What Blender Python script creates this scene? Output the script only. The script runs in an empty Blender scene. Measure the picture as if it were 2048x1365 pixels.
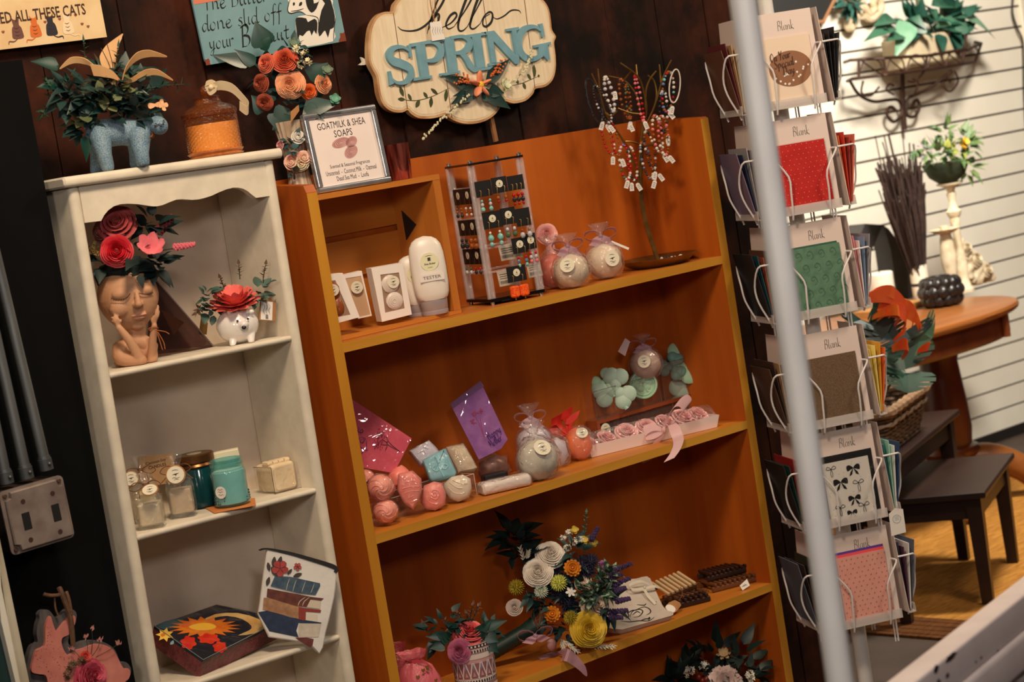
import bpy, math, random
from math import sin, cos, pi, radians as RAD
from mathutils import Vector as V, Matrix as M, noise as NZ
rnd = random.Random(7)
SC = bpy.context.scene
COL = SC.collection
# ------------------------------------------------------------------ camera
F = 4280.0
YAW, PITCH, ROLL, EYE = .7032, -.0955, -.1608, 1.45
fw = V((sin(YAW)*cos(PITCH), cos(YAW)*cos(PITCH), sin(PITCH)))
r0 = V((cos(YAW), -sin(YAW), 0)); u0 = r0.cross(fw)
CR = cos(ROLL)*r0 + sin(ROLL)*u0; CU = -sin(ROLL)*r0 + cos(ROLL)*u0
CC = V((0, 0, EYE))
def ray(x, y): return fw + (x-1024)/F*CR - (y-682.5)/F*CU
def Y(x, y, c): d = ray(x, y); return CC + d*(c/d.y)            # where a pixel meets an upright plane parallel to the wall
def Z(x, y, c): d = ray(x, y); return CC + d*((c-EYE)/d.z)      # where a pixel meets a level surface
def D(x, y, t): return CC + ray(x, y)*t
def Zw(x, y, z0):                                               # level surface of the slightly leaning white cabinet
    p = Z(x, y, z0)
    for _ in range(6): p = Z(x, y, z0 - .0144*(p.x-1.72))
    return p
def S(p): return (V(p)-CC).dot(fw)/F                            # metres per pixel at a place
FACE = -YAW
# ------------------------------------------------------------------ materials
def lin(c):
    return tuple(((v/255)/12.92 if v/255 <= .04045 else ((v/255+.055)/1.055)**2.4) for v in c)
_mats = {}
def mat(name, c, rough=.6, metal=0, c2=None, ns=30, bump=0, bs=60, spec=.5, stretch=None, trans=0, sss=0, emit=0, thr=(.35,.65), coat=0, sheen=0):
    if name in _mats: return _mats[name]
    m = bpy.data.materials.new(name); m.use_nodes = True; nt = m.node_tree; N = nt.nodes; L = nt.links
    b = N['Principled BSDF']; b.inputs['Base Color'].default_value = (*lin(c), 1)
    b.inputs['Roughness'].default_value = rough; b.inputs['Metallic'].default_value = metal
    b.inputs['Specular IOR Level'].default_value = spec
    if trans: b.inputs['Transmission Weight'].default_value = trans
    if sss: b.inputs['Subsurface Weight'].default_value = sss; b.inputs['Subsurface Radius'].default_value = (.01, .005, .003)
    if coat: b.inputs['Coat Weight'].default_value = coat
    if emit: b.inputs['Emission Color'].default_value = (*lin(c), 1); b.inputs['Emission Strength'].default_value = emit
    tc = N.new('ShaderNodeTexCoord'); src = tc.outputs['Object']
    if stretch:
        mp = N.new('ShaderNodeMapping'); mp.inputs['Scale'].default_value = stretch; L.new(src, mp.inputs[0]); src = mp.outputs[0]
    if c2:
        n = N.new('ShaderNodeTexNoise'); n.inputs['Scale'].default_value = ns; n.inputs['Detail'].default_value = 5; L.new(src, n.inputs['Vector'])
        r = N.new('ShaderNodeValToRGB'); r.color_ramp.elements[0].position, r.color_ramp.elements[1].position = thr
        r.color_ramp.elements[0].color = (*lin(c), 1); r.color_ramp.elements[1].color = (*lin(c2), 1)
        L.new(n.outputs['Fac'], r.inputs[0]); L.new(r.outputs[0], b.inputs['Base Color'])
    if bump:
        n2 = N.new('ShaderNodeTexNoise'); n2.inputs['Scale'].default_value = bs; n2.inputs['Detail'].default_value = 3; L.new(src, n2.inputs['Vector'])
        bp = N.new('ShaderNodeBump'); bp.inputs['Strength'].default_value = bump; bp.inputs['Distance'].default_value = .004
        L.new(n2.outputs['Fac'], bp.inputs['Height']); L.new(bp.outputs[0], b.inputs['Normal'])
    _mats[name] = m; return m
def film(name, c=(255,255,255), op=.1, rough=.12, bump=.6, bs=60, tint=None, spec=.35):
    """thin clear plastic or glass: see-through with reflections that follow the folds"""
    if name in _mats: return _mats[name]
    m = bpy.data.materials.new(name); m.use_nodes = True; nt = m.node_tree; N = nt.nodes; L = nt.links; N.clear()
    o = N.new('ShaderNodeOutputMaterial'); t = N.new('ShaderNodeBsdfTransparent'); g = N.new('ShaderNodeBsdfGlossy'); d = N.new('ShaderNodeBsdfDiffuse')
    t.inputs[0].default_value = (*lin(tint), 1) if tint else (.97,.97,.97,1)
    g.inputs['Roughness'].default_value = rough; d.inputs[0].default_value = (*lin(c), 1); g.inputs[0].default_value = (1,1,1,1)
    lw = N.new('ShaderNodeLayerWeight'); lw.inputs[0].default_value = .5
    pw = N.new('ShaderNodeMath'); pw.operation = 'POWER'; pw.inputs[1].default_value = 4; L.new(lw.outputs['Facing'], pw.inputs[0])
    mu = N.new('ShaderNodeMath'); mu.operation = 'MULTIPLY_ADD'; mu.inputs[1].default_value = spec*2; mu.inputs[2].default_value = .045; mu.use_clamp = True; L.new(pw.outputs[0], mu.inputs[0])
    m1 = N.new('ShaderNodeMixShader'); m2 = N.new('ShaderNodeMixShader'); m1.inputs[0].default_value = op
    L.new(t.outputs[0], m1.inputs[1]); L.new(d.outputs[0], m1.inputs[2]); L.new(mu.outputs[0], m2.inputs[0])
    L.new(m1.outputs[0], m2.inputs[1]); L.new(g.outputs[0], m2.inputs[2]); L.new(m2.outputs[0], o.inputs[0])
    if bump:
        tc = N.new('ShaderNodeTexCoord'); n = N.new('ShaderNodeTexNoise'); n.inputs['Scale'].default_value = bs; n.inputs['Detail'].default_value = 2
        n.inputs['Distortion'].default_value = 1.2
        L.new(tc.outputs['Object'], n.inputs['Vector']); bp = N.new('ShaderNodeBump'); bp.inputs['Strength'].default_value = bump; bp.inputs['Distance'].default_value = .01
        L.new(n.outputs['Fac'], bp.inputs['Height'])
        for q in (g, lw): L.new(bp.outputs[0], q.inputs['Normal'])
    _mats[name] = m; return m
# ------------------------------------------------------------------ mesh builder
class MB:
    def __init__(s): s.v = []; s.f = []; s.mi = []; s.cur = 0
    def add(s, vs, fs, mx=None):
        o = len(s.v); s.v += [(mx @ V(p)) if mx else V(p) for p in vs]
        s.f += [tuple(i+o for i in f) for f in fs]; s.mi += [s.cur]*len(fs); return s
    def box(s, lo, hi, mx=None):
        (a,b,c),(d,e,f) = lo, hi
        return s.add([(a,b,c),(d,b,c),(d,e,c),(a,e,c),(a,b,f),(d,b,f),(d,e,f),(a,e,f)],
            [(0,3,2,1),(4,5,6,7),(0,1,5,4),(1,2,6,5),(2,3,7,6),(3,0,4,7)], mx)
    def rbox(s, lo, hi, r, mx=None, n=3, ax=2):
        """box with rounded edges along one axis and soft chamfers at its ends"""
        lo, hi = V(lo), V(hi); a, b = [(1,2),(0,2),(0,1)][ax]
        def loop(k):
            o = []
            for cx, cy, st in ((hi[a]-r, hi[b]-r, 0), (lo[a]+r, hi[b]-r, 1), (lo[a]+r, lo[b]+r, 2), (hi[a]-r, lo[b]+r, 3)):
                for i in range(n+1):
                    t = (st + i/n)*pi/2; o.append((cx + (r-k)*cos(t), cy + (r-k)*sin(t)))
            return o
        k = min(r*.45, (hi[ax]-lo[ax])*.3)
        rings = [(loop(k), lo[ax]), (loop(0), lo[ax]+k), (loop(0), hi[ax]-k), (loop(k), hi[ax])]
        vs = []; m = len(rings[0][0])
        for L_, h in rings:
            for p in L_:
                q = [0,0,0]; q[a], q[b], q[ax] = p[0], p[1], h; vs.append(q)
        fs = [(j*m+i, j*m+(i+1)%m, (j+1)*m+(i+1)%m, (j+1)*m+i) for j in range(3) for i in range(m)]
        fs += [tuple(range(m))[::-1], tuple(range(3*m, 4*m))]
        return s.add(vs, fs, mx)
    def lathe(s, prof, seg=24, mx=None, cap=True, sq=None):
        vs = []; n = len(prof)
        for r, z in prof:
            for i in range(seg):
                t = 2*pi*i/seg; c, d = cos(t), sin(t)
                if sq: k = 1/((abs(c)**sq + abs(d)**sq)**(1/sq)); c *= k; d *= k
                vs.append((r*c, r*d, z))
        fs = [(j*seg+i, j*seg+(i+1)%seg, (j+1)*seg+(i+1)%seg, (j+1)*seg+i) for j in range(n-1) for i in range(seg)]
        if cap: fs += [tuple(range(seg))[::-1], tuple(range((n-1)*seg, n*seg))]
        return s.add(vs, fs, mx)
    def ball(s, c, r, seg=14, ring=9, mx=None, j=0, fn=None):
        r = (r,r,r) if isinstance(r,(int,float)) else r; c = V(c); vs = []
        for a in range(ring+1):
            p = pi*a/ring
            for i in range(seg):
                t = 2*pi*i/seg; d = V((sin(p)*cos(t), sin(p)*sin(t), -cos(p)))
                k = 1 + (j*NZ.noise(d*2.3 + c*40) if j else 0)
                if fn: k *= fn(d)
                vs.append(c + V((d.x*r[0], d.y*r[1], d.z*r[2]))*k)
        fs = [(a*seg+i, a*seg+(i+1)%seg, (a+1)*seg+(i+1)%seg, (a+1)*seg+i) for a in range(ring) for i in range(seg)]
        return s.add(vs, fs, mx)
    def tube(s, pts, r, n=7, closed=False, mx=None):
        pts = [V(p) for p in pts]; k = len(pts); R = r if isinstance(r, (list,tuple)) else [r]*k
        vs = []; up = None
        for i, p in enumerate(pts):
            t = (pts[(i+1)%k]-pts[i-1]) if closed else pts[min(i+1,k-1)]-pts[max(i-1,0)]
            t = t.normalized() if t.length > 1e-9 else V((0,0,1))
            if up is None: up = t.orthogonal().normalized()
            up = (up - t*up.dot(t)); up = up.normalized() if up.length > 1e-6 else t.orthogonal().normalized()
            w = t.cross(up)
            for a in range(n): vs.append(p + (up*cos(2*pi*a/n) + w*sin(2*pi*a/n))*R[i])
        fs = [(i*n+a, i*n+(a+1)%n, ((i+1)%k)*n+(a+1)%n, ((i+1)%k)*n+a) for i in range(k if closed else k-1) for a in range(n)]
        if not closed: fs += [tuple(range(n))[::-1], tuple(range((k-1)*n, k*n))]
        return s.add(vs, fs, mx)
    def strip(s, pts, w, up, th=.0006, mx=None):
        """a band of some thickness along a path; w = width (or list), up = its width direction (or list)"""
        pts = [V(p) for p in pts]; k = len(pts); vs = []
        for i, p in enumerate(pts):
            t = (pts[min(i+1,k-1)]-pts[max(i-1,0)]).normalized()
            u = V(up[i] if isinstance(up, list) else up).normalized(); n = t.cross(u)
            n = n.normalized() if n.length > 1e-6 else V((0,0,1))
            ww = (w[i] if isinstance(w, list) else w)/2
            vs += [p-u*ww-n*th/2, p+u*ww-n*th/2, p+u*ww+n*th/2, p-u*ww+n*th/2]
        fs = [(i*4+a, i*4+(a+1)%4, (i+1)*4+(a+1)%4, (i+1)*4+a) for i in range(k-1) for a in range(4)] + [(3,2,1,0), tuple(range(4*k-4, 4*k))]
        return s.add(vs, fs, mx)
    def prism(s, out, z0, z1, mx=None, bev=0):
        n = len(out); vs = []; rings = [(0, z0), (0, z1)]
        if bev: rings = [(0, z0), (0, z1-bev), (bev, z1)]
        cx = sum(p[0] for p in out)/n; cy = sum(p[1] for p in out)/n
        for k, z in rings:
            for i, p in enumerate(out):
                if k:
                    a, b = V(out[i-1]), V(out[(i+1)%n]); t = (b-a); nn = V((t.y, -t.x)).normalized() if t.length else V((0,0))
                    p = V(p) - nn*k
                vs.append((p[0], p[1], z))
        m = len(rings)
        fs = [(j*n+i, j*n+(i+1)%n, (j+1)*n+(i+1)%n, (j+1)*n+i) for j in range(m-1) for i in range(n)] + [tuple(range(n))[::-1], tuple(range((m-1)*n, m*n))]
        return s.add(vs, fs, mx)
    def grid(s, fn, nu, nv, th=0, mx=None):
        """sheet fn(u,v)->point, given thickness th along its normals"""
        P = [[V(fn(i/nu, j/nv)) for j in range(nv+1)] for i in range(nu+1)]; W = nv+1
        fs = [(i*W+j, (i+1)*W+j, (i+1)*W+j+1, i*W+j+1) for i in range(nu) for j in range(nv)]
        vs = [p for row in P for p in row]
        if th:
            N_ = []
            for i in range(nu+1):
                for j in range(nv+1):
                    a = P[min(i+1,nu)][j]-P[max(i-1,0)][j]; b = P[i][min(j+1,nv)]-P[i][max(j-1,0)]
                    n = a.cross(b); N_.append(n.normalized() if n.length > 1e-12 else V((0,0,1)))
            k = len(vs); vs = vs + [p - n*th for p, n in zip(vs, N_)]
            fs = fs + [tuple(i+k for i in f)[::-1] for f in fs]
            ed = [(i, 0) for i in range(nu)]
            for i in range(nu):
                fs.append((i*W, i*W+k, (i+1)*W+k, (i+1)*W)); fs.append((i*W+nv, (i+1)*W+nv, (i+1)*W+nv+k, i*W+nv+k))
            for j in range(nv):
                fs.append((j, j+1, j+1+k, j+k)); fs.append((nu*W+j, nu*W+j+k, nu*W+j+1+k, nu*W+j+1))
        return s.add(vs, fs, mx)
    def build(s, name, m, parent=None, world=False, smooth=True, loc=None, label=None, mods=None):
        me = bpy.data.meshes.new(name)
        inv = None
        if world and parent is not None: inv = WM[parent.name].inverted()
        vs = [inv @ p for p in s.v] if inv else s.v
        me.from_pydata([tuple(p) for p in vs], [], s.f); 
        for mm in (m if isinstance(m, (list,tuple)) else [m]): me.materials.append(mm)
        if isinstance(m, (list,tuple)): me.polygons.foreach_set('material_index', s.mi)
        if smooth:
            me.polygons.foreach_set('use_smooth', [True]*len(me.polygons))
            try: me.set_sharp_from_angle(angle=RAD(smooth if smooth is not True else 38))
            except Exception: pass
        me.validate(); me.update()
        o = bpy.data.objects.new(name, me); COL.objects.link(o)
        if parent is not None: o.parent = parent
        if loc is not None: o.location = loc
        if label: o['label'] = label
        WM[o.name] = (WM[parent.name] if parent is not None else M()) @ M.Translation(V(loc) if loc is not None else V((0,0,0)))
        return o
WM = {}
def thing(name, label, cat, loc=(0,0,0), rz=0, group=None, rot=None, scale=None):
    o = bpy.data.objects.new(name, None); o.empty_display_size = .03; COL.objects.link(o)
    o.location = loc; o.rotation_euler = rot or (0,0,rz)
    if scale: o.scale = (scale,)*3
    o['label'] = label; o['category'] = cat
    if group: o['group'] = group
    WM[o.name] = M.LocRotScale(V(loc), o.rotation_euler, V((scale,)*3) if scale else None)
    return o
def place(o, loc, rz=0, rot=None):
    o.location = loc; o.rotation_euler = rot or (0,0,rz); WM[o.name] = M.LocRotScale(V(loc), o.rotation_euler, None)
def tag(o, label, cat, group=None):
    o['label'] = label; o['category'] = cat
    if group: o['group'] = group
    return o
def struct(o): o['kind'] = 'structure'; return o
KIDS = {}
def copy_tree(o, label=None, loc=None, rz=None, rot=None, parent=None, group=None):
    c = o.copy(); COL.objects.link(c); WM[c.name] = WM[o.name]
    if parent is not None: c.parent = parent
    if label: c['label'] = label
    if group: c['group'] = group
    if loc is not None: c.location = loc
    if rot is not None: c.rotation_euler = rot
    elif rz is not None: c.rotation_euler = (0,0,rz)
    if parent is None: WM[c.name] = M.LocRotScale(c.location, c.rotation_euler, c.scale)
    for ch in [k for k in bpy.data.objects if k.parent is o]: copy_tree(ch, parent=c)
    return c
# ------------------------------------------------------------------ shape helpers
def cr(pts, n=6, closed=False):
    """smooth curve through points"""
    pts = [V(p) for p in pts]; k = len(pts); out = []
    for i in range(k if closed else k-1):
        g = lambda j: pts[j % k] if closed else pts[max(0, min(k-1, j))]
        a, b, c, d = g(i-1), g(i), g(i+1), g(i+2)
        for q in range(n):
            t = q/n; out.append(.5*((2*b) + (c-a)*t + (2*a-5*b+4*c-d)*t*t + (3*b-a-3*c+d)*t**3))
    if not closed: out.append(pts[-1])
    return out
def frame(o, right, up):
    """matrix whose x = right, y = up, z = out of the surface"""
    r = V(right).normalized(); n = r.cross(V(up)).normalized(); u = n.cross(r)
    m = M((r, u, n)).transposed().to_4x4(); m.translation = V(o); return m
def facing(o, rz=FACE): return frame(o, (cos(rz), sin(rz), 0), (0,0,1))
def aim(o, d, roll=0):
    """matrix at o whose z points along d"""
    q = V(d).normalized().to_track_quat('Z', 'Y').to_matrix().to_4x4(); q.translation = V(o)
    return q @ M.Rotation(roll, 4, 'Z')
def text_mesh(body, mx, width=None, height=None, th=.0003, mb=None, align='CENTER', shear=0, lines=1.0, bold=0, size=1):
    cu = bpy.data.curves.new('t', 'FONT'); cu.body = body; cu.size = size; cu.align_x = align; cu.align_y = 'CENTER'; cu.shear = shear
    cu.space_line = lines; cu.resolution_u = 2; cu.offset = bold
    ob = bpy.data.objects.new('t', cu); COL.objects.link(ob); dg = bpy.context.evaluated_depsgraph_get()
    me = bpy.data.meshes.new_from_object(ob.evaluated_get(dg)); 
    xs = [v.co.x for v in me.vertices]; ys = [v.co.y for v in me.vertices]; k = 1
    if width and xs: k = width/(max(xs)-min(xs))
    ky = height/(max(ys)-min(ys)) if height and ys else k
    if height and not width: k = ky
    mb = mb or MB(); vs = [V((v.co.x*k, v.co.y*ky, 0)) for v in me.vertices]
    fs = [tuple(p.vertices) for p in me.polygons]
    mb.add([(p.x, p.y, th) for p in vs], fs, mx)
    bpy.data.objects.remove(ob); bpy.data.curves.remove(cu); bpy.data.meshes.remove(me); return mb
# pen strokes for hand lettering: x 0..w, y 0 (base) .. 1 (ascender), x-height .5
G = {'a':[.5,[(.4,.42),(.22,.5),(.06,.3),(.1,.04),(.26,.06),(.4,.3),(.42,.48)],[(.42,.48),(.38,.14),(.46,.02),(.55,.08)]],
'c':[.42,[(.38,.42),(.24,.5),(.06,.28),(.14,.02),(.3,.02),(.44,.12)]],
'd':[.5,[(.4,.4),(.2,.48),(.05,.24),(.14,.0),(.3,.12),(.42,.5),(.46,1.0)],[(.46,1.0),(.4,.3),(.44,.03),(.56,.06)]],
'e':[.44,[(.06,.2),(.26,.28),(.38,.4),(.24,.5),(.07,.3),(.12,.04),(.28,.0),(.46,.12)]],
'f':[.36,[(.4,.92),(.28,1.0),(.18,.7),(.16,.2),(.1,-.3)],[(.0,.46),(.36,.5)]],
'h':[.52,[(.1,1.02),(.08,.5),(.07,.0)],[(.07,.1),(.2,.42),(.34,.48),(.4,.3),(.4,.06),(.5,.03)]],
'i':[.2,[(.09,.48),(.07,.12),(.12,.0),(.2,.06)],[(.1,.66),(.12,.7)]],
'k':[.46,[(.08,1.02),(.06,.0)],[(.38,.5),(.08,.24),(.26,.1),(.44,-.04)]],
'l':[.24,[(.1,1.0),(.07,.4),(.09,.06),(.18,.0),(.26,.1)]],
'n':[.52,[(.06,.5),(.07,.0)],[(.07,.1),(.2,.44),(.33,.48),(.39,.3),(.4,.06),(.52,.04)]],
'o':[.46,[(.26,.5),(.08,.36),(.06,.12),(.2,.0),(.36,.12),(.38,.36),(.26,.5)]],
'p':[.48,[(.1,.5),(.08,.0),(.05,-.4)],[(.09,.3),(.22,.5),(.38,.4),(.34,.1),(.16,.02),(.08,.1)]],
'r':[.36,[(.07,.5),(.08,.0)],[(.08,.2),(.18,.44),(.32,.5),(.36,.42)]],
's':[.36,[(.32,.44),(.18,.5),(.1,.36),(.26,.22),(.28,.06),(.12,.0),(.02,.08)]],
't':[.32,[(.16,.86),(.13,.2),(.18,.02),(.3,.08)],[(.0,.54),(.32,.58)]],
'u':[.5,[(.07,.5),(.07,.14),(.16,.0),(.3,.1),(.38,.5)],[(.38,.5),(.38,.1),(.5,.04)]],
'y':[.48,[(.06,.5),(.1,.18),(.22,.1),(.36,.3)],[(.38,.52),(.34,.0),(.2,-.36),(.04,-.3),(.2,-.06),(.46,.06)]],
'm':[.74,[(.05,.5),(.05,.0)],[(.05,.2),(.2,.48),(.3,.36),(.3,.0)],[(.3,.2),(.46,.48),(.58,.36),(.6,.04),(.7,.04)]],
'B':[.56,[(.14,.98),(.1,.5),(.06,-.02)],[(.02,.92),(.3,1.02),(.46,.84),(.34,.58),(.14,.52)],[(.16,.53),(.42,.46),(.5,.24),(.34,.02),(.02,.0)]],
'D':[.62,[(.16,.96),(.1,.0)],[(.0,.9),(.3,1.0),(.56,.74),(.54,.3),(.34,.02),(.04,.02)]],
'H':[.62,[(.14,1.0),(.1,.0)],[(.52,1.0),(.48,.0)],[(.02,.5),(.58,.56)]],
'O':[.64,[(.36,.98),(.12,.78),(.06,.3),(.26,.0),(.5,.16),(.56,.66),(.36,.98),(.3,.9)]],
'S':[.5,[(.46,.86),(.3,1.0),(.12,.82),(.24,.56),(.42,.36),(.36,.06),(.16,.0),(.02,.16)]],
'T':[.56,[(.0,.94),(.3,.98),(.62,1.06)],[(.32,.98),(.26,.4),(.24,.0)]],
'Y':[.54,[(.04,1.0),(.14,.62),(.3,.56)],[(.52,1.02),(.3,.5),(.16,-.04)]],
'M':[.8,[(.08,.0),(.14,1.0),(.36,.3),(.62,1.02),(.7,.0)]],
"'":[.14,[(.06,1.0),(.04,.84)]], ' ':[.34]}
def script(mb, body, mx, h, nib=.07, ang=.7, sp=.04, slant=.12, th=.0003, width=None, center=False):
    """hand lettering drawn with a broad nib; h = cap height"""
    w = sum(G[c][0]+sp for c in body); kx = (width/(w*h)) if width else 1
    x = -w*h*kx/2 if center else 0
    nx, ny = cos(ang)*nib*h/2, sin(ang)*nib*h/2
    for c in body:
        for st in G[c][1:]:
            P = cr([(x/h/kx + p[0] + slant*p[1], p[1], 0) for p in st], 5)
            vs = []
            for i, p in enumerate(P):
                t = P[min(i+1, len(P)-1)] - P[max(i-1, 0)]; t = t.normalized() if t.length > 1e-9 else V((1,0,0))
                ox, oy = nx - t.y*nib*h*.16, ny + t.x*nib*h*.16
                a = (p.x*h*kx, p.y*h)
                vs += [(a[0]-ox, a[1]-oy, th), (a[0]+ox, a[1]+oy, th)]
            mb.add(vs, [(2*i, 2*i+1, 2*i+3, 2*i+2) for i in range(len(P)-1)], mx)
        x += (G[c][0]+sp)*h*kx
    return mb
def pen(mb, pts, w, mx, th=.0003, n=5, taper=True):
    """one drawn line of changing width on a surface"""
    P = cr([(p[0], p[1], 0) for p in pts], n); k = len(P); vs = []
    for i, p in enumerate(P):
        t = P[min(i+1, k-1)] - P[max(i-1, 0)]; t = t.normalized() if t.length > 1e-12 else V((1,0,0))
        q = w*(sin(pi*(i+.4)/(k+.0))*.8+.2 if taper else 1)/2; vs += [(p.x+t.y*q, p.y-t.x*q, th), (p.x-t.y*q, p.y+t.x*q, th)]
    mb.add(vs, [(2*i, 2*i+1, 2*i+3, 2*i+2) for i in range(k-1)], mx); return mb
def flat(mb, pts, mx, th=.0003, smooth=0):
    P = [(p[0], p[1]) for p in pts]
    if smooth: P = [(q.x, q.y) for q in cr([(p[0], p[1], 0) for p in P], smooth, True)]
    mb.add([(p[0], p[1], th) for p in P], [tuple(range(len(P)))], mx); return mb
def disc(r, n=24, c=(0,0), ry=None): return [(c[0]+r*cos(2*pi*i/n), c[1]+(ry or r)*sin(2*pi*i/n)) for i in range(n)]
class Q:
    """an upright (or leaning) flat surface in the room: mx = its frame, uv(px,py) = where a pixel lands on it"""
    def __init__(s, P, rz=0, lean=0, spin=0):
        P = V(P); r = V((cos(rz), sin(rz), 0)); n = V((-sin(rz), cos(rz), 0)); u = V((0,0,1))*cos(lean) + n*sin(lean)
        r2 = r*cos(spin) + u*sin(spin); u2 = u*cos(spin) - r*sin(spin)
        s.mx = frame(P, r2, u2); s.inv = s.mx.inverted(); s.n = s.mx.to_3x3() @ V((0,0,1)); s.P = P; s.s = S(P)
    def uv(s, x, y):
        d = ray(x, y); t = (s.P-CC).dot(s.n)/d.dot(s.n); q = s.inv @ (CC + d*t); return (q.x, q.y)
    def at(s, x, y, z=0, ang=0):
        u = s.uv(x, y); return s.mx @ M.Translation((u[0], u[1], z)) @ M.Rotation(ang, 4, 'Z')
    def pts(s, L, k=1, ox=0, oy=0): return [s.uv(ox+a/k, oy+b/k) for a, b in L]
def fat(pts, w, n=5):
    """outline of a line with changing width"""
    P = cr([(p[0], p[1], 0) for p in pts], n); k = len(P); A = []; B = []
    for i, p in enumerate(P):
        t = (P[min(i+1,k-1)]-P[max(i-1,0)]).normalized(); f = i/(k-1)*(len(w)-1); a = min(int(f), len(w)-2); q = (w[a]+(w[a+1]-w[a])*(f-a))/2
        A.append((p.x+t.y*q, p.y-t.x*q)); B.append((p.x-t.y*q, p.y+t.x*q))
    return A + B[::-1]
def band(mb, pts, w, z0, z1, mx, n=5):
    o = fat(pts, w, n); k = len(o)//2
    vs = [(x, y, z) for z in (z0, z1) for x, y in o]; m = 2*k; fs = []
    for i in range(k-1):
        a, b, c, d = i, i+1, m-2-i, m-1-i; fs += [(a+m, b+m, c+m, d+m), (d, c, b, a)]
    fs += [(i, (i+1)%m, (i+1)%m+m, i+m) for i in range(m)]
    mb.add(vs, fs, mx); return mb
def para(px, tF):
    """the flat four-sided thing seen at pixels (near corner, right, far, left): its corners in the room"""
    F_, R_, B_, L_ = [ray(*p) for p in px]; t = M((R_, L_, -B_)).transposed().inverted() @ (F_*tF)
    return [CC+F_*tF, CC+R_*t[0], CC+B_*t[2], CC+L_*t[1]]
# ------------------------------------------------------------------ plants
def leaf(mb, o, d, up, L, W, bend=.25, fold=.2, n=6, tip=1.0, base=.5, th=0):
    d = V(d).normalized(); s = d.cross(V(up)); s = s.normalized() if s.length > 1e-6 else d.orthogonal().normalized(); u = s.cross(d)
    o = V(o); vs = []
    for i in range(n+1):
        t = i/n; w = W/2*(sin(pi*t**base))**tip if 0 < i < n else W*.02
        c = o + d*L*t - u*bend*L*t*t
        vs += [c - s*w + u*fold*w, c, c + s*w + u*fold*w]
    fs = []
    for i in range(n):
        a = i*3; fs += [(a, a+1, a+4, a+3), (a+1, a+2, a+5, a+4)]
    mb.add(vs, fs)
def petal(mb, mx, L, W, cup=.5, curl=.3, n=5, m=4, rag=0, point=0):
    """cupped petal growing along +z of mx, facing +x side outward"""
    vs = []
    for i in range(n+1):
        t = i/n; w = W/2*(.35+.65*sin(pi*min(1, t*.62+.06)))*(1 if i < n else .8-point*.6)
        for j in range(m+1):
            s = (j/m-.5)*2; z = L*t*(1-.08*s*s*(1 if t > .6 else 0)) + (rag*L*rnd.uniform(-1,1) if i == n else 0)
            out = L*(.35*sin(t*1.5) + curl*max(0,t-.6)**1.5*2) - cup*W*.5*s*s*(1-.3*t)
            vs.append((out, s*w, z))
    k = m+1
    mb.add(vs, [(i*k+j, i*k+j+1, (i+1)*k+j+1, (i+1)*k+j) for i in range(n) for j in range(m)], mx)
def rose(mb, o, d, R, turns=7, per=5, openness=1.0, rag=.02):
    """layered rose head of radius R looking along d: overlapping petals whose rims climb a dome"""
    B = aim(V(o), d); nu, nv = 7, 5
    turns = turns + 2 if turns > 5 else turns
    for L in range(turns):
        f = (L+1)/turns; rr = R*(.07 + .83*f**1.05); zr = R*(.46 - .62*openness*f*f); br = rr*(.60 if f > .3 else .8); bz = zr - R*(.24+.14*f)
        cnt = 2 if L == 0 else (3 if L < 3 else per); sp = 2*pi/cnt*.78
        for i in range(cnt):
            a0 = 2*pi*i/cnt + L*1.37 + rnd.uniform(-.15,.15); w = rnd.uniform(-1,1); hz = rnd.uniform(-.045,.045)*R
            vs = []
            for u in range(nu+1):
                s = (u/nu-.5)*2
                for v in range(nv+1):
                    t = v/nv; rad = br + (rr-br)*t**.8 + R*.06*s*t + R*(.03+.13*f*f)*max(0,t-.6)/.4*(1-.6*s*s)
                    z = bz + (zr-bz)*t - R*(.15*abs(s)**3)*t + hz*t + (R*rag*rnd.uniform(-1,1) if v == nv else 0) - R*.10*f*f*max(0,t-.75)/.25
                    a = a0 + s*sp*(.55+.45*min(1,t*1.6)); vs.append((rad*cos(a), rad*sin(a), z))
            k = nv+1
            mb.add(vs, [(u*k+v, (u+1)*k+v, (u+1)*k+v+1, u*k+v+1) for u in range(nu) for v in range(nv)], B)
    mb.lathe([(R*.05,-R*.6),(R*.34,-R*.42),(R*.3,-R*.1),(R*.05,R*.0)], 10, B)
    return mb
def daisy(mb, o, d, R, n=8, W=.5, cup=.2, layers=1, point=0):
    B = aim(V(o), d)
    for L in range(layers):
        for i in range(n):
            mx = B @ M.Rotation(2*pi*(i+.5*L)/n, 4, 'Z') @ M.Rotation(RAD(72 - 22*L), 4, 'Y')
            petal(mb, mx, R*(1-.18*L), R*W, cup, -.2, n=4, m=2, point=point)
    return mb
def pompom(mb, o, d, R, n=60, sp=.07):
    for i in range(n):
        z = 1-2*(i+.5)/n*.85; a = i*2.39996; q = math.sqrt(max(0,1-z*z)); v = aim((0,0,0), d) @ V((q*cos(a), q*sin(a), z))
        mb.lathe([(R*sp*1.2,0),(R*sp*.9,R*.45),(R*sp*.3,R*.62)], 4, aim(V(o)+v*R*.42, v), cap=False)
    mb.ball(o, R*.5, 10, 7)
    return mb
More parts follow.
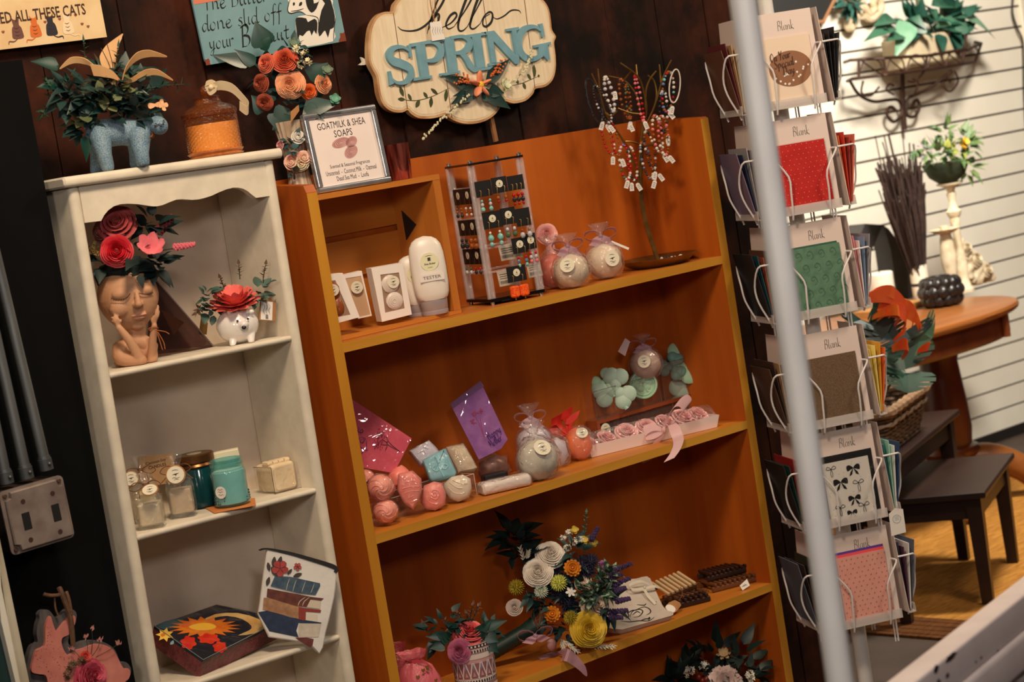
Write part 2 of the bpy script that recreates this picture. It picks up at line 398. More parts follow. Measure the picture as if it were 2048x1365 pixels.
def sprig(ml, ms, o, d, L, n=8, lw=.012, ll=.02, spread=.9, droop=.25, sr=.0009, rnd_=None, rounded=False):
    """stem with leaves into two builders"""
    r = rnd_ or rnd; o = V(o); d = V(d).normalized(); side = d.orthogonal().normalized()
    P = [o + d*L*t + V((0,0,-droop*L*t*t)) for t in [i/6 for i in range(7)]]
    ms.tube(P, [sr*(1.2-.6*i/6) for i in range(7)], 5)
    for i in range(n):
        t = .2 + .8*i/n; k = t*6; a = int(min(5, k)); p = P[a].lerp(P[a+1], k-a); td = (P[a+1]-P[a]).normalized()
        ang = i*2.4 + r.uniform(-.5,.5); sd = M.Rotation(ang, 3, td) @ side
        leaf(ml, p, td*(1-spread*.6) + sd*spread, td + V((0,0,.6)), ll*r.uniform(.8,1.2), lw*r.uniform(.8,1.2), r.uniform(.0,.35), .15, 5, .8 if rounded else 1.0, .7 if rounded else .55)
    leaf(ml, P[-1], P[-1]-P[-2], side, ll, lw, .1, .1, 5)
def stars(mb, o, d, R, n=12, s=.004):
    """a spray of tiny four-petalled blossoms"""
    for i in range(n):
        v = V((rnd.gauss(0,1), rnd.gauss(0,1), rnd.gauss(0,1))).normalized(); v = (v + V(d).normalized()*.5).normalized()
        p = V(o) + v*R*rnd.uniform(.3,1)
        for k in range(4):
            mx = aim(p, v) @ M.Rotation(k*pi/2 + i, 4, 'Z'); mb.add([(0,0,0),(s*.6,-s*.4,s*.3),(s*1.2,0,s*.5),(s*.6,s*.4,s*.3)], [(0,1,2,3)], mx)
    return mb
def bow(mb, o, face, size, w, n=10, mx=None, tails=(1.2,1.2), th=.0005):
    """two loops, a knot and two tails in the plane of face (x right, y up, z out)"""
    B = mx
    for sgn in (-1, 1):
        P = []
        for i in range(n+1):
            t = i/n; a = pi*2*t
            P.append((sgn*size*(.5-.5*cos(a)), size*.32*sin(a)*(1) + size*.12*(.5-.5*cos(a)), w*.3*sin(a)))
        mb.strip([B @ V(p) for p in P], [w*(.35+.65*sin(pi*i/n)) for i in range(n+1)], (B.to_3x3() @ V((.1*sgn,.3,1))), th)
        L = tails[0 if sgn < 0 else 1]
        T = cr([(0,0,w*.1),(sgn*size*.25,-size*.35*L,w*.35),(sgn*size*.35,-size*.8*L,w*.2),(sgn*size*.55,-size*1.1*L,w*.3)], 4)
        mb.strip([B @ p for p in T], [w*(.4+.6*min(1,i/5)) for i in range(len(T))], (B.to_3x3() @ V((1,.35*sgn,.3))), th)
    mb.ball((0,0,w*.15), w*.26, 8, 6, mx=B)
    return mb
# ------------------------------------------------------------------ room shell
def wood(name, c, c2, axis=2, rough=.45, sc=14, bump=.05, spec=.4):
    st = [1,1,1]; st[axis] = .08
    return mat(name, c, rough, c2=c2, ns=sc, stretch=tuple(st), bump=bump, bs=sc*6, spec=spec, thr=(.3,.7))
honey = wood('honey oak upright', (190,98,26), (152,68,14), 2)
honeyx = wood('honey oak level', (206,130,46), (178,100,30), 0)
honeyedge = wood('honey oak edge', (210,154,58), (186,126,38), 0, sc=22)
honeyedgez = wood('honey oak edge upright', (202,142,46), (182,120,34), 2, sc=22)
cream = mat('cream paint', (226,216,196), .5, c2=(212,202,184), ns=25, bump=.03, bs=80)
rustic = wood('rustic barn boards', (66,32,18), (22,11,7), 2, .75, 9, .35, spec=.2)
def rustic_mat():
    m = rustic; nt = m.node_tree; N = nt.nodes; L = nt.links; b = N['Principled BSDF']
    src = b.inputs['Base Color'].links[0].from_socket
    tc = N.new('ShaderNodeTexCoord'); n = N.new('ShaderNodeTexNoise'); n.inputs['Scale'].default_value = 5.5; n.inputs['Detail'].default_value = 6; n.inputs['Roughness'].default_value = .65
    L.new(tc.outputs['Object'], n.inputs['Vector']); r = N.new('ShaderNodeValToRGB'); r.color_ramp.elements[0].position = .42; r.color_ramp.elements[1].position = .6
    r.color_ramp.elements[0].color = (.12,.1,.09,1); r.color_ramp.elements[1].color = (1.35,1.1,.9,1)
    L.new(n.outputs['Fac'], r.inputs[0]); mx = N.new('ShaderNodeMix'); mx.data_type = 'RGBA'; mx.blend_type = 'MULTIPLY'; mx.inputs[0].default_value = .85
    L.new(src, mx.inputs[6]); L.new(r.outputs[0], mx.inputs[7]); L.new(mx.outputs[2], b.inputs['Base Color'])
rustic_mat()
black = mat('black painted board', (7,8,9), .8, c2=(5,5,6), ns=8, bump=.05, spec=.12)
YB = 3.262                                                     # face of the barn-board wall
mb = MB(); x = 1.2; r_ = random.Random(3)
XW = Y(1508, 100, YB).x
while x < XW-.02:
    w = min(r_.uniform(.11,.165), XW-x); d = r_.uniform(-.003,.003)
    mb.box((x+.0015, YB+d, 0), (x+w-.0015, YB+.03, 2.75)); x += w
mb.box((1.2, YB+.012, 0), (XW, YB+.12, 2.75))
struct(mb.build('wall_back', rustic, smooth=False))
struct(MB().box((.2, 3.08, 0), (1.6955, 3.255, 1.69)).build('wall_left', black, smooth=False))
# slat wall of the next room
slatm = mat('slat wall laminate', (234,228,214), .45, c2=(227,219,203), ns=3, spec=.4)
slatd = mat('slat groove', (58,40,26), .8)
mb = MB(); z = .040; YS = 5.0
while z < 2.75:
    mb.box((3.2, YS, z), (8.6, YS+.02, z+.0715)); z += .0794
mb.cur = 1; mb.box((3.2, YS+.010, .03), (8.6, YS+.06, 2.75))
struct(mb.build('wall_right', [slatm, slatd], smooth=False))
struct(MB().box((3.2, YS-.006, 0), (8.6, YS+.06, .038)).build('baseboard_right', mat('dark skirting', (30,24,22), .6), smooth=False))
p = Y(2041, 20, 4.99)
struct(MB().rbox((p.x, 4.985, .04), (p.x+.09, 5.0, 2.75), .006).build('trim_1', mat('ivory trim', (214,204,184), .5)))
floorm = mat('grey brown concrete', (74,58,48), .6, c2=(52,41,35), ns=5, bump=.08, bs=20)
struct(MB().box((-1.5,-1.5,-.05), (8.8,5.1,0)).build('floor', floorm, smooth=False))
struct(MB().box((-1.5,-.5,2.75), (8.8,5.1,2.8)).build('ceiling', mat('ceiling paint', (120,110,100), .8), smooth=False))
rug = mat('golden jute', (196,138,64), .9, c2=(150,98,42), ns=60, bump=.7, bs=220, stretch=(.4,3,1), spec=.1)
rd = mat('brown rug border', (112,70,36), .9, c2=(78,46,24), ns=60, bump=.6, bs=220, stretch=(.4,3,1), spec=.1)
# rug: its near border runs across behind the white bench
a, b = Z(1700, 1268, 0), Z(2048, 1296, 0)
t = thing('rug', 'golden brown woven rug on the floor under the dark nesting tables', 'rug', (4.9, 4.2, 0))
R_ = (b-a).normalized(); N_ = V((-R_.y, R_.x, 0)); Rm = frame(a - R_*.9, R_, N_)
mb = MB(); mb.box((0, .16, 0), (4.2, 2.0, .008), Rm); mb.build('field', rug, t, True, False)
mb = MB(); mb.box((0, 0, 0), (4.2, .16, .0075), Rm)
for k in range(4): mb.box((0, .02+.035*k, .0075), (4.2, .034+.035*k, .0088), Rm)
mb.build('border', rd, t, True, False)
# ------------------------------------------------------------------ bookcase
BL, BR, BF, BB = 2.177, 3.2, 3.05, 3.235
bk = thing('bookcase', 'wide honey oak open bookcase filled with soaps and gifts', 'bookcase', (2.69, 3.14, 0))
for sx, x0, x1 in ((0, BL, BL+.022), (1, BR-.022, BR)):
    mb = MB(); out = [(BF, .02), (BF, 1.405 if not sx else 1.418), (BF+.006, 1.418 if not sx else 1.4215), (BB+.012, 1.4345), (BB+.012, .0)]
    out[0] = (BF, 0)
    mb.prism(out, 0, x1-x0, frame((x0,0,0), (0,1,0), (0,0,1)))
    o = mb.build('side_panel', [honey], bk, True, False)
    MB().box((x0, BF-.0006, 0), (x1, BF+.0002, 1.404 if not sx else 1.4178)).build('edge_band', honeyedgez, o, True, False)
zs = [1.1345, .7885, .443, .097]
for z in zs:
    o = MB().box((BL+.022, BF+.001, z-.0165), (BR-.022, BB, z)).build('shelf', honeyx, bk, True, False)
    MB().box((BL+.022, BF, z-.0165), (BR-.022, BF+.0012, z+.0002)).build('edge_band', honeyedge, o, True, False)
mb = MB().box((BL+.022, BB, .02), (BR-.022, BB+.012, 1.4335)); mb.build('back_panel', honey, bk, True, False)
mb = MB().box((BL+.022, BF+.02, 0), (BR-.022, BF+.035, .08)); mb.build('toe_kick', honeyx, bk, True, False)
# ------------------------------------------------------------------ white cabinet (leans a touch)
CX = 1.72 - .0144*1.475
cab = thing('cabinet', 'tall narrow cream painted cabinet with scalloped top and open shelves', 'cabinet', (CX, 3.05, 0), rot=(0,.0144,0))
W_ = .402
for x0 in (0, W_-.021):
    MB().rbox((x0, 0, 0), (x0+.021, .165, 1.479), .0085, n=4).build('side_panel', cream, cab)
MB().rbox((-.013, -.012, 1.478), (W_+.013, .17, 1.4955), .007, ax=0, n=4).build('top_board', cream, cab)
Wi = WM['cabinet'].inverted()
pts = [(160,350),(250,340),(268,305),(292,276),(325,252),(365,239),(410,235),(470,238),(530,247),(560,251),(590,251),(625,243),(665,226),(705,211),(740,208),(770,210),(800,212),(835,210),(870,203),(920,187),(970,164),(1010,148),(1050,138),(1080,138),(1110,144),(1140,160),(1165,182),(1190,200),(1265,190)]
lo = [Wi @ Y(120+a/3.033, 330+b/3.033, 3.052) for a, b in pts]
out = [(p.x, p.z) for p in lo]; out[0] = (.020, out[0][1]); out[-1] = (W_-.020, out[-1][1])
out += [(W_-.020, 1.479), (.020, 1.479)]
MB().prism(out, 0, .014, frame((0,.016,0), (1,0,0), (0,0,1))).build('valance', cream, cab, smooth=25)
cz = [1.1735, .9045, .6425, .37, .10]
for z in cz:
    MB().rbox((.020, .002, z-.0100), (W_-.020, .165, z), .0048, ax=0, n=4).build('shelf', cream, cab)
MB().box((.004, .163, .02), (W_-.004, .172, 1.478)).build('back_panel', mat('cream back', (222,206,188), .6, c2=(208,190,172), ns=10), cab, smooth=False)
# ------------------------------------------------------------------ signs on the barn boards
ink = mat('black ink', (18,16,16), .6); inkb = mat('brown ink', (62,34,22), .6); white = mat('white paint', (236,230,220), .5)
paper = mat('white paper', (236,230,222), .7); kraft = mat('kraft card', (176,124,76), .8, c2=(160,110,66), ns=60)
teal_leaf = mat('dark teal leaf', (20,46,46), .5, c2=(28,62,58), ns=20); green_leaf = mat('dark green leaf', (30,56,40), .5, c2=(44,74,50), ns=20)
sage = mat('sage leaf', (110,128,104), .6, c2=(84,108,88), ns=20); olive = mat('olive leaf', (72,78,36), .6, c2=(54,60,28), ns=20); stemm = mat('stem', (46,52,30), .7)
# cats sign
t = thing('cat_sign', 'cream tin sign about cats, cut off at the upper left corner', 'sign', Y(100, 60, 3.245))
q = Q(Y(214, 74, 3.236), 0, 0, .012)
W, Hh = .46, .20
mb = MB(); mb.prism([(-W,0),(0,0),(0,Hh),(-W,Hh)], -.006, 0, q.mx); mb.build('panel', mat('aged cream tin', (214,180,132), .5, c2=(226,200,156), ns=18), t, True, False)
mb = MB()
a, b = q.uv(166, 18), q.uv(-2, 32)
text_mesh('I NEED ALL THESE CATS', q.at(60, 31) , None, (q.uv(60,16)[1]-q.uv(60,39)[1]), .0008, mb, 'CENTER', bold=.012)
# squeeze so the last word ends where it does in the photo
xs = [(q.inv @ p).x for p in mb.v]; x1 = q.uv(171, 22)[0]; wn = .196; x0 = max(xs); sx = wn/(max(xs)-min(xs))
mb.v = [q.mx @ V(((( q.inv @ p).x - x0)*sx + x1, (q.inv @ p).y, (q.inv @ p).z)) for p in mb.v]
mb.build('lettering', inkb, t, True, False)
def cat_shape(cx, cy, w, h, m, name, tail=1):
    mb = MB(); P = [(-.5,0),(.5,0),(.56,.25),(.46,.5),(.3,.6),(.34,.78),(.4,1.0),(.24,.9),(0,.86),(-.24,.9),(-.4,1.0),(-.34,.78),(-.3,.6),(-.46,.5),(-.56,.25)]
    flat(mb, [(x*w, y*h) for x, y in P], q.at(cx, cy), .0006, 3)
    pen(mb, [(0,.02*h),(-.5*w*tail,-.12*h),(-1.0*w*tail,-.1*h),(-1.1*w*tail,-.24*h)], .12*w, q.at(cx, cy), .0007)
    mb.build(name, m, t, True, False)
s_ = q.s
for (cx, m, c) in ((37, mat('mauve cat', (104,66,58), .6), 1), (73, mat('orange cat', (206,104,40), .6), 1), (105, mat('navy cat', (36,34,46), .6), -1), (138, mat('cream cat', (232,208,172), .6), -1)):
    cy = 80 - (cx-37)*.10; cat_shape(cx, cy-3, 21*s_, 42*s_, m, 'cat_print', c)
    mb = MB()
    for k in (10,17,24): pen(mb, [(-5*s_,k*s_),(0,(k-2)*s_),(5*s_,k*s_)], 1.1*s_, q.at(cx, cy), .001)
    mb.build('stripe_print', inkb, t, True, False)
for cx, cy in ((14,44),(6,64),(164,48),(176,53),(151,30),(119,38),(90,44)):
    mb = MB(); flat(mb, [(0,-3*s_),(3.4*s_,0),(2*s_,3*s_),(0,1.6*s_),(-2*s_,3*s_),(-3.4*s_,0)], q.at(cx, cy), .0006, 2)
    mb.build('heart_print', mat('rust print', (140,72,48), .6), t, True, False)
# cow sign
t = thing('cow_sign', 'blue tin sign with a cow and lettering about butter and biscuit', 'sign', Y(540, 60, 3.245))
q = Q(Y(412, 131, 3.238), 0, 0, .045)
x1 = q.uv(693, 84)[0]; hh = .24; r = .012
def rrect(x0, y0, x1, y1, r, n=4):
    o = []
    for cx, cy, st in ((x1-r,y0+r,3),(x1-r,y1-r,0),(x0+r,y1-r,1),(x0+r,y0+r,2)):
        o += [(cx+r*cos((st+i/n)*pi/2), cy+r*sin((st+i/n)*pi/2)) for i in range(n+1)]
    return o
mb = MB(); mb.prism(rrect(0,0,x1,hh,r), -.004, 0, q.mx); mb.build('panel', mat('weathered blue tin', (122,160,168), .45, c2=(104,144,154), ns=14, bump=.03), t, True, False)
mb = MB(); z_ = q.uv(410,6)[1]
flat(mb, [(0.002,z_),(x1*.62,z_+.004),(x1*.62,z_+.010),(0.002,z_+.012)], q.mx, .0005); mb.build('stripe_print', mat('coral print', (206,120,92), .6), t, True, False)
for c, R_ in (((x1-.004,.004), .016), ((.003,.003), .010)):
    mb = MB(); flat(mb, [(max(0,min(x1,c[0]+R_*cos(a)*f)), max(0,min(hh,c[1]+R_*sin(a)*f))) for a, f in [(i*pi/6, .6+.5*((i*7)%5)/5) for i in range(12)]], q.mx, .0005)
    mb.build('rust_patch', mat('rust', (126,56,34), .8), t, True, False)
mb = MB(); s_ = q.s
script(mb, 'The Butter', q.at(408, 22), 33*s_, .085, .8, width=(q.uv(536,2)[0]-q.uv(408,22)[0]))
script(mb, 'done slid off', q.at(404, 64), 33*s_, .08, .8, width=(q.uv(566,40)[0]-q.uv(404,64)[0]))
script(mb, 'your ', q.at(419, 100), 31*s_, .08, .8); script(mb, 'B', q.at(484, 94), 42*s_, .1, .8); script(mb, 'iscuit', q.at(508, 89), 32*s_, .085, .8, width=(q.uv(580,76)[0]-q.uv(508,89)[0]))
mb.build('lettering', ink, t, True, False)
k, oy, ox = 2.926, 0, 0
def cow(pts, m, th, nm, sm=2): 
    mb = MB(); flat(mb, q.pts(pts, k), q.mx, th, sm); return mb.build(nm, m, t, True, False)
cow([(1700,-10),(1690,15),(1682,60),(1700,78),(1755,68),(1790,88),(1745,96),(1728,130),(1735,190),(1752,235),(1762,268),(1775,276),(1950,242),(1955,180),(1962,100),(1945,30),(1925,-12)], white, .0006, 'cow_print')
for pts in ([(1728,118),(1742,102),(1790,108),(1800,130),(1838,110),(1856,135),(1850,200),(1836,178),(1822,208),(1812,180),(1792,186),(1770,212),(1752,204),(1742,230),(1733,170)],
            [(1880,60),(1900,20),(1880,-5),(1925,-10),(1942,30),(1958,95),(1952,160),(1930,172),(1918,220),(1902,180),(1888,190),(1866,214),(1862,150)],
            [(1790,-10),(1830,-10),(1835,20),(1862,10),(1868,-5),(1850,50),(1822,75),(1800,50),(1790,20)],
            [(1712,18),(1722,14),(1724,28),(1714,34)], [(1752,16),(1766,12),(1764,30),(1748,36)]):
    cow(pts, ink, .0010, 'cow_patch')
mb = MB()
for pts in ([(1700,-10),(1690,15),(1682,60),(1700,78),(1755,68),(1790,88)], [(1700,66),(1740,62),(1775,50)], [(1790,88),(1850,100),(1862,130),(1858,200)], [(1962,100),(1952,190),(1950,242)]): pen(mb, q.pts(pts, k), 1.8*s_, q.mx, .0012)
mb.build('outline_print', ink, t, True, False)
# spring sign
t = thing('spring_sign', 'scalloped cream wooden sign with hello and raised blue spring letters', 'sign', Y(925, 120, 3.25))
q = Q(Y(925, 120, 3.228), 0, 0, 0); k, ox, oy = 3.413, 550, 0; s_ = q.s
OUT = [(648,440),(638,360),(642,250),(660,165),(700,105),(750,80),(805,78),(818,30),(850,-10),(900,-70),(990,-110),(1090,-105),(1150,-150),(1280,-185),(1400,-170),(1480,-125),(1580,-150),(1700,-110),(1780,-40),(1840,10),(1872,70),(1885,150),(1892,205),(1918,250),(1905,290),(1915,380),(1916,470),(1895,545),(1845,592),(1778,606),(1762,640),(1710,688),(1630,706),(1560,690),(1530,745),(1490,792),(1430,828),(1350,846),(1270,840),(1200,812),(1168,786),(1110,802),(1050,810),(980,806),(930,778),(905,752),(868,768),(800,762),(745,722),(712,650),(700,580),(690,520)]
sg = mat('antique cream boards', (232,216,188), .6, c2=(222,202,170), ns=30, stretch=(4,1,.4), bump=.04)
burn = mat('scorched edge', (172,122,78), .65, c2=(206,168,124), ns=30); burn2 = mat('scorched fade', (216,190,154), .6, c2=(226,206,174), ns=40)
O = [(p.x, p.y) for p in cr([(a, b, 0) for a, b in q.pts(OUT, k, ox, oy)], 3, True)][::-1]
mb = MB(); mb.prism(O, -.012, 0, q.mx); mb.build('board', burn, t, True, 30)
cxo = sum(p[0] for p in O)/len(O); cyo = sum(p[1] for p in O)/len(O)
def inset(d):
    n = len(O); r = []
    for i in range(n):
        tt = V(O[(i+2)%n])-V(O[i-2]); nn = V((tt.y,-tt.x)).normalized(); r.append((O[i][0]-nn.x*d, O[i][1]-nn.y*d))
    return r
mb = MB(); flat(mb, inset(.0045), q.mx, .0004); mb.build('worn_band', burn2, t, True, False)
mb = MB(); flat(mb, inset(.0085), q.mx, .0008); mb.build('face', sg, t, True, False)
for a, b in (((806,90),(902,742)), ((1080,-60),(1206,800)), ((1410,-60),(1520,745)), ((1698,-20),(1772,600))):
    mb = MB(); pen(mb, q.pts([a,b], k, ox, oy), 1.7*s_, q.mx, .0011, 2, False)
    mb.build('plank_seam', mat('seam brown', (112,70,40), .8), t, True, False)
mb = MB()
for pts, w in (([(836,182),(865,206),(930,212),(990,196),(1050,150),(1110,70),(1150,0),(1150,-30),(1120,-20),(1085,60),(1052,160),(1036,232)], 4.2),
  ([(1045,205),(1075,140),(1105,98),(1118,110),(1108,160),(1112,196),(1140,190)], 4.2), ([(1138,188),(1195,160),(1236,112),(1225,88),(1190,112),(1164,168),(1182,198),(1222,180)], 4.2),
  ([(1222,178),(1290,80),(1335,0),(1345,-40),(1320,-40),(1285,40),(1250,150),(1252,205),(1280,210),(1312,180)], 5), ([(1310,182),(1380,50),(1415,-20),(1428,-50),(1405,-50),(1368,30),(1332,150),(1332,190),(1358,196),(1400,160)], 5),
  ([(1398,162),(1425,110),(1462,82),(1482,100),(1474,150),(1440,182),(1416,168),(1424,122),(1465,96)], 4.2), ([(1478,108),(1510,130),(1560,110),(1610,72),(1660,72),(1676,92)], 2.6)):
    pen(mb, q.pts(pts, k, ox, oy), w*1.25*s_, q.mx, .0014)
mb.build('hello_lettering', ink, t, True, False)
blue = mat('dusty blue paint', (116,162,178), .55, c2=(106,150,166), ns=40)
def letter(nm, parts, rects):
    mb = MB(); zt = .0075
    for pts, w in parts: band(mb, q.pts(pts, k, ox, oy), [a*s_/k for a in w], .0006, zt, q.mx); zt -= .00025
    for r in rects: mb.prism(q.pts(r, k, ox, oy)[::-1], .0006, zt, q.mx); zt -= .00025
    mb.build('letter', blue, t, True, False)
letter('S', [([(905,352),(860,325),(800,330),(768,372),(790,418),(850,440),(905,470),(915,520),(880,562),(820,568),(782,540)], [14,20,34,48,58,60,58,44,30,22,14])], [[(893,312),(912,308),(922,392),(908,394)], [(762,490),(776,488),(800,572),(772,586)]])
letter('P', [([(985,300),(1060,290),(1112,320),(1118,370),(1080,412),(1010,418)], [22,24,44,52,34,18])], [[(948,318),(1008,308),(1040,530),(985,540)], [(912,300),(1010,284),(1010,308),(916,324)], [(932,534),(1056,516),(1060,536),(934,556)]])
letter('R', [([(1185,262),(1262,252),(1312,280),(1312,322),(1270,358),(1205,366)], [22,24,44,50,34,18]), ([(1250,362),(1290,400),(1320,452),(1350,478),(1386,470)], [30,46,50,40,14])], [[(1142,280),(1206,270),(1236,496),(1176,506)], [(1098,268),(1206,250),(1206,272),(1102,290)], [(1116,504),(1248,484),(1252,502),(1118,524)]])
letter('I', [], [[(1328,250),(1388,240),(1420,462),(1362,472)], [(1292,242),(1422,222),(1426,242),(1296,262)], [(1330,474),(1470,454),(1474,474),(1334,494)]])
letter('N', [], [[(1432,226),(1466,220),(1496,430),(1466,434)], [(1404,222),(1480,212),(1640,392),(1646,440),(1624,440),(1444,250)], [(1600,200),(1632,196),(1656,436),(1640,440)], [(1566,200),(1650,186),(1652,206),(1570,218)], [(1446,436),(1536,422),(1540,440),(1448,454)]])
letter('G', [([(1800,212),(1760,186),(1700,196),(1655,250),(1650,330),(1690,392),(1755,405),(1812,376)], [16,24,40,58,64,52,34,26])], [[(1790,166),(1810,162),(1826,252),(1810,256)], [(1784,312),(1846,300),(1862,408),(1848,416),(1812,376),(1792,396)], [(1752,312),(1868,288),(1870,306),(1756,330)]])
# painted leaf sprigs
def sprigpaint(stem, leaves):
    mb = MB(); pen(mb, q.pts(stem, k, ox, oy), 1.6*s_, q.mx, .0012)
    for a, b, w in leaves:
        p0, p1 = q.uv(ox+a[0]/k, oy+a[1]/k), q.uv(ox+b[0]/k, oy+b[1]/k); d = V((p1[0]-p0[0], p1[1]-p0[1])); n = V((-d.y, d.x)).normalized()*w*s_
        flat(mb, [p0, (p0[0]+d.x*.5+n.x, p0[1]+d.y*.5+n.y), p1, (p0[0]+d.x*.5-n.x, p0[1]+d.y*.5-n.y)], q.mx, .0013, 3)
    mb.build('painted_sprig', olive, t, True, False)
sprigpaint([(838,670),(900,685),(980,685),(1080,655),(1190,600)], [((875,660),(848,590),5),((885,680),(836,678),4),((930,690),(905,640),4),((985,684),(958,735),5),((1040,670),(1010,630),4),((1065,662),(1060,735),5),((1110,645),(1060,605),4),((1170,610),(1160,695),5)])
sprigpaint([(1800,520),(1740,545),(1680,570),(1590,590)], [((1770,530),(1764,440),5),((1745,545),(1720,505),4),((1690,565),(1708,610),4.5),((1660,572),(1640,540),4),((1790,522),(1804,516),3)])
# flower spray fixed on the sign
c = q.mx @ V((*q.uv(550+1368/k, 585/k), .012)); nf = V((0,-1,0)); X1 = V((1,0,0)); Z1 = V((0,0,1))
def sp(a, b, z=.008): return q.mx @ V((*q.uv(550+a/k, b/k), z))
mb = MB()
for a, b, wd in (((1330,620),(1185,715),16), ((1320,600),(1125,520),14), ((1420,560),(1590,405),15), ((1420,640),(1590,745),16), ((1390,640),(1480,690),14), ((1310,640),(1290,705),14), ((1370,600),(1200,660),12), ((1440,620),(1540,640),14)):
    p0, p1 = sp(*a), sp(*b, .014); leaf(mb, p0, p1-p0, nf, (p1-p0).length, wd*2*s_, .1, .25, 6)
mb.build('leaf_cluster', teal_leaf, t, True)
mb = MB(); pc = mat('peach wooden petal', (236,150,112), .6, c2=(226,134,98), ns=30)
for i in range(5):
    a = i*2*pi/5 + .25; mx = aim(c, V((cos(a),-.35,sin(a)))); 
    mb.ball((0,0,15*s_), (9*s_, 4*s_, 15*s_), 10, 8, mx=aim(c, V((cos(a),-.25,sin(a)))) , fn=lambda d: 1-.12*max(0,d.z-.6))
mb.build('flower', pc, t, True)
mb = MB(); mb.ball(c+V((0,-.006,0)), (7*s_,4*s_,7*s_), 10, 8); mb.build('flower_centre', mat('yellow button', (232,184,52), .6), t, True)
oj = mat('orange celosia', (210,108,50), .8)
for base, tips in (((1300,570),[(1200,520),(1215,560),(1245,510),(1190,575),(1280,520),(1250,560)]), ((1455,520),[(1535,410),(1500,425),(1535,450),(1480,455),(1510,490),(1465,490)])):
    mb = MB()
    for tp in tips:
        p0, p1 = sp(*base), sp(*tp, .016)
        for i in range(7): mb.ball(p0.lerp(p1, i/6)+V((rnd.uniform(-1,1),rnd.uniform(-1,0),rnd.uniform(-1,1)))*.002, .0022, 5, 4)
    mb.build('orange_sprig', oj, t, True)
mb = MB(); daisy(mb, sp(1550,580,.012), V((.1,-1,.2)), 15*s_, 6, .6, .3, 2, .8); mb.build('pale_bloom', mat('pale green bloom', (196,204,160), .6, c2=(224,222,196), ns=40), t, True)
for pts in ([(1290,660),(1200,735),(1120,810),(1040,880),(985,945)], [(1600,560),(1660,500),(1700,430),(1722,350)]):
    mb = MB(); ms = MB(); P = cr([sp(a, b, .012) for a, b in pts], 5); ms.tube(P, .0008, 5)
    for i, p in enumerate(P):
        for k2 in range(2): mb.ball(p + V((rnd.uniform(-1,1)*.004, -.003*rnd.random(), rnd.uniform(-1,.6)*.004)), (.0022,.0022,.0028), 6, 5)
    mb.build('bell_sprig', mat('pale bell blossom', (214,210,176), .6), t, True); ms.build('stem', stemm, t, True)
p0, p1 = sp(1508, 760, -.018), sp(1548, 960, -.018); n = V((p1-p0)).normalized()
ms = MB(); ms.strip([p0, p1], 9*s_, V((1,0,.1)), .006); ms.build('stake', mat('raw stake', (142,96,58), .7, c2=(120,78,46), ns=30), t, True, False)
# price tag on twine, hung over the sign
p0 = sp(1045, -60, .004); p1 = sp(1075, 150, .006)
tg = thing('price_tag', 'small white handwritten price tag on twine over the hello lettering', 'tag', p1)
MB().tube(cr([p0, sp(1050,40,.006), p1], 4), .0009, 5).build('twine', mat('twine', (176,130,84), .9, c2=(140,98,58), ns=300), tg, True)
mb = MB().tube(cr([sp(1090,-60,.004), sp(1072,100,.006), p1], 4), .0009, 5); mb.build('twine', _mats['twine'], tg, True)
mb = MB(); mb.prism(q.pts([(1036,160),(1108,148),(1138,272),(1050,286)], k, ox, oy)[::-1], .0095, .0105, q.mx); mb.build('card', paper, tg, True, False)
mb = MB()
for i in range(5): pen(mb, q.pts([(1050+i*16,185+i),(1056+i*16,200),(1052+i*16,220),(1062+i*16,250-i*4)], k, ox, oy), .7*s_, q.mx, .0109)
mb.build('handwriting', ink, tg, True, False)
# little white bird on the dark boards
qb = Q(Y(727, 123, 3.25)); mb = MB(); mb.prism([(p.x,p.y) for p in cr([(a,b,0) for a,b in qb.pts([(563,445),(590,425),(578,392),(605,405),(625,412),(642,406),(628,432),(600,446)], k, 550, 0)], 2, True)][::-1], 0, .004, qb.mx)
tag(mb.build('bird_ornament', white), 'tiny white bird-shaped ornament on the boards left of the scalloped sign', 'ornament')
# ------------------------------------------------------------------ on and in the white cabinet
def fuse(o, vox=.002, it=6, f=.5):
    m = o.modifiers.new('fuse', 'REMESH'); m.mode = 'VOXEL'; m.voxel_size = vox; m.use_smooth_shade = True
    if it: s = o.modifiers.new('soft', 'SMOOTH'); s.iterations = it; s.factor = f
    return o
def foliage(pts, n, L, W, seed=1, bend=.3, rounded=False, ymax=3.2315, zmax=9):
    """leaves scattered on balls given as (centre, radius)"""
    r = random.Random(seed); mb = MB()
    for i in range(n):
        c, R = pts[i % len(pts)]; v = V((r.gauss(0,1), r.gauss(0,1)*.7-.3, r.gauss(0,1)*.8+.25)).normalized()
        o = V(c) + v*R*r.uniform(.35,1); l = L*r.uniform(.6,1.25)
        leaf(mb, o, v + V((r.uniform(-.5,.5), r.uniform(-.5,.3), r.uniform(-.5,.4))), (0,-.6,.8), l, W*l/L, r.uniform(-.1,bend*1.6), r.uniform(.05,.35), 6, .75 if rounded else 1, .75 if rounded else .55)
    if pts[0][0].y < 3.3: mb.v = [V((p.x, min(p.y, ymax), min(p.z, zmax))) for p in mb.v]
    return mb
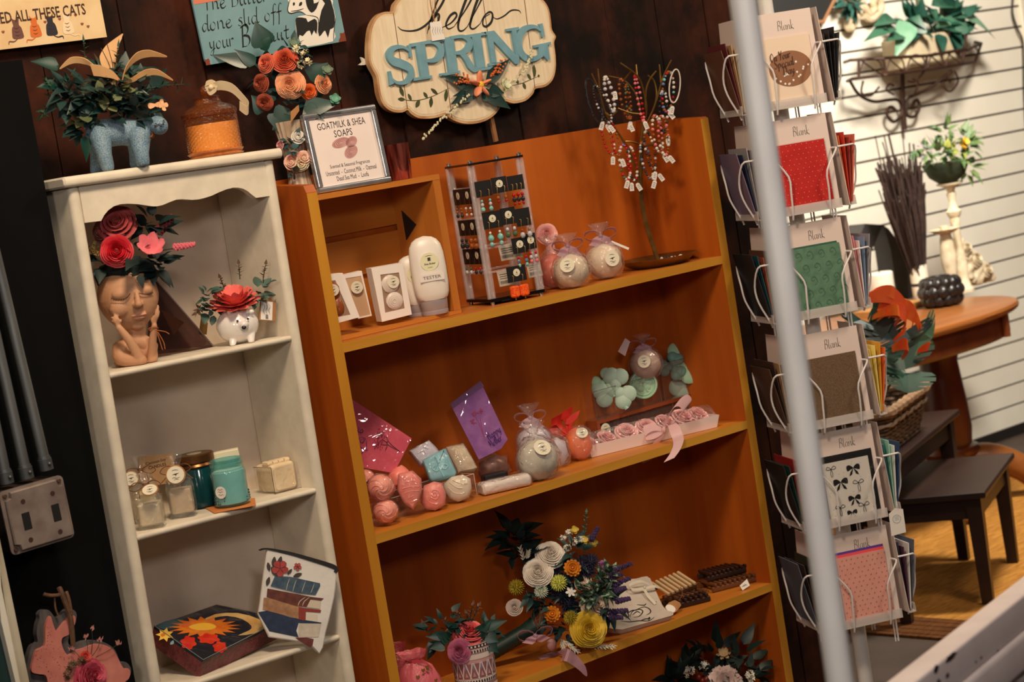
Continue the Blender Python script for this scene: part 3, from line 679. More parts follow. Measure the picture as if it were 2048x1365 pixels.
# --- blue animal planter
y0 = 3.085
P0 = Y(235, 331, y0); P0.z = 1.4955 - .0144*(P0.x-1.72)
t = thing('animal_planter', 'speckled blue four-legged animal planter with leaves and a wooden lily', 'planter', P0)
q = Q(P0, FACE+.1); k = 5.056; ox, oy = 60, 80
off = q.uv(60+900/k, 80+1290/k)[1]
def U(a, b, w=0): u = q.uv(ox+a/k, oy+b/k); return V((u[0], u[1]-off, w))
s_ = q.s/k
mb = MB()
def limb(pts, rs):
    P = cr(pts, 9); n = len(P)
    for i, p in enumerate(P):
        f = i/(n-1)*(len(rs)-1); a = min(int(f), len(rs)-2); mb.ball(p, (rs[a]+(rs[a+1]-rs[a])*(f-a))*s_, 12, 8, mx=q.mx)
limb([U(700,930,0), U(900,900,0), U(1090,930,0)], [150,146,140])
for a0, a1, w, b1 in ((720,795,.030,1262),(680,655,-.026,1300),(1110,1150,.028,1230),(1070,1060,-.026,1230)):
    limb([U(a0,960,w*.6), U((a0+a1)/2,1120,w), U(a1,b1,w)], [118,80,68])
limb([U(1120,870,.0), U(1210,850,.012), U(1290,830,.02)], [100,90,88]); limb([U(1290,830,.02), U(1315,850,.03)], [94,90])
mb.ball(U(1245,735,.0), (26*s_,44*s_,18*s_), mx=q.mx)
mb.v = [V((p.x, p.y, max(p.z, P0.z-0.0145*(p.x-P0.x)+.0002))) for p in mb.v]
cb = mat('speckled blue stoneware', (74,116,152), .55, c2=(138,156,160), ns=520, bump=.3, bs=500, thr=(.40,.60))
fuse(mb.build('body', cb, t, True), .0022, 5)
mb = MB()
for pts in ([(1275,820),(1300,838),(1322,828)], [(1330,830),(1345,842),(1362,826)], [(1322,845),(1330,856),(1340,848)], [(1285,850),(1262,846)], [(1287,860),(1264,862)], [(1350,800),(1370,790)], [(1352,812),(1374,808)]):
    mb.tube([q.mx @ (U(a,b)+V((.0,0,.0462))) for a, b in pts], .0009, 5)
mb.build('face_lines', ink, t, True)
mb = MB(); c = q.mx @ U(1222,880,.012); mb.tube([c + (q.mx.to_3x3() @ V((cos(a)*.25, sin(a)*.95, cos(a)*.85)))*88*s_ for a in [i*pi/10 for i in range(20)]], .0022, 6, True)
mb.tube(cr([q.mx @ U(1230,900,.026), q.mx @ U(1245,930,.028), q.mx @ U(1228,960,.028)], 4), .0014, 5); mb.build('rope_collar', mat('rope', (150,84,44), .9), t, True)
cl = [(q.mx @ U(a,b,w), r) for a,b,w,r in ((880,640,0,.045),(620,560,.0,.035),(420,520,.005,.03),(1120,560,0,.035),(330,620,.0,.02),(760,420,-.01,.03),(1000,400,-.01,.03),(1050,720,.0,.03),(700,720,.0,.03),(520,860,-.01,.025))]
foliage(cl, 190, .034, .02, 5).build('dark_leaves', teal_leaf, t, True)
for a, b, d_, L in ((300,240,(-1,-.2,.25),300), (270,430,(-1,-.3,.0),230), (560,950,(-.2,-.2,-1),240), (1050,480,(.3,-.3,-.2),150), (760,360,(-.2,0,1),160)):
    mb = MB(); leaf(mb, q.mx @ U(a,b,.02), V(d_), (0,-1,.3), L*s_*1.1, L*s_*.5, .1, .2, 8)
    mb.build('broad_leaf', mat('deep green leaf', (14,52,44), .35, c2=(20,64,52), ns=20), t, True)
foliage([(q.mx @ U(740,560,.03), .018), (q.mx @ U(800,640,.035), .012), (q.mx @ U(1050,440,.02), .02), (q.mx @ U(920,520,.03), .014), (q.mx @ U(560,700,.025), .014), (q.mx @ U(480,800,.02), .012)], 40, .018, .018, 9, .2, True).build('eucalyptus_leaves', mat('olive eucalyptus', (104,108,66), .6, c2=(82,92,62), ns=30), t, True)
for a, b, d_, L in ((860,300,(.25,-.1,1),250), (1150,480,(1,-.2,.1),400), (260,520,(-.4,-.3,.4),200), (180,620,(-.5,-.3,-.4),180), (560,200,(.1,0,1),200), (330,480,(.3,-.2,.5),180)):
    ml, ms = MB(), MB(); sprig(ml, ms, q.mx @ U(a,b,.01), d_, L*s_*1.1, 9, .004, .014, .9, .1)
    ml.build('needle_sprig', mat('dim green needle', (46,84,64), .5), t, True); ms.build('stem', stemm, t, True)
mb = MB(); daisy(mb, q.mx @ U(1350,640,.035), (.1,-1,.2), .010, 4, .8, .1); daisy(mb, q.mx @ U(1270,640,.035), (-.3,-1,.1), .012, 2, .8, .1); mb.build('small_blossom', mat('peach blossom', (222,168,122), .6), t, True)
wd = mat('pale shaved wood', (226,182,128), .6, c2=(206,156,104), ns=16, stretch=(1,1,.15)); R3 = q.mx.to_3x3()
for pts, w, up in (([(850,430,.01),(800,250,-.005),(790,100,-.01),(840,-10,-.012),(925,-95,-.012)], [30,150,205,170,10], (1,.25,0)),
    ([(930,410,.015),(970,280,.02),(1070,160,.022),(1200,118,.02),(1385,148,.015)], [20,80,105,80,8], (.45,1,.55)),
    ([(930,425,.02),(1040,385,.03),(1180,318,.034),(1300,312,.034),(1450,390,.03)], [16,50,75,64,8], (.1,1,.5)),
    ([(820,400,.01),(640,240,.02),(540,190,.02),(420,190,.02),(305,272,.018)], [14,52,74,66,8], (-.1,1,.5)),
    ([(930,415,.02),(860,340,.03),(740,300,.036),(640,290,.038)], [20,90,125,120], (-.1,1,.35))):
    P = cr([q.mx @ U(a,b,c) for a,b,c in pts], 5); n = len(P); ws = []
    for i in range(n):
        f = i/(n-1)*(len(w)-1); a = min(int(f), len(w)-2); ws.append((w[a]+(w[a+1]-w[a])*(f-a))*s_)
    mb = MB(); mb.strip(P, ws, R3 @ V(up), .0016); mb.build('lily_petal', wd, t, True)
mb = MB()
for pts in ([(850,350,.015),(830,200,.012),(780,20,.015)], [(840,340,.015),(790,200,.015),(720,60,.015)], [(860,350,.015),(850,200,.012)]): mb.tube(cr([q.mx @ U(*p) for p in pts], 4), .0007, 5)
mb.build('stamens', mat('dry stamen', (70,46,26), .8), t, True)
# --- amber candle jar
Pj = Y(432, 306, 3.105); Pj.z = 1.4955-.0144*(Pj.x-1.72)
t = thing('candle_jar', 'amber quilted glass candle jar with cream ribbon on cream cabinet top', 'candle', Pj)
sj = S(Pj); R = 56*sj; Hj = 84*sj
amber = film('amber glass', (200,120,56), .10, .06, .3, 220, (250,212,160), .7)
def quilt(mb, R, z0, z1, n=26, rows=9, seg=156):
    fn = lambda u, v: (lambda th, z: ((R + .0034*(abs(sin(n/2*th + pi*rows*v))*abs(sin(n/2*th - pi*rows*v)))-.002)*cos(th), (R + .0034*(abs(sin(n/2*th + pi*rows*v))*abs(sin(n/2*th - pi*rows*v)))-.002)*sin(th), z))(2*pi*u, z0+(z1-z0)*v)
    mb.grid(fn, seg, rows*4)
mb = MB(); quilt(mb, R-.002, .012, Hj); mb.build('jar', amber, t)
mb = MB(); mb.lathe([(R*.92,0),(R*1.0,.003),(R*.94,.006),(R*1.02,.010),(R*.95,.013)], 40); mb.build('jar_base', mat('amber glass foot', (150,84,42), .15, c2=(190,116,64), ns=60, spec=.6), t)
mb = MB(); mb.lathe([(R*.2,.008),(R*.9,.009),(R*.9,Hj*.80),(R*.2,Hj*.81)], 40); mb.build('wax', mat('cream wax', (246,218,172), .5, c2=(240,206,156), ns=20), t)
mb = MB(); mb.lathe([(R*1.0,Hj),(R*1.01,Hj+.006),(R*.82,Hj+.014),(R*.5,Hj+.020),(R*.44,Hj+.028),(R*.5,Hj+.031),(R*.3,Hj+.033)], 32); o = mb.build('lid', film('amber lid', (150,84,40), .35, .06, .35, 160, (214,150,90), .8), t)
mb = MB(); mb.ball((0,0,Hj+.041), (.010,.010,.011), 12, 8); mb.lathe([(.004,Hj+.03),(.005,Hj+.04)], 10); mb.build('knob', _mats['amber lid'], o)
rb = mat('cream satin ribbon', (232,212,176), .4, c2=(220,198,160), ns=30)
q = Q(Pj, FACE); mb = MB()
def Rj(x, y, w): u = q.uv(x, y); return q.mx @ V((u[0], u[1], w))
mb.strip(cr([Rj(424,178,.03), Rj(445,172,.038), Rj(470,178,.04), Rj(492,200,.04), Rj(502,214,.04), Rj(498,222,.04), Rj(484,212,.038)], 5), .017, q.mx.to_3x3() @ V((.25,1,.5)), .0006)
mb.strip(cr([Rj(424,180,.03), Rj(416,170,.034), Rj(428,166,.036), Rj(440,176,.036), Rj(428,186,.034), Rj(420,180,.03)], 5), .010, q.mx.to_3x3() @ V((.5,1,.3)), .0006)
mb.ball(Rj(427,176,.034), .005, 8, 6); mb.build('ribbon', rb, t, True)
# --- head planter on the first shelf
ys = 3.12; Pb = Y(252, 728, ys); Pb.z = 1.1735-.0144*(Pb.x-1.72)
t = thing('head_planter', 'tan clay girl head planter resting cheeks in hands with red flowers for hair', 'planter', Pb)
q = Q(Pb, FACE+.12); k = 3.033; ox, oy = 120, 330; off = q.uv(252, 731)[1]; s_ = q.s/k; R3 = q.mx.to_3x3()
def U(a, b, w=0): u = q.uv(ox+a/k, oy+b/k); return V((u[0], u[1]-off, w))
skin = mat('tan clay', (196,148,112), .6, c2=(184,134,100), ns=18, bump=.05, sss=.0); pink = mat('pink clay', (206,142,122), .6, c2=(196,146,112), ns=40)
mb = MB(); hc = U(412,800); tw = .33
mb.ball(hc, (186*s_, 205*s_, 150*s_), 28, 20, mx=q.mx, fn=lambda d: 1 - .10*max(0,-d.y)*abs(d.x) + .04*max(0,-d.y-.6))
fd = V((sin(tw),0,cos(tw)))
def face(a, b, z): # a point on the front of the face
    p = U(a,b); x = (p.x-hc.x)/(186*s_); y = (p.y-hc.y)/(205*s_); w = math.sqrt(max(.02,1-x*x-y*y))*150*s_; return V((p.x, p.y, w + z*s_))
for a, b, z, r in ((470,770,4,16),(474,790,14,18),(478,812,26,20),(482,832,32,24),(462,838,14,15),(500,832,14,15)): mb.ball(face(a,b,z), r*s_, 10, 8, mx=q.mx)
for a, b in ((375,775),(525,752)): mb.ball(face(a,b,-18), (58*s_ if a < 450 else 40*s_, 36*s_, 34*s_), 12, 9, mx=q.mx)
mb.ball(face(482,900,-6), (52*s_,14*s_,20*s_), 12, 8, mx=q.mx); mb.ball(face(484,918,-4), (42*s_,15*s_,20*s_), 12, 8, mx=q.mx); mb.ball(face(474,965,-14), (46*s_,32*s_,30*s_), 10, 8, mx=q.mx)
mb.ball(face(370,860,-30), (70*s_,60*s_,50*s_), 10, 8, mx=q.mx)
def tube_(pts, rs): 
    P = cr(pts, 14); n = len(P)
    for i, p in enumerate(P):
        f = i/(n-1)*(len(rs)-1); a = min(int(f), len(rs)-2); mb.ball(p, (rs[a]+(rs[a+1]-rs[a])*(f-a))*s_, 10, 7, mx=q.mx)
tube_([U(468,960,.0), U(466,1040,.0)], [58,52]); tube_([U(400,1105,-.004), U(470,1075,0), U(540,1100,-.004)], [62,62,56])
mb.ball(U(440,1150,.002), (110*s_,70*s_,60*s_), 14, 10, mx=q.mx); mb.ball(U(420,1190,.0), (95*s_,40*s_,60*s_), 14, 10, mx=q.mx)
tube_([U(365,1110,.006), U(380,1165,.018), U(495,1175,.03)], [52,48,40]); tube_([U(495,1175,.03), U(430,1060,.036), U(365,975,.040)], [36,28,20])
tube_([U(545,1110,.0), U(560,1160,.014), U(555,1185,.016)], [46,36,32]); tube_([U(555,1180,.016), U(565,1050,.022), U(575,965,.026)], [30,25,18])
for bx, by, tips in ((362,970,((322,935),(318,912),(336,898),(352,905),(376,925))), (577,955,((570,905),(584,868),(596,842),(600,850),(604,880)))):
    w0 = .040 if bx < 500 else .026; mb.ball(U(bx-6,by-20,w0), (20*s_,26*s_,12*s_), 10, 8, mx=q.mx)
    for i, (a, b) in enumerate(tips): tube_([U(bx-8+i*4,by-24,w0), U((bx+a)/2+i*1.5,(by-24+b)/2,w0+.002), U(a,b,w0-.001)], [9,8,6])
mb.v = [V((p.x, p.y, max(p.z, Pb.z+.0004))) for p in mb.v]
fuse(mb.build('body', skin, t, True), .0016, 3)
mb = MB(); mb.ball(face(482,900,2), (48*s_,9*s_,15*s_), 12, 8, mx=q.mx); mb.ball(face(484,917,2), (36*s_,10*s_,16*s_), 12, 8, mx=q.mx); mb.build('lips', pink, t, True)
mb = MB()
for pts in ([(316,795),(345,806),(385,804),(415,790),(432,768)], [(486,766),(510,772),(540,772),(568,766)]): mb.tube(cr([q.mx @ face(a,b,20 if a < 450 else 18) for a,b in pts], 4), .0007, 5)
for i in range(7): a = 322+i*15; mb.tube([q.mx @ face(a,799+sin(i*.5)*6,20), q.mx @ face(a-6,808+sin(i*.5)*7,22)], .0004, 4)
mb.build('lashes', mat('lash brown', (58,34,26), .7), t, True)
mb = MB(); mb.ball(U(400,640,-.006), (175*s_,72*s_,140*s_), 18, 12, mx=q.mx, j=.25); mb.build('moss_hair', mat('dark moss', (14,26,26), .95, c2=(22,40,36), ns=80, bump=.8, bs=200), t, True)
foliage([(q.mx @ U(470,560,.02), .035), (q.mx @ U(560,600,.0), .02), (q.mx @ U(510,400,-.01), .03), (q.mx @ U(560,360,-.01), .02), (q.mx @ U(250,590,.01), .02), (q.mx @ U(590,620,.0), .016)], 70, .034, .022, 3).build('dark_leaves', mat('near black leaf', (12,32,34), .5, c2=(18,44,42), ns=20), t, True)
mb = MB(); rose(mb, q.mx @ U(350,512,.05), R3 @ V((.0,.15,1)), 96*s_, 6, 5, .95); mb.build('red_rose', mat('crimson petal', (206,22,40), .5, c2=(190,14,30), ns=30), t, True)
mb = MB(); rose(mb, q.mx @ U(345,345,.02), R3 @ V((-.1,.6,1)), 118*s_, 5, 5, .8); mb.build('dusty_rose', mat('dusty rose petal', (176,74,76), .6, c2=(160,62,64), ns=30), t, True)
mb = MB(); rose(mb, q.mx @ U(255,400,.012), R3 @ V((-.8,.2,1)), 70*s_, 4, 5, .6); mb.build('mauve_rose', mat('mauve petal', (150,92,84), .6), t, True)
mb = MB()
for i in range(6): petal(mb, aim(q.mx @ U(545,520,.035), R3 @ V((.25,.6,.8))) @ M.Rotation(i*pi/3, 4, 'Z') @ M.Rotation(RAD(22), 4, 'Y'), 115*s_, 70*s_, .4, .1, rag=.05)
mb.build('pink_tulip', mat('pink silk', (232,130,138), .5, c2=(216,106,118), ns=40), t, True)
def spike(o, d, L, R, n=46, seed=1):
    r = random.Random(seed); mb = MB(); d = V(d).normalized(); s1 = d.orthogonal().normalized()
    for i in range(n):
        f = i/n; a = i*2.4; v = M.Rotation(a, 3, d) @ s1; mb.ball(V(o)+d*L*f + v*R*(1-.6*f), (R*.55,R*.55,R*.7), 6, 4)
    return mb
spike(q.mx @ U(690,497,.012), R3 @ V((1,0,.1)), 130*s_, 16*s_).build('pink_spike', mat('pink spike', (222,110,124), .6), t, True)
MB().tube([q.mx @ U(590,515,.012), q.mx @ U(720,498,.012)], .0012, 5).build('stem', stemm, t, True)
spike(q.mx @ U(590,405,-.012), R3 @ V((1,.75,0)), 130*s_, 24*s_, 46, 2).build('plum_spike', mat('plum spike', (110,40,44), .7), t, True)
mb = MB()
for a, b in ((215,470),(205,500),(218,530),(195,515)): stars(mb, q.mx @ U(a,b,.03), (0,-1,0), .008, 6, .003)
mb.build('tiny_blossoms', mat('straw blossom', (196,160,90), .7), t, True)
mb = MB(); c = q.mx @ U(566,985,.024); mb.tube([c + R3 @ V((cos(a)*30*s_, sin(a)*10*s_, sin(a)*30*s_)) for a in [i*pi/8 for i in range(16)]], .0012, 5, True)
for pts in ([(580,990),(640,1000),(665,1015)], [(590,1000),(610,1060),(625,1110)], [(595,1000),(630,1060),(640,1105)]): mb.tube(cr([q.mx @ U(a,b,.034) for a,b in pts], 4), .0009, 5)
mb.build('twine', mat('orange twine', (176,104,52), .9, c2=(150,84,40), ns=300), t, True)
# --- smoky glass terrarium behind it
q = Q(Y(365, 640, 3.165), FACE+.5); k = 3.033
tr = thing('glass_terrarium', 'smoky glass terrarium with a slanted metal edge beside the head planter', 'terrarium', Y(330, 712, 3.165))
def T(a, b, w=0): u = q.uv(120+a/k, 330+b/k); return q.mx @ V((u[0], u[1], w))
A_, B_, C_ = T(575,695,.004), T(930,1118,.012), T(560,1150,.012)
A2, B2, C2 = T(575,695,-.02), T(920,1105,-.028), T(560,1130,-.028)
gl = film('smoky glass', (60,40,40), .30, .08, .1, 30, (190,170,165), .3)
MB().add([A_,B_,C_,A2,B2,C2], [(0,1,2),(3,5,4),(0,3,4,1)]).build('glass', gl, tr, True, False)
MB().tube([A_,B_], .0014, 6).build('edge', mat('pewter edge', (150,132,128), .35, .8), tr, True)
MB().tube([B_,T(760,1160,.012),C_], .0010, 6).build('edge', mat('copper edge', (150,96,70), .4, .7), tr, True)
for pts in ([(628,878),(768,955),(705,1032)], [(875,900),(912,960),(905,1030),(860,1030)]):
    MB().add([T(a,b,-.012) for a,b in pts] + [T(a,b,-.014) for a,b in pts], [tuple(range(len(pts))), tuple(range(len(pts), 2*len(pts)))[::-1]]).build('gold_facet', mat('old gold facet', (150,112,58), .5, .3), tr, True, False)
# --- hedgehog planter
Pb = Zw(477, 683, 1.1735); Pb = Y(478, 684, 3.10); Pb.z = 1.1735-.0144*(Pb.x-1.72)
t = thing('hedgehog_planter', 'small white glazed hedgehog planter with a coral flower and sage leaves', 'planter', Pb)
q = Q(Pb, FACE+.1); ox, oy, k = 120, 330, 3.033; off = q.uv(477, 686)[1]; s_ = q.s/k; R3 = q.mx.to_3x3()
wg = mat('white glaze', (238,232,228), .12, spec=.6, coat=.6)
mb = MB(); mb.ball(U(1075,965), (130*s_,112*s_,125*s_), 26, 18, mx=q.mx); 
for a, b, w in ((1050,1075,.022),(1155,1055,.020),(1030,1060,-.02),(1130,1050,-.022)):
    for f in range(5): mb.ball(U(a,b-40,w*.7).lerp(U(a+(4 if a > 1100 else -2),b+4,w*1.15), f/4), (30-2.4*f)*s_, 10, 8, mx=q.mx)
mb.ball(U(1114,955,.034), (30*s_,24*s_,24*s_), 12, 8, mx=q.mx)
for a in (1030,1160): mb.ball(U(a,880,.024), (20*s_,16*s_,12*s_), 10, 8, mx=q.mx)
mb.v = [V((p.x, p.y, max(p.z, Pb.z+.0004))) for p in mb.v]
fuse(mb.build('body', wg, t, True), .0016, 4)
mb = MB(); mb.ball(U(1077,933,.036), (7*s_,)*3, 8, 6, mx=q.mx); mb.ball(U(1140,920,.0325), (7*s_,)*3, 8, 6, mx=q.mx); mb.ball(U(1116,970,.0435), (15*s_,12*s_,8*s_), 10, 7, mx=q.mx); mb.build('face_marks', mat('navy glaze', (26,28,48), .3), t, True)
coral = mat('coral petal', (240,124,112), .6, c2=(228,104,96), ns=40)
mb = MB(); B = aim(q.mx @ U(1062,850,.0), R3 @ V((0,1,.35)))
for L_ in range(5):
    for i in range(11-L_): petal(mb, B @ M.Rotation(2*pi*(i+.5*(L_%2))/(11-L_)+L_, 4, 'Z') @ M.Translation((.002,0,0)) @ M.Rotation(RAD(56-12*L_), 4, 'Y'), (150-8*L_)*s_, 66*s_, .35, .1, rag=.06)
mb.build('coral_flower', coral, t, True)
foliage([(q.mx @ U(880,800,.0), .018), (q.mx @ U(940,860,.0), .014), (q.mx @ U(1215,760,-.005), .018), (q.mx @ U(900,880,-.01), .014), (q.mx @ U(1190,800,-.01), .012)], 46, .020, .014, 13, .3, True).build('eucalyptus_leaves', mat('grey green eucalyptus', (70,96,84), .6, c2=(46,74,66), ns=30), t, True)
for a, b, d_, L in ((1090,690,(.1,0,1),100), (1000,760,(-.2,0,1),90), (850,850,(-.6,-.4,-.3),80), (1230,700,(.3,-.1,1),110)):
    ml, ms = MB(), MB(); sprig(ml, ms, q.mx @ U(a,b,-.008), d_, L*s_, 8, .006, .010, .9, .1)
    ml.build('brown_sprig', mat('brown leaf', (96,70,50), .7), t, True); ms.build('stem', stemm, t, True)
o = MB(); o.prism(q.pts([(1218,800),(1275,806),(1308,835),(1306,945),(1205,938),(1212,820)], k, ox, oy)[::-1], -.012, -.0112, q.mx @ M.Translation((0,-off,0))); 
tg = o.build('kraft_tag', kraft, t, True, False)
mb = MB(); mb.prism(q.pts([(1218,822),(1290,828),(1286,940),(1216,934)], k, ox, oy)[::-1], -.0111, -.0108, q.mx @ M.Translation((0,-off,0))); lb = mb.build('label', paper, tg, True, False)
MI = q.mx @ M.Translation((0,-off,-.0107)); mb = MB()
for a in (1236,1250,1268): pen(mb, q.pts([(a,838),(a+5,860),(a-2,880),(a+5,905)], k, ox, oy), .0007, MI)
for i in range(4): flat(mb, q.pts([(1246,905+i*7),(1262,907+i*7),(1262,911+i*7),(1246,909+i*7)], k, ox, oy), MI)
mb.build('tag_print', ink, tg, True, False)
# ------------------------------------------------------------------ second shelf of the white cabinet
clear = film('clear plastic', (240,240,240), .025, .08, .7, 70)
sleeve = film('card sleeve', (240,240,240), 0, .05, .5, 24, spec=.2)
glass = film('clear glass', (225,230,225), .06, .05, .05, 40, spec=.4)
twine = mat('jute twine', (128,84,52), .9, c2=(96,60,38), ns=300)
tagw = mat('cream tag', (226,218,196), .7)
def on(P, z): return V((P.x, P.y, z - .0144*(P.x-1.72)))
def crumple(mb, prof, seg=22, j=.09, fr=3.2, sd=0, sq=None, jz=.0):
    """lathed skin with random folds: cellophane"""
    vs = []; n = len(prof)
    for k, (r, z) in enumerate(prof):
        for i in range(seg):
            a = 2*pi*i/seg; d = V((cos(a), sin(a), z*12))
            f = 1 + j*NZ.noise(d*fr + V((sd, sd*2.3, 0))) * 2; c, s = cos(a), sin(a)
            if sq: kk = 1/((abs(c)**sq + abs(s)**sq)**(1/sq)); c *= kk; s *= kk
            vs.append((r*c*f, r*s*f, z + jz*NZ.noise(d*4 + V((sd,0,9)))))
    fs = [(j_*seg+i, j_*seg+(i+1)%seg, (j_+1)*seg+(i+1)%seg, (j_+1)*seg+i) for j_ in range(n-1) for i in range(seg)]
    mb.add(vs, fs); return mb
def round_tag(t, mx, r, sub='label', ring=None, m=None, lines=True):
    mb = MB(); mb.prism(disc(r, 24), 0, .0006, mx); o = mb.build(sub, m or tagw, t, True, False)
    mb = MB()
    if lines:
        flat(mb, [(-.4*r,.02*r),(-.1*r,.12*r),(.45*r,.16*r),(.1*r,.0),(.05*r,-.2*r),(-.05*r,0)], mx, .0009)
        pen(mb, [(-.45*r,-.38*r),(-.2*r,-.3*r),(.1*r,-.42*r),(.45*r,-.34*r)], .07*r, mx, .0009); pen(mb, [(-.3*r,-.58*r),(0,-.54*r),(.3*r,-.6*r)], .05*r, mx, .0009)
        pen(mb, [(-.35*r,.5*r),(0,.56*r),(.4*r,.48*r)], .06*r, mx, .0009)
        mb.build('label_print', ink, o, True, False)
    return o
def square_candle(P, w, h, lab, seed, tagpx=None, wax=None, R=.011, tagface=(.2,.1), mouth=True):
    t = thing('square_candle', lab, 'candle', P, FACE+.05, 'square glass candles wrapped in cellophane')
    mb = MB(); mb.rbox((-w/2,-w/2,0), (w/2,w/2,h), w*.14, n=4); mb.build('glass', glass, t)
    mb = MB(); mb.rbox((-w*.43,-w*.43,h*.13), (w*.43,w*.43,h*.78), w*.1, n=4); mb.build('wax', wax or mat('ivory wax', (232,214,180), .5, c2=(222,202,168), ns=20), t)
    mb = MB(); crumple(mb, [(w*.48,.003),(w*.53,h*.3),(w*.53,h*.8),(w*.46,h*1.05),(w*.26,h*1.25),(w*.10,h*1.36),(w*.22,h*1.55),(w*.30,h*1.7)], 26, .10, 3, seed, 5, .003).build('cellophane', clear, t)
    mb = MB(); c = V((0,0,h*1.36)); mb.tube([c + V((cos(a)*w*.13, sin(a)*w*.13, 0)) for a in [i*pi/6 for i in range(12)]], .0012, 5, True)
    r_ = random.Random(seed)
    for sg in (-1, 1):
        mb.tube(cr([c, c+V((sg*.016,-.012,.006)), c+V((sg*.026,-.016,-.002)), c+V((sg*.016,-.016,-.007)), c+V((0,-.010,0))], 5), .0009, 5)
        mb.tube(cr([c, c+V((sg*.010,-.016,-.006)), c+V((sg*.02+r_.uniform(-.01,.01),-.02,-.02))], 4), .0008, 5)
    mb.build('twine_bow', twine, t)
    mx = M.Translation((w*tagface[0], -w*.62, h*1.22)) @ M.Rotation(RAD(75 if seed != 2 else 35), 4, 'X'); mx2 = M.Translation((w*tagface[0], -w*.62-.0008, h*1.22)) @ M.Rotation(RAD(75 if seed != 2 else 35), 4, 'X') @ M.Translation((0,0,.0012))
    mb = MB(); mb.prism(disc(R*1.12), 0, .0008, mx); o = mb.build('paper_tag', kraft, t, False, False)
    WMt = WM[t.name]; round_tag(t, WMt @ mx2, R*.98)
    return t
z2 = .9045
s_ = .78e-3
def cp(x, y, yy, z=z2): return on(Y(x, y, yy), z)
square_candle(cp(304,1040,3.085), .043, .054, 'square glass candle in cellophane at the front, nearest the left side of its shelf', 2, R=.0125)
square_candle(cp(366,1012,3.113), .043, .062, 'square glass candle with a round white tag facing out, second from the left', 1, R=.0150, tagface=(.0,.1), wax=mat('beige wax', (206,182,150), .5, c2=(196,170,138), ns=20))
square_candle(cp(290,985,3.152), .043, .066, 'square glass candle half hidden behind the front left square candle', 4, R=.012, tagface=(-.35,.1), wax=mat('pale yellow wax', (222,204,150), .5))
# kraft sign card
q = Q(Y(318, 950, 3.192), FACE*.35, .12); k = 4.452
t = thing('sign_card', 'kraft card sign for coconut soy candles propped behind the square candles', 'sign', on(Y(318, 985, 3.19), z2))
mb = MB(); mb.prism(q.pts([(250,330),(555,300),(590,560),(280,600)], k, 220, 840)[::-1], 0, .0008, q.mx); mb.build('card', mat('warm kraft', (206,164,116), .8, c2=(196,152,104), ns=50), t, True, False)
mb = MB(); text_mesh('Coconut-Soy', q.at(220+405/k, 840+375/k, .0009, .02), None, .0065, 0, mb, shear=.1, bold=.02); mb.build('lettering', inkb, t, True, False); mb = MB(); text_mesh('CANDLES', q.at(220+420/k, 840+415/k, .0009, .02), None, .0055, 0, mb, bold=.02); mb.build('lettering', inkb, t, True, False)
# dark teal jar with bronze lid
P = cp(404, 1000, 3.160)
t = thing('teal_jar', 'dark teal jar candle with a bronze screw lid behind the pale blue jar', 'candle', P); R = .031
MB().lathe([(R*.8,0),(R,.004),(R,.068),(R*.9,.073)], 32).build('jar', mat('deep teal glass', (16,62,66), .12, spec=.6, c2=(12,48,54), ns=12), t)
mb = MB(); mb.lathe([(R*1.02,.072),(R*1.08,.074),(R*1.0,.078),(R*1.08,.081),(R*1.08,.092),(R*1.0,.094),(0.001,.0935)], 40); o = mb.build('lid', mat('bronze', (128,88,52), .35, .8, c2=(104,68,40), ns=40), t)
MB().lathe([(.013,.0936),(.013,.0946),(.001,.0947)], 20).build('sticker', mat('dull sticker', (150,142,112), .6), o)
# pale blue jar
P = cp(467, 1010, 3.088, z2+.0014)
t = thing('blue_jar', 'pale blue glass jar candle with a round price sticker', 'candle', P); sj = S(P); R = 36*sj; h = 95*sj
mb = MB(); mb.lathe([(R*.78,0),(R*.98,.004),(R*1.0,.012),(R*.95,.020),(R*.96,.046),(R*1.0,h*.72),(R*.90,h*.80),(R*.86,h*.84),(R*.93,h*.87),(R*.93,h*.91),(R*.87,h*.93),(R*.91,h*.96),(R*.90,h),(R*.84,h),(R*.82,h*.82)], 40, cap=False)
mb.build('jar', film('aqua glass', (150,200,200), .14, .07, .12, 60, (196,232,232), .5), t)
mb = MB(); mb.lathe([(R*.7,.004),(R*.9,.006),(R*.9,h*.74),(R*.8,h*.76)], 32); mb.build('wax', mat('icy blue wax', (206,226,222), .5, c2=(192,216,214), ns=25), t)
mb = MB()
for i in range(40):
    a = i*.16; 
    for kx in range(3):
        if (i+kx) % 4 < 2 and (i//8) % 2 == 0: mb.ball((R*.985*cos(a), R*.985*sin(a), .008+kx*.005), .0012, 5, 4)
for i in range(6):
    for kx in range(4):
        a = -pi/2+.95+i*.07; mb.ball((R*.975*cos(a), R*.975*sin(a), .008+kx*.0045), (.0012,.0012,.0016), 5, 4)
mb.build('raised_dots', mat('teal glass dots', (30,92,100), .2), t)
q = Q(P, FACE-.1); u = q.uv(449, 980); a_ = math.asin(max(-1, min(1, u[0]/R)))
mx = q.mx @ M.Translation((u[0], u[1], R*cos(a_)*1.005)) @ M.Rotation(a_, 4, 'Y'); mb = MB(); mb.prism(disc(.0105), 0, .0005, mx); lb = mb.build('price_sticker', paper, t, True, False)
mb = MB(); script(mb, 'Blue', mx @ M.Translation((-.007,.002,.0007)), .005, .1) if False else None
for yy in (.004, .0, -.005): pen(mb, [(-.006,yy),(-.003,yy+.002),(0,yy),(.003,yy+.0018),(.006,yy)], .0007, mx, .0008)
mb.build('handwriting', ink, lb, True, False)
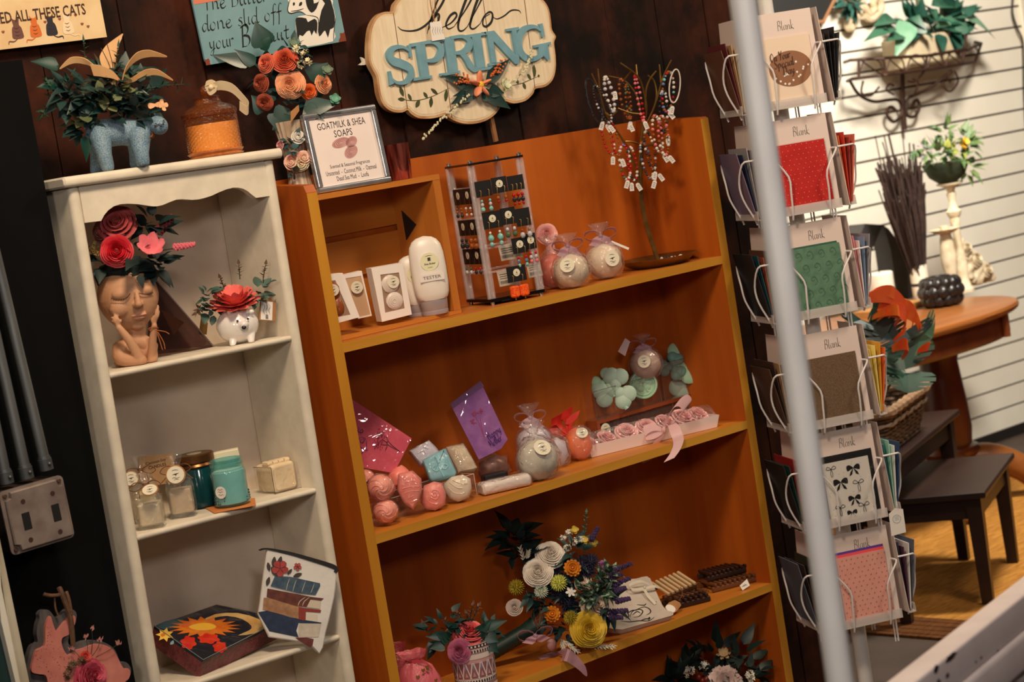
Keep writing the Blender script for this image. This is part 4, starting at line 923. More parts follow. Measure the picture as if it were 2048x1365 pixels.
# paper under the jar
t = MB(); a_, b_, c_, d_ = [Zw(220+x/k, 840+y/k, z2+.0007) for x, y in ((770,745),(1290,700),(1300,765),(930,835))]
t.add([a_,b_,c_,d_]+[p+V((0,0,.0006)) for p in (a_,b_,c_,d_)], [(0,3,2,1),(4,5,6,7),(0,1,5,4),(1,2,6,5),(2,3,7,6),(3,0,4,7)])
tag(t.build('kraft_sheet', mat('orange kraft', (208,128,66), .8, c2=(196,116,56), ns=30), smooth=False), 'orange kraft paper slip lying under the pale blue jar', 'paper')
# pale bar leaning behind the blue jar
P = on(V((Y(452, 985, 3.14).x, 3.14, 0)), z2)
t = thing('soap_bar', 'pale cream wrapped soap bar standing behind the blue jar', 'soap', P); q = Q(P, FACE+.15)
mb = MB(); o_ = q.pts([(885,335),(935,300),(1140,258),(1165,360),(1210,560),(930,600)], k, 220, 840); zz = q.inv @ P
mb.prism([(x, max(y, .0004)) for x, y in o_][::-1], -.022, 0, q.mx, .0015); mb.build('bar', mat('cream soap', (232,226,196), .45, c2=(224,216,184), ns=20), t, True)
mx = q.at(220+1085/k, 840+365/k, .0003); mb = MB(); flat(mb, disc(.007), mx); mb.build('sticker', paper, t, True, False)
# box of wax melts
P = on(Zw(551, 990, z2), z2)
t = thing('wax_box', 'clear plastic box of creamy wax melts at the right end of its shelf', 'soap box', P)
A0 = Zw(220+1470/k, 840+665/k, z2); B0 = Zw(220+1735/k, 840+600/k, z2); B0.y = max(B0.y, A0.y-.0); r_ = (B0-A0).normalized(); n_ = V((-r_.y, r_.x, 0)); wdt = (B0-A0).length*1.02; dp = .055
bx = frame(A0, r_, n_); z_a = .050
mb = MB(); mb.rbox((.003,.004,.001), (wdt-.008,dp,z_a), .008, bx, 4, 1); mb.rbox((.006,.002,.004), (wdt-.012,.006,z_a-.004), .006, bx, 4, 1); mb.build('wax_block', mat('creamy wax', (238,216,180), .5, c2=(228,204,166), ns=22), t, True)
mb = MB()
for i in range(4): mb.rbox((.004+i*(wdt-.012)/4,.012,z_a-.002), (.002+(i+1)*(wdt-.012)/4,.034,z_a+.006), .004, bx, 3, 0)
mb.build('wax_cubes', _mats['creamy wax'], t, True)
MB().box((0,0,.0006), (wdt,dp,.046), bx).build('clear_box', clear, t, True, False)
mb = MB()
for pts in ([(0,0,0),(0,0,.047)], [(0,0,.047),(0,dp,.047)], [(wdt,0,0),(wdt,0,.056)], [(0,0,0),(wdt,0,0)]): mb.tube([bx @ V(p) for p in pts], .0006, 4)
mb.build('box_edges', mat('dark plastic edge', (84,66,50), .3), t, True)
# ------------------------------------------------------------------ third shelf
z3 = .6425
k, ox, oy = 4.452, 260, 1060
def PZ(a, b, z): return Zw(ox+a/k, oy+b/k, z)
def PX(a, b): return (ox+a/k, oy+b/k)
F0 = Y(*PX(650,1168), 3.057); B0 = Y(*PX(770,668), 3.185); R0 = Y(*PX(1385,795), 3.112)
nrm = (R0-F0).cross(B0-F0).normalized(); nrm = nrm if nrm.z > 0 else -nrm
d0 = F0; d = ray(*PX(212,862)); cs = [F0, R0, B0, CC + d*((d0-CC).dot(nrm)/d.dot(nrm))]
t = thing('art_box', 'flat box with a colourful sun and moon floral print on a burgundy embossed base', 'box', on(cs[0], z3))
def slab(mb, pts, z0, z1):
    n = len(pts); vs = [p+nrm*z for z in (z0,z1) for p in pts]
    mb.add(vs, [tuple(range(n))[::-1], tuple(range(n,2*n))] + [(i,(i+1)%n,(i+1)%n+n,i+n) for i in range(n)]); return mb
base = cs; d0 = cs[0]
def PA(a, b): d = ray(*PX(a, b)); return CC + d*((d0-CC).dot(nrm)/d.dot(nrm))
slab(MB(), base, -.036, -.004).build('embossed_base', mat('burgundy embossed', (122,52,58), .4, c2=(98,36,44), ns=40, bump=.9, bs=170), t, True, False)
art = slab(MB(), base, -.0039, 0).build('print', mat('midnight print', (22,34,52), .35, c2=(16,24,40), ns=20), t, True, False)
def blot(nm, pts, m, dz, sm=2):
    mb = MB(); P = cr([PA(a, b) for a, b in pts], sm, True)
    mb.add([p + nrm*(.0003+dz) for p in P], [tuple(range(len(P)))]); mb.build(nm, m, art, True, False)
blot('teal_print', [(240,850),(380,800),(480,800),(420,860),(300,890)], mat('teal print', (40,92,108), .4), 0)
blot('moon_print', [(640,815),(760,755),(960,745),(1150,800),(1205,870),(1120,925),(960,945),(1060,900),(1080,860),(1000,800),(860,770),(740,790)], mat('moon print', (222,190,130), .4, c2=(214,160,84), ns=40), .0002)
sun = [(660+ (330 if i % 2 else 215)*cos(i*pi/17)*(1.0), 870 + (96 if i % 2 else 62)*sin(i*pi/17)) for i in range(34)]
blot('sun_print', sun, mat('orange sun print', (232,134,36), .4, c2=(214,96,26), ns=60), .0003, 1)
blot('sun_face', [(520,870),(600,840),(700,835),(770,865),(720,895),(600,900)], mat('yellow sun face', (240,188,60), .4), .0005)
for c, rx, ry in (((520,1010),66,56), ((700,975),92,44), ((800,1050),60,48)): blot('red_flower', [(c[0]+rx*(1+.13*sin(i*pi/3))*cos(i*pi/18), c[1]+ry*(1+.13*sin(i*pi/3))*sin(i*pi/18)) for i in range(36)], mat('scarlet print', (214,30,24), .4, c2=(232,66,30), ns=60), .0006)
blot('yellow_flower', [(310+ (84 if i % 2 else 46)*cos(i*pi/7), 940 + (66 if i % 2 else 36)*sin(i*pi/7)) for i in range(14)], mat('yellow print', (238,196,84), .4), .0007)
blot('flower_centre', [(270,940),(300,925),(315,945),(285,960)], mat('amber print', (206,120,40), .4), .0009)
blot('blue_flower', [(360,1010),(385,990),(390,1020),(360,1030)], mat('pale blue print', (120,160,170), .4), .0008)
mb = MB(); slab(mb, base, .0016, .0022); mb.build('clear_lid', sleeve, t, True, False)
mb = MB(); up = nrm*.002
mb.tube([base[3]+up, base[0]+up, base[1]+up], .0007, 4); mb.build('lid_edge', mat('grey plastic edge', (120,126,124), .3), t, True)
# zipper pouch
P = Y(260+1500/4.452, 1060+1050/4.452, 3.045)
t = thing('zipper_pouch', 'white zipper pouch printed with a stack of old books and red flowers', 'pouch', on(Y(620,1285,3.07), z3))
q = Q(P, FACE*.55, .12); s_ = q.s/k
O_ = [(1220,182),(1400,216),(1600,268),(1830,345),(1842,380),(1832,520),(1822,600),(1775,810),(1745,920),(1735,985),(1722,1050),(1690,1108),(1660,1085),(1610,1030),(1500,1000),(1240,960),(1140,750),(1160,650),(1188,420)]
mb = MB(); pp = q.pts(O_, k, ox, oy)[::-1]; mb.prism(pp, -.010, 0, q.mx, .002); fab = mat('white canvas', (226,222,216), .8, c2=(214,210,206), ns=14, bump=.3, bs=40); mb.build('body', fab, t, True)
mb = MB(); band(mb, q.pts([(1158,184),(1230,172),(1420,210),(1600,262),(1790,322),(1836,352),(1826,382)], k, ox, oy), [10*s_,16*s_,26*s_,34*s_,40*s_,36*s_,30*s_], -.012, .0015, q.mx); mb.build('zip', mat('black zip tape', (20,18,18), .6), t, True)
def pr_(nm, pts, c, th, sm=0, c2=None, grp=None):
    mb = MB(); flat(mb, q.pts(pts, k, ox, oy), q.mx, th, sm); return mb.build(nm, mat(nm+' ink '+str(c), c, .7, c2=c2, ns=90), t, True, False)
pr_('navy_book', [(1140,735),(1240,718),(1420,780),(1705,828),(1690,850),(1500,832),(1480,900),(1500,960),(1455,950),(1240,905)], (38,54,84), .0006, c2=(28,42,70)); pr_('pages', [(1500,835),(1702,838),(1678,955),(1498,962)], (206,196,180), .0008, c2=(186,176,160))
pr_('burgundy_book', [(1470,962),(1560,958),(1635,975),(1625,1030),(1600,1050),(1520,1000)], (112,52,50), .0007, c2=(90,40,40))
pr_('tan_book', [(1190,606),(1300,612),(1520,690),(1560,712),(1545,810),(1480,790),(1180,712)], (176,132,96), .0009, c2=(146,104,74)); pr_('red_spine', [(1500,690),(1700,716),(1695,740),(1565,730),(1562,810),(1500,800)], (140,54,46), .0011); pr_('pages', [(1570,735),(1668,758),(1664,822),(1562,806)], (214,204,188), .0011)
pr_('brown_book', [(1222,524),(1340,546),(1480,572),(1620,600),(1725,612),(1700,632),(1610,622),(1580,690),(1480,680),(1215,600)], (112,56,44), .0013, c2=(84,40,34)); pr_('pages', [(1605,625),(1698,640),(1690,706),(1572,690)], (206,192,170), .0015)
pr_('blue_book', [(1290,412),(1430,420),(1690,478),(1692,500),(1650,582),(1500,566),(1250,502)], (70,92,110), .0016, c2=(48,68,88))
for x in (1420,1480,1560,1640): 
    mb = MB(); pen(mb, q.pts([(x,430+(x-1400)*.2),(x-18,480+(x-1400)*.2),(x-34,552+(x-1400)*.06)], k, ox, oy), 5*s_, q.mx, .0019); mb.build('spine_line', mat('gilt ink', (196,188,170), .6), t, True, False)
for x in (1500,1540): 
    mb = MB(); pen(mb, q.pts([(x+60,600),(x+10,640),(x-6,680)], k, ox, oy), 7*s_, q.mx, .0017); mb.build('spine_line', _mats['gilt ink'], t, True, False)
mb = MB()
for a0, a1 in (((1285,240),(1275,340)), ((1345,236),(1320,330)), ((1255,330),(1310,420)), ((1440,350),(1400,400)), ((1530,390),(1450,420)), ((1240,420),(1215,500)), ((1225,290),(1240,370))):
    p0, p1 = q.uv(ox+a0[0]/k, oy+a0[1]/k), q.uv(ox+a1[0]/k, oy+a1[1]/k); d = V((p1[0]-p0[0], p1[1]-p0[1])); n = V((-d.y, d.x))*.22; flat(mb, [p0, (p0[0]+d.x*.5+n.x, p0[1]+d.y*.5+n.y), p1, (p0[0]+d.x*.5-n.x, p0[1]+d.y*.5-n.y)], q.mx, .0018, 3)
mb.build('leaf_print', mat('charcoal leaf ink', (62,52,48), .7), t, True, False)
for cx_, cy_, R_, c_ in ((1335,345,74,(176,72,68)), (1490,330,36,(180,90,84))):
    pr_('flower_print', [(cx_+R_*(1-.30*abs(sin(2.5*i*pi/30)**6))*cos(i*pi/30+.3), cy_+R_*(1-.30*abs(sin(2.5*i*pi/30)**6))*sin(i*pi/30+.3)) for i in range(60)], c_, .0021, 0, (150,50,50))
    for j in range(5): mb = MB(); a_ = j*2*pi/5+.3+pi/5; pen(mb, q.pts([(cx_,cy_),(cx_+R_*.4*cos(a_),cy_+R_*.4*sin(a_)),(cx_+R_*.72*cos(a_),cy_+R_*.72*sin(a_))], k, ox, oy), 6*s_, q.mx, .0024); mb.build('petal_line', mat('dark red ink', (96,34,34), .7), t, True, False)
# ------------------------------------------------------------------ left: conduits, switch box, bunny, leaning frame
zinc = mat('galvanised steel', (150,154,156), .38, .75, c2=(118,122,124), ns=12, stretch=(3,3,.4), bump=.03)
for i, (a, b, lab) in enumerate((((65,820),(93,938),'grey steel conduit pipe entering the switch box at its right corner'), ((24,820),(54,955),'grey steel conduit pipe in the middle of the three above the switch box'), ((-16,820),(14,965),'grey steel conduit pipe at the picture edge, leftmost above the switch box'))):
    p1 = Y(*b, 3.035); p0 = Y(*a, 3.035); d = (p0-p1); p0 = p1 + d*(.62/d.z); t = thing('conduit', lab, 'pipe', p1, group='steel conduits above the switch box')
    MB().tube([p1, p0], .0086, 16).build('pipe', zinc, t, True)
    dd = d.normalized(); mb = MB(); mb.tube([p1-dd*.002, p1+dd*.016, p1+dd*.0165, p1+dd*.020], [.0112,.0112,.0104,.0100], 16); mb.ball(p1+dd*.008+V((.001,-.0115,0)), .0032, 8, 6); mb.build('coupling', mat('dull zinc', (96,100,104), .45, .7), t, True)
q = Q(Y(26, 1113, 3.008), 0, 0, .0); P = q.P
rr = q.uv(152, 1074); q = Q(P, 0, 0, math.atan2(rr[1], rr[0])); w_, h_ = q.uv(152,1074)[0], q.uv(2,985)[1]
t = thing('switch_box', 'square steel switch box with two toggle slots on the black wall', 'switch box', Y(76, 1030, 3.05))
steel = mat('worn steel plate', (150,136,128), .5, .35, c2=(122,108,102), ns=26, bump=.06, bs=90)
MB().prism(rrect(.002,.002,w_-.002,h_-.002,.004), -.068, -.006, q.mx).build('box', mat('dark steel box', (74,60,54), .5, .6), t, True)
MB().prism(rrect(0,0,w_,h_,.008), -.006, -.003, q.mx).build('rim', steel, t, True)
c_ = .016
MB().prism([(c_,.004),(w_-.005,.004),(w_-.005,.010),(w_-.005,h_-c_),(w_-c_*.8,h_-c_*.9),(w_-c_,h_-.004),(c_*1.0,h_-.004),(c_*.9,h_-c_*.8),(.006,h_-c_),(.006,c_),(c_*.85,c_*.8)], -.003, .004, q.mx, .002).build('cover_plate', steel, t, True)
dk = mat('slot black', (8,8,9), .9)
for a, b in ((350,838),(752,722)): 
    mb = MB(); x, y = q.uv(a/6.825, 920+b/6.825); mb.prism(rrect(x-.0068,y-.0135,x+.0068,y+.0135,.001), .0035, .0044, q.mx); o = mb.build('toggle_slot', dk, t, True, False)
for a, b in ((297,572),(700,460),(404,1094),(806,982)): 
    x, y = q.uv(a/6.825, 920+b/6.825); MB().prism(disc(.0040, 14, (x,y)), .0035, .0044, q.mx).build('screw_hole', mat('rust hole', (52,30,22), .8), t, True, False)
for x, y in ((.008,h_-.008),(w_-.008,h_-.008),(w_-.008,.008),(.008,.008)):
    MB().prism(disc(.0034, 12, (x,y)), -.003, .000, q.mx, .0006).build('corner_screw', mat('screw brown', (92,70,58), .5, .4), t, True)
# bunny
k, ox, oy = 6.35, 0, 1150; q = Q(Y(170, 1300, 3.045), 0, 0, 0)
t = thing('bunny_sign', 'pink wooden bunny cutout with a pink rose hanging on the black wall', 'sign', Y(170, 1330, 3.07)); s_ = q.s/k
gy = mat('weathered grey wood', (92,88,88), .75, c2=(66,62,64), ns=30, stretch=(3,3,.3)); pk = mat('distressed pink paint', (206,130,116), .65, c2=(188,108,98), ns=30)
BO = [(352,1110),(372,1000),(415,900),(480,862),(466,760),(478,640),(502,560),(500,500),(540,455),(600,446),(640,470),(690,535),(720,548),(770,520),(840,450),(890,438),(940,452),(972,500),(966,580),(940,660),(880,780),(870,880),(940,905),(1050,850),(1160,836),(1280,845),(1380,890),(1460,960),(1530,1110),(1590,1110),(1640,1150),(1664,1210),(1650,1290),(1600,1380),(1560,1500),(1500,1700),(600,1700),(480,1500),(400,1400),(345,1250)]
MB().prism([(p.x,p.y) for p in cr([(a,b,0) for a,b in q.pts(BO, k, ox, oy)], 3, True)][::-1], -.012, 0, q.mx).build('back_board', gy, t, True, 30)
BI = [(378,1180),(400,1090),(440,960),(545,900),(552,760),(560,640),(600,540),(625,532),(650,620),(690,720),(715,700),(780,620),(850,540),(890,515),(930,530),(935,600),(900,680),(850,760),(770,800),(760,870),(790,960),(850,1020),(940,960),(1050,930),(1180,880),(1300,890),(1420,960),(1520,1150),(1560,1190),(1610,1190),(1632,1240),(1610,1320),(1560,1365),(1500,1500),(1440,1690),(640,1690),(600,1500),(590,1400),(560,1280),(480,1262),(390,1240)]
MB().prism([(p.x,p.y) for p in cr([(a,b,0) for a,b in q.pts(BI, k, ox, oy)], 3, True)][::-1], 0, .006, q.mx).build('pink_board', pk, t, True, 30)
r_ = random.Random(4); mb = MB()
for i in range(90):
    a, b = r_.uniform(420,900), r_.uniform(900,1330)
    if i > 70: a, b = r_.uniform(570,640), r_.uniform(620,900)
    u = q.uv(ox+a/k, oy+b/k); flat(mb, disc(r_.uniform(2,9)*s_, 6, u, r_.uniform(2,6)*s_), q.mx, .0063)
o = mb.build('worn_specks', mat('worn speck', (104,52,44), .8), t, True, False)
mb = MB(); rose(mb, q.mx @ V((*q.uv(1130/k, oy+1275/k), .014)), (.1,-1,.1), 235*s_, 7, 6, 1.0); mb.build('rose', mat('bunny rose', (204,84,104), .6, c2=(188,66,90), ns=30), t, True)
def bp(a, b, z=.01): return q.mx @ V((*q.uv(a/k, oy+b/k), z))
mb = MB(); rose(mb, bp(1040,1030,.012), (-.2,-1,.3), 70*s_, 4, 4, .6); mb.build('coral_bud', mat('coral bud', (196,62,52), .6), t, True)
for a, b, tx, ty in ((1110,1040,1108,690), (1060,1040,1035,800), (1130,1030,1215,830), (1180,1040,1450,870), (980,1060,850,940)):
    ms = MB(); ms.tube(cr([bp(a,b), bp((a+tx)/2+10,(b+ty)/2,.014), bp(tx,ty,.014)], 4), .0005, 4); ms.build('stem', stemm, t, True)
    mb = MB(); p = bp(tx,ty,.014)
    for i in range(9): leaf(mb, p + V((r_.uniform(-1,1),0,r_.uniform(-1,.6)))*.0035, V((r_.uniform(-.8,.8),-.3,1)), (0,-1,0), .006, .0022, .1, .2, 4)
    mb.build('pink_sprig', mat('pink straw', (206,140,130), .7), t, True)
for a, b in ((880,1150),(820,1260),(1000,1080)):
    mb = MB(); stars(mb, bp(a,b,.008), (0,-1,0), .008, 12, .004); mb.build('dry_moss', mat('olive moss', (92,74,52), .8), t, True)
for pts, w in (([(735,165,.004),(745,240,.01),(790,380,.012),(850,560,.012),(890,900,.01)], .0042), ([(815,215,.006),(830,330,.012),(850,500,.014)], .0030), ([(530,245,.006),(600,262,.008),(690,258,.01),(760,235,.01)], .0030), ([(670,280,.006),(680,420,.006),(715,520,.006)], .0016)):
    MB().tube(cr([bp(a,b,z) for a,b,z in pts], 5), w, 7).build('raffia_strand', mat('brown raffia', (112,78,52), .8, c2=(78,52,36), ns=90), t, True)
# white frame leaning at the lower left
t = thing('leaning_frame', 'white painted frame with a dark teal panel at the lower left corner', 'frame', Y(20, 1365, 2.98))
q = Q(Y(40, 1300, 2.95), 0, .02, -.035); k, ox, oy = 6.35, 0, 1150
MB().prism(q.pts([(-60,-620),(-10,-600),(395,1365),(560,2200),(380,2200),(240,1365)], k, ox, oy)[::-1], -.03, -.006, q.mx).build('frame_side', mat('ivory distressed paint', (196,188,168), .55, c2=(172,162,140), ns=12), t, True, False)
MB().prism(q.pts([(-110,-600),(-55,-620),(0,160),(240,1365),(390,2200),(300,2200),(182,1365),(0,600)], k, ox, oy)[::-1], -.03, .004, q.mx).build('frame_front', mat('white distressed paint', (224,220,206), .5, c2=(208,200,184), ns=12), t, True, False)
MB().prism(q.pts([(-700,-600),(-100,-600),(0,600),(182,1365),(300,2200),(-700,2200)], k, ox, oy)[::-1], -.028, -.010, q.mx).build('panel', mat('dark teal panel', (26,52,52), .5), t, True, False)
# ------------------------------------------------------------------ top shelf of the bookcase
ZT = 1.1345
cw = wood('crate pine', (204,130,52), (176,100,32), 0, sc=18); cwz = wood('crate pine upright', (200,126,52), (176,102,36), 2, sc=18)
CY0, CY1, CX0, CX1, CZ1 = 3.098, 3.228, 2.2015, 2.516, 1.398
t = thing('crate', 'small open pine crate on its side at the left end of the top shelf', 'crate', (2.36, 3.165, ZT+.0004))
MB().box((CX0, CY0, CZ1-.010), (CX1, CY1, CZ1)).build('board', cw, t, True, False); MB().box((CX0, CY0, ZT+.0005), (CX1, CY1, ZT+.0075)).build('board', cw, t, True, False)
MB().box((CX1-.017, CY0+.0005, ZT+.0078), (CX1-.0002, CY1, CZ1-.0104)).build('end_board', cwz, t, True, False); MB().box((CX0+.0002, CY0+.0005, ZT+.0078), (CX0+.012, CY1, CZ1-.0104)).build('end_board', cwz, t, True, False)
for z0, z1 in ((1.142,1.226),(1.2345,1.304),(1.3155,1.3875)): MB().box((CX0, CY1+.0002, z0), (CX1, CY1+.0065, z1)).build('slat', cw, t, True, False)
mb = MB(); mb.prism([(3.205,1.283),(3.205,1.340),(3.168,1.310)], 0, .0012, frame((CX1-.0182,0,0), (0,1,0), (0,0,1))); mb.build('arrow_mark', mat('charcoal paint', (34,22,16), .8), t, True, False)
# window boxes of soap
wbox = mat('white card box', (236,226,218), .6); k, ox, oy = 3.688, 600, 350
def window_box(lab, pts, y, rz, depth, win, soapm, labpos, lean=0, side=0, soapn=2):
    q = Q(Y(ox+pts[3][0]/k, oy+pts[3][1]/k, y), rz, lean); A_ = q.pts(pts, k, ox, oy)
    z0 = ZT+.0078; P = V((q.P.x, q.P.y, z0)); lift = min(p[1] for p in A_); q.mx = q.mx
    dz = z0 - (q.mx @ V((0,lift,0))).z
    t = thing('window_box', lab, 'soap box', P)
    mx = M.Translation((0,0,dz*.0)) @ q.mx
    o_ = A_[::-1]; Wn = q.pts(win, k, ox, oy)
    mb = MB(); mb.prism(o_, -depth, -.0012, mx); mb.build('box', wbox, t, True, False)
    # front frame around the window
    mb = MB(); n = 4; F_ = [V((*p, -.0010)) for p in A_]; I_ = [V((*p, -.0010)) for p in Wn]; F2 = [V((*p, .0002)) for p in A_]; I2 = [V((*p, .0002)) for p in Wn]
    vs = F_+I_+F2+I2; fs = []
    for i in range(4): j = (i+1)%4; fs += [(8+i,8+j,12+j,12+i), (i,4+i,4+j,j), (i,j,8+j,8+i), (4+i,12+i,12+j,4+j)]
    mb.add(vs, fs, mx); mb.build('window_frame', wbox, t, True, False)
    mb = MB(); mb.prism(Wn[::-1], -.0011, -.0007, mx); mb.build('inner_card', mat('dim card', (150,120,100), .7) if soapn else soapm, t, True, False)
    cx = sum(p[0] for p in Wn)/4; cy = sum(p[1] for p in Wn)/4; ww = abs(Wn[1][0]-Wn[0][0]); hh = abs(Wn[0][1]-Wn[3][1])
    for i in range(soapn):
        mb = MB(); mb.ball((cx+(.0015 if i else -.0015), cy+hh*(.22-.46*i), -.0003), (ww*.46, hh*.24, .0045), 16, 10, mx=mx, j=.1)
        for kx in range(3): mb.tube([(cx+ww*(.10+.09*kx)*cos(a), cy+hh*(.22-.46*i)+ww*(.10+.09*kx)*sin(a), .0042-.0006*kx) for a in [i2*pi/8 for i2 in range(17)]], .0006, 4, mx=mx)
        mb.build('soap', soapm, t, True)
    mb = MB(); mb.prism(Wn[::-1], .0055, .0058, mx) if False else None
    u = q.uv(ox+labpos[0]/k, oy+labpos[1]/k); round_tag(t, mx @ M.Translation((u[0], u[1], .0052)), labpos[2]/k*q.s)
    return t
honeysoap = mat('amber soap', (150,78,34), .35, c2=(126,60,24), ns=25); pearl = mat('pearl soap', (224,210,200), .35, c2=(212,196,186), ns=25)
window_box('white window box of pearl white soaps, nearest the lotion bottles', [(525,690),(755,650),(825,1030),(605,1085)], 3.118, FACE+.35, .034, [(592,737),(730,720),(772,985),(628,1018)], pearl, (682,790,46))
window_box('white window box of amber brown soap half hidden by the bookcase side', [(140,745),(315,724),(440,1050),(255,1100)], 3.105, FACE+.3, .030, [(170,790),(260,778),(372,1032),(270,1052)], honeysoap, (240,850,44))
window_box('tan fronted soap box standing between two white window boxes', [(310,742),(455,708),(530,1040),(430,1062)], 3.150, FACE+.3, .028, [(335,765),(450,745),(520,1030),(436,1050)], mat('tan soap', (196,160,126), .5), (415,830,46), soapn=0)
# lotion bottles
def bottle(P, w, h, lab, tester):
    t = thing('lotion_bottle', lab, 'bottle', P, FACE+.12)
    bm = mat('white lotion plastic', (232,224,214), .35, c2=(226,217,206), ns=10); cap = .19*h
    mb = MB(); prof = []
    for f, wf, df in ((0,.76,.62),(.03,.84,.66),(.1,.93,.7),(.25,.99,.68),(.5,1.0,.62),(.72,.97,.52),(.85,.88,.42),(.93,.70,.32),(.975,.45,.22),(1,.06,.05)): prof.append((f,wf,df))
    vs = []; n = 28
    for f, wf, df in prof:
        for i in range(n):
            a = 2*pi*i/n; c, s = cos(a), sin(a); kk = 1/((abs(c)**2.5+abs(s)**2.5)**.4); vs.append((w/2*wf*c*kk, w/2*df*s*kk, cap+(h-cap)*f))
    m_ = len(prof); mb.add(vs, [(j*n+i, j*n+(i+1)%n, (j+1)*n+(i+1)%n, (j+1)*n+i) for j in range(m_-1) for i in range(n)] + [tuple(range(n))[::-1], tuple(range((m_-1)*n, m_*n))])
    mb.build('bottle_body', bm, t, smooth=60)
    mb = MB(); mb.lathe([(w*.36,0),(w*.37,.001),(w*.37,cap*.28),(w*.355,cap*.3),(w*.37,cap*.34),(w*.39,cap)], 32); mb.v = [V((p.x, p.y*.8, p.z)) for p in mb.v]
    o = mb.build('cap', mat('silver cap', (176,170,176), .35, .3), t)
    def fy(x, z): return -w/2*(.62 if z < cap+.5*(h-cap) else .55)*math.sqrt(max(.1, 1-(x/(w/2))**2))
    R = w*.255; zc = cap + (h-cap)*.60
    mb = MB(); mb.grid(lambda u, v: (lambda r, a: (r*cos(a)+.002, fy(r*cos(a), zc+r*sin(a))-.0022 if False else -w/2*.615-.0006, zc+r*sin(a)))(R*v, 2*pi*u), 24, 2); lb = mb.build('label', mat('pale yellow label', (230,228,190), .6), t)
    mb = MB(); F_ = frame((.002, -w/2*.615-.0009, zc), (1,0,0), (0,0,1))
    flat(mb, [(-R*.16,R*.1),(R*.16,R*.1),(R*.16,R*.46),(-R*.16,R*.46)], F_); pen(mb, [(-R*.4,R*.62),(0,R*.68),(R*.4,R*.62)], .0007, F_)
    text_mesh('Shea Butter', F_ @ M.Translation((0,-R*.22,0)), R*1.25, None, .0002, mb, shear=.15, bold=.02); text_mesh('Lotion', F_ @ M.Translation((0,-R*.6,0)), R*.5, None, .0002, mb)
    mb.build('label_print', mat('dark olive ink', (62,58,40), .6), lb)
    if tester:
        mb = MB(); F2 = frame((.002, -w/2*.675-.0012, cap+(h-cap)*.355), (1,0,0), (0,0,1)); mb.prism([(-w*.34,-w*.1),(w*.34,-w*.1),(w*.34,w*.1),(-w*.34,w*.1)], 0, .0002, F2); s_ = mb.build('tester_strip', mat('clear tape', (236,228,220), .25), t, smooth=False)
        mb = MB(); text_mesh('TESTER', F2, w*.50, w*.085, .0005, mb, bold=.0); mb.build('lettering', mat('grey ink', (84,76,76), .6), s_)
    return t
P = Y(873, 636, 3.112); s_ = S(P); P.z = ZT+.0078
bottle(P, 72*s_, 158*s_, 'white lotion bottle marked TESTER standing upside down on its silver cap', True)
P = Y(842, 640, 3.155); P.z = ZT+.0078; bottle(P, 66*s_, 124*s_, 'white lotion bottle half hidden behind the tester bottle', False)
# framed sign on the crate
q = Q(Y(638, 391, 3.118), -.10, .10); k, ox, oy = 3.413, 550, 0; q.P.z = q.P.z
dz = CZ1 + .0006 - q.P.z
def S4(pts): return q.pts(pts, k, ox, oy)
t = thing('framed_sign', 'silver framed soap sign leaning on top of the crate', 'sign', V((q.P.x+.06, q.P.y, CZ1)))
w_, h_ = q.uv(781.5, 366)[0], q.uv(764.8, 209)[1]; mx = M.Translation((0,0,dz)) @ q.mx
mb = MB(); fwid = .0105
for (a,b,c,d) in ((0,0,w_,fwid),(0,h_-fwid,w_,h_),(0,fwid,fwid,h_-fwid),(w_-fwid,fwid,w_,h_-fwid)): mb.rbox((a,b,-.008), (c,d,.006), .003, mx, 3, 0 if c-a > d-b else 1)
mb.build('frame', mat('silver frame', (196,198,204), .22, .75, c2=(170,172,178), ns=30), t, True)
MB().box((fwid*.8,fwid*.8,-.006), (w_-fwid*.8,h_-fwid*.8,.0006), mx).build('print', mat('sign paper', (236,224,218), .6, c2=(230,214,210), ns=8), t, True, False)
mb = MB(); tw = w_*.66; cx = w_/2
text_mesh('GOATMILK & SHEA', mx @ M.Translation((cx,h_*.815,.0009)), tw, .0125, 0, mb, bold=0); text_mesh('SOAPS', mx @ M.Translation((cx,h_*.70,.0009)), w_*.25, .0125, 0, mb, bold=0)
text_mesh('Scented & Seasonal Fragrances', mx @ M.Translation((cx,h_*.305,.0009)), w_*.55, .0085, 0, mb, bold=0); text_mesh('Unscented  -  Coconut Milk  -  Oatmeal', mx @ M.Translation((cx,h_*.225,.0009)), w_*.70, .0085, 0, mb, bold=0); text_mesh('Dead Sea Mud  -  Loofa', mx @ M.Translation((cx,h_*.145,.0009)), w_*.44, .0085, 0, mb, bold=0)
mb.build('lettering', mat('charcoal ink', (44,34,40), .6), t, True, False)
pr = mat('printed pink soap', (206,160,156), .6, c2=(184,130,128), ns=60); pd = mat('printed rose line', (150,98,100), .6)
for c_, rx, ry, an in (((.44,.585),.125,.062,.15), ((.585,.575),.085,.065,.3), ((.55,.455),.10,.075,.3)):
    mb = MB(); flat(mb, [(w_*c_[0]+w_*rx*cos(a)*cos(an)-h_*ry*sin(a)*sin(an)*.4, h_*c_[1]+h_*ry*sin(a)+w_*rx*cos(a)*sin(an)) for a in [i*pi/12 for i in range(24)]], mx, .0009); o = mb.build('soap_print', pr, t, True, False)
    mb = MB()
    for f in (.75,.5,.28): pen(mb, [(w_*c_[0]+w_*rx*f*cos(a), h_*c_[1]+h_*ry*f*sin(a)+.2*w_*rx*f*cos(a)) for a in [i*pi/6 for i in range(11)]], .0007, mx, .0012)
    mb.build('print_line', pd, o, True, False)
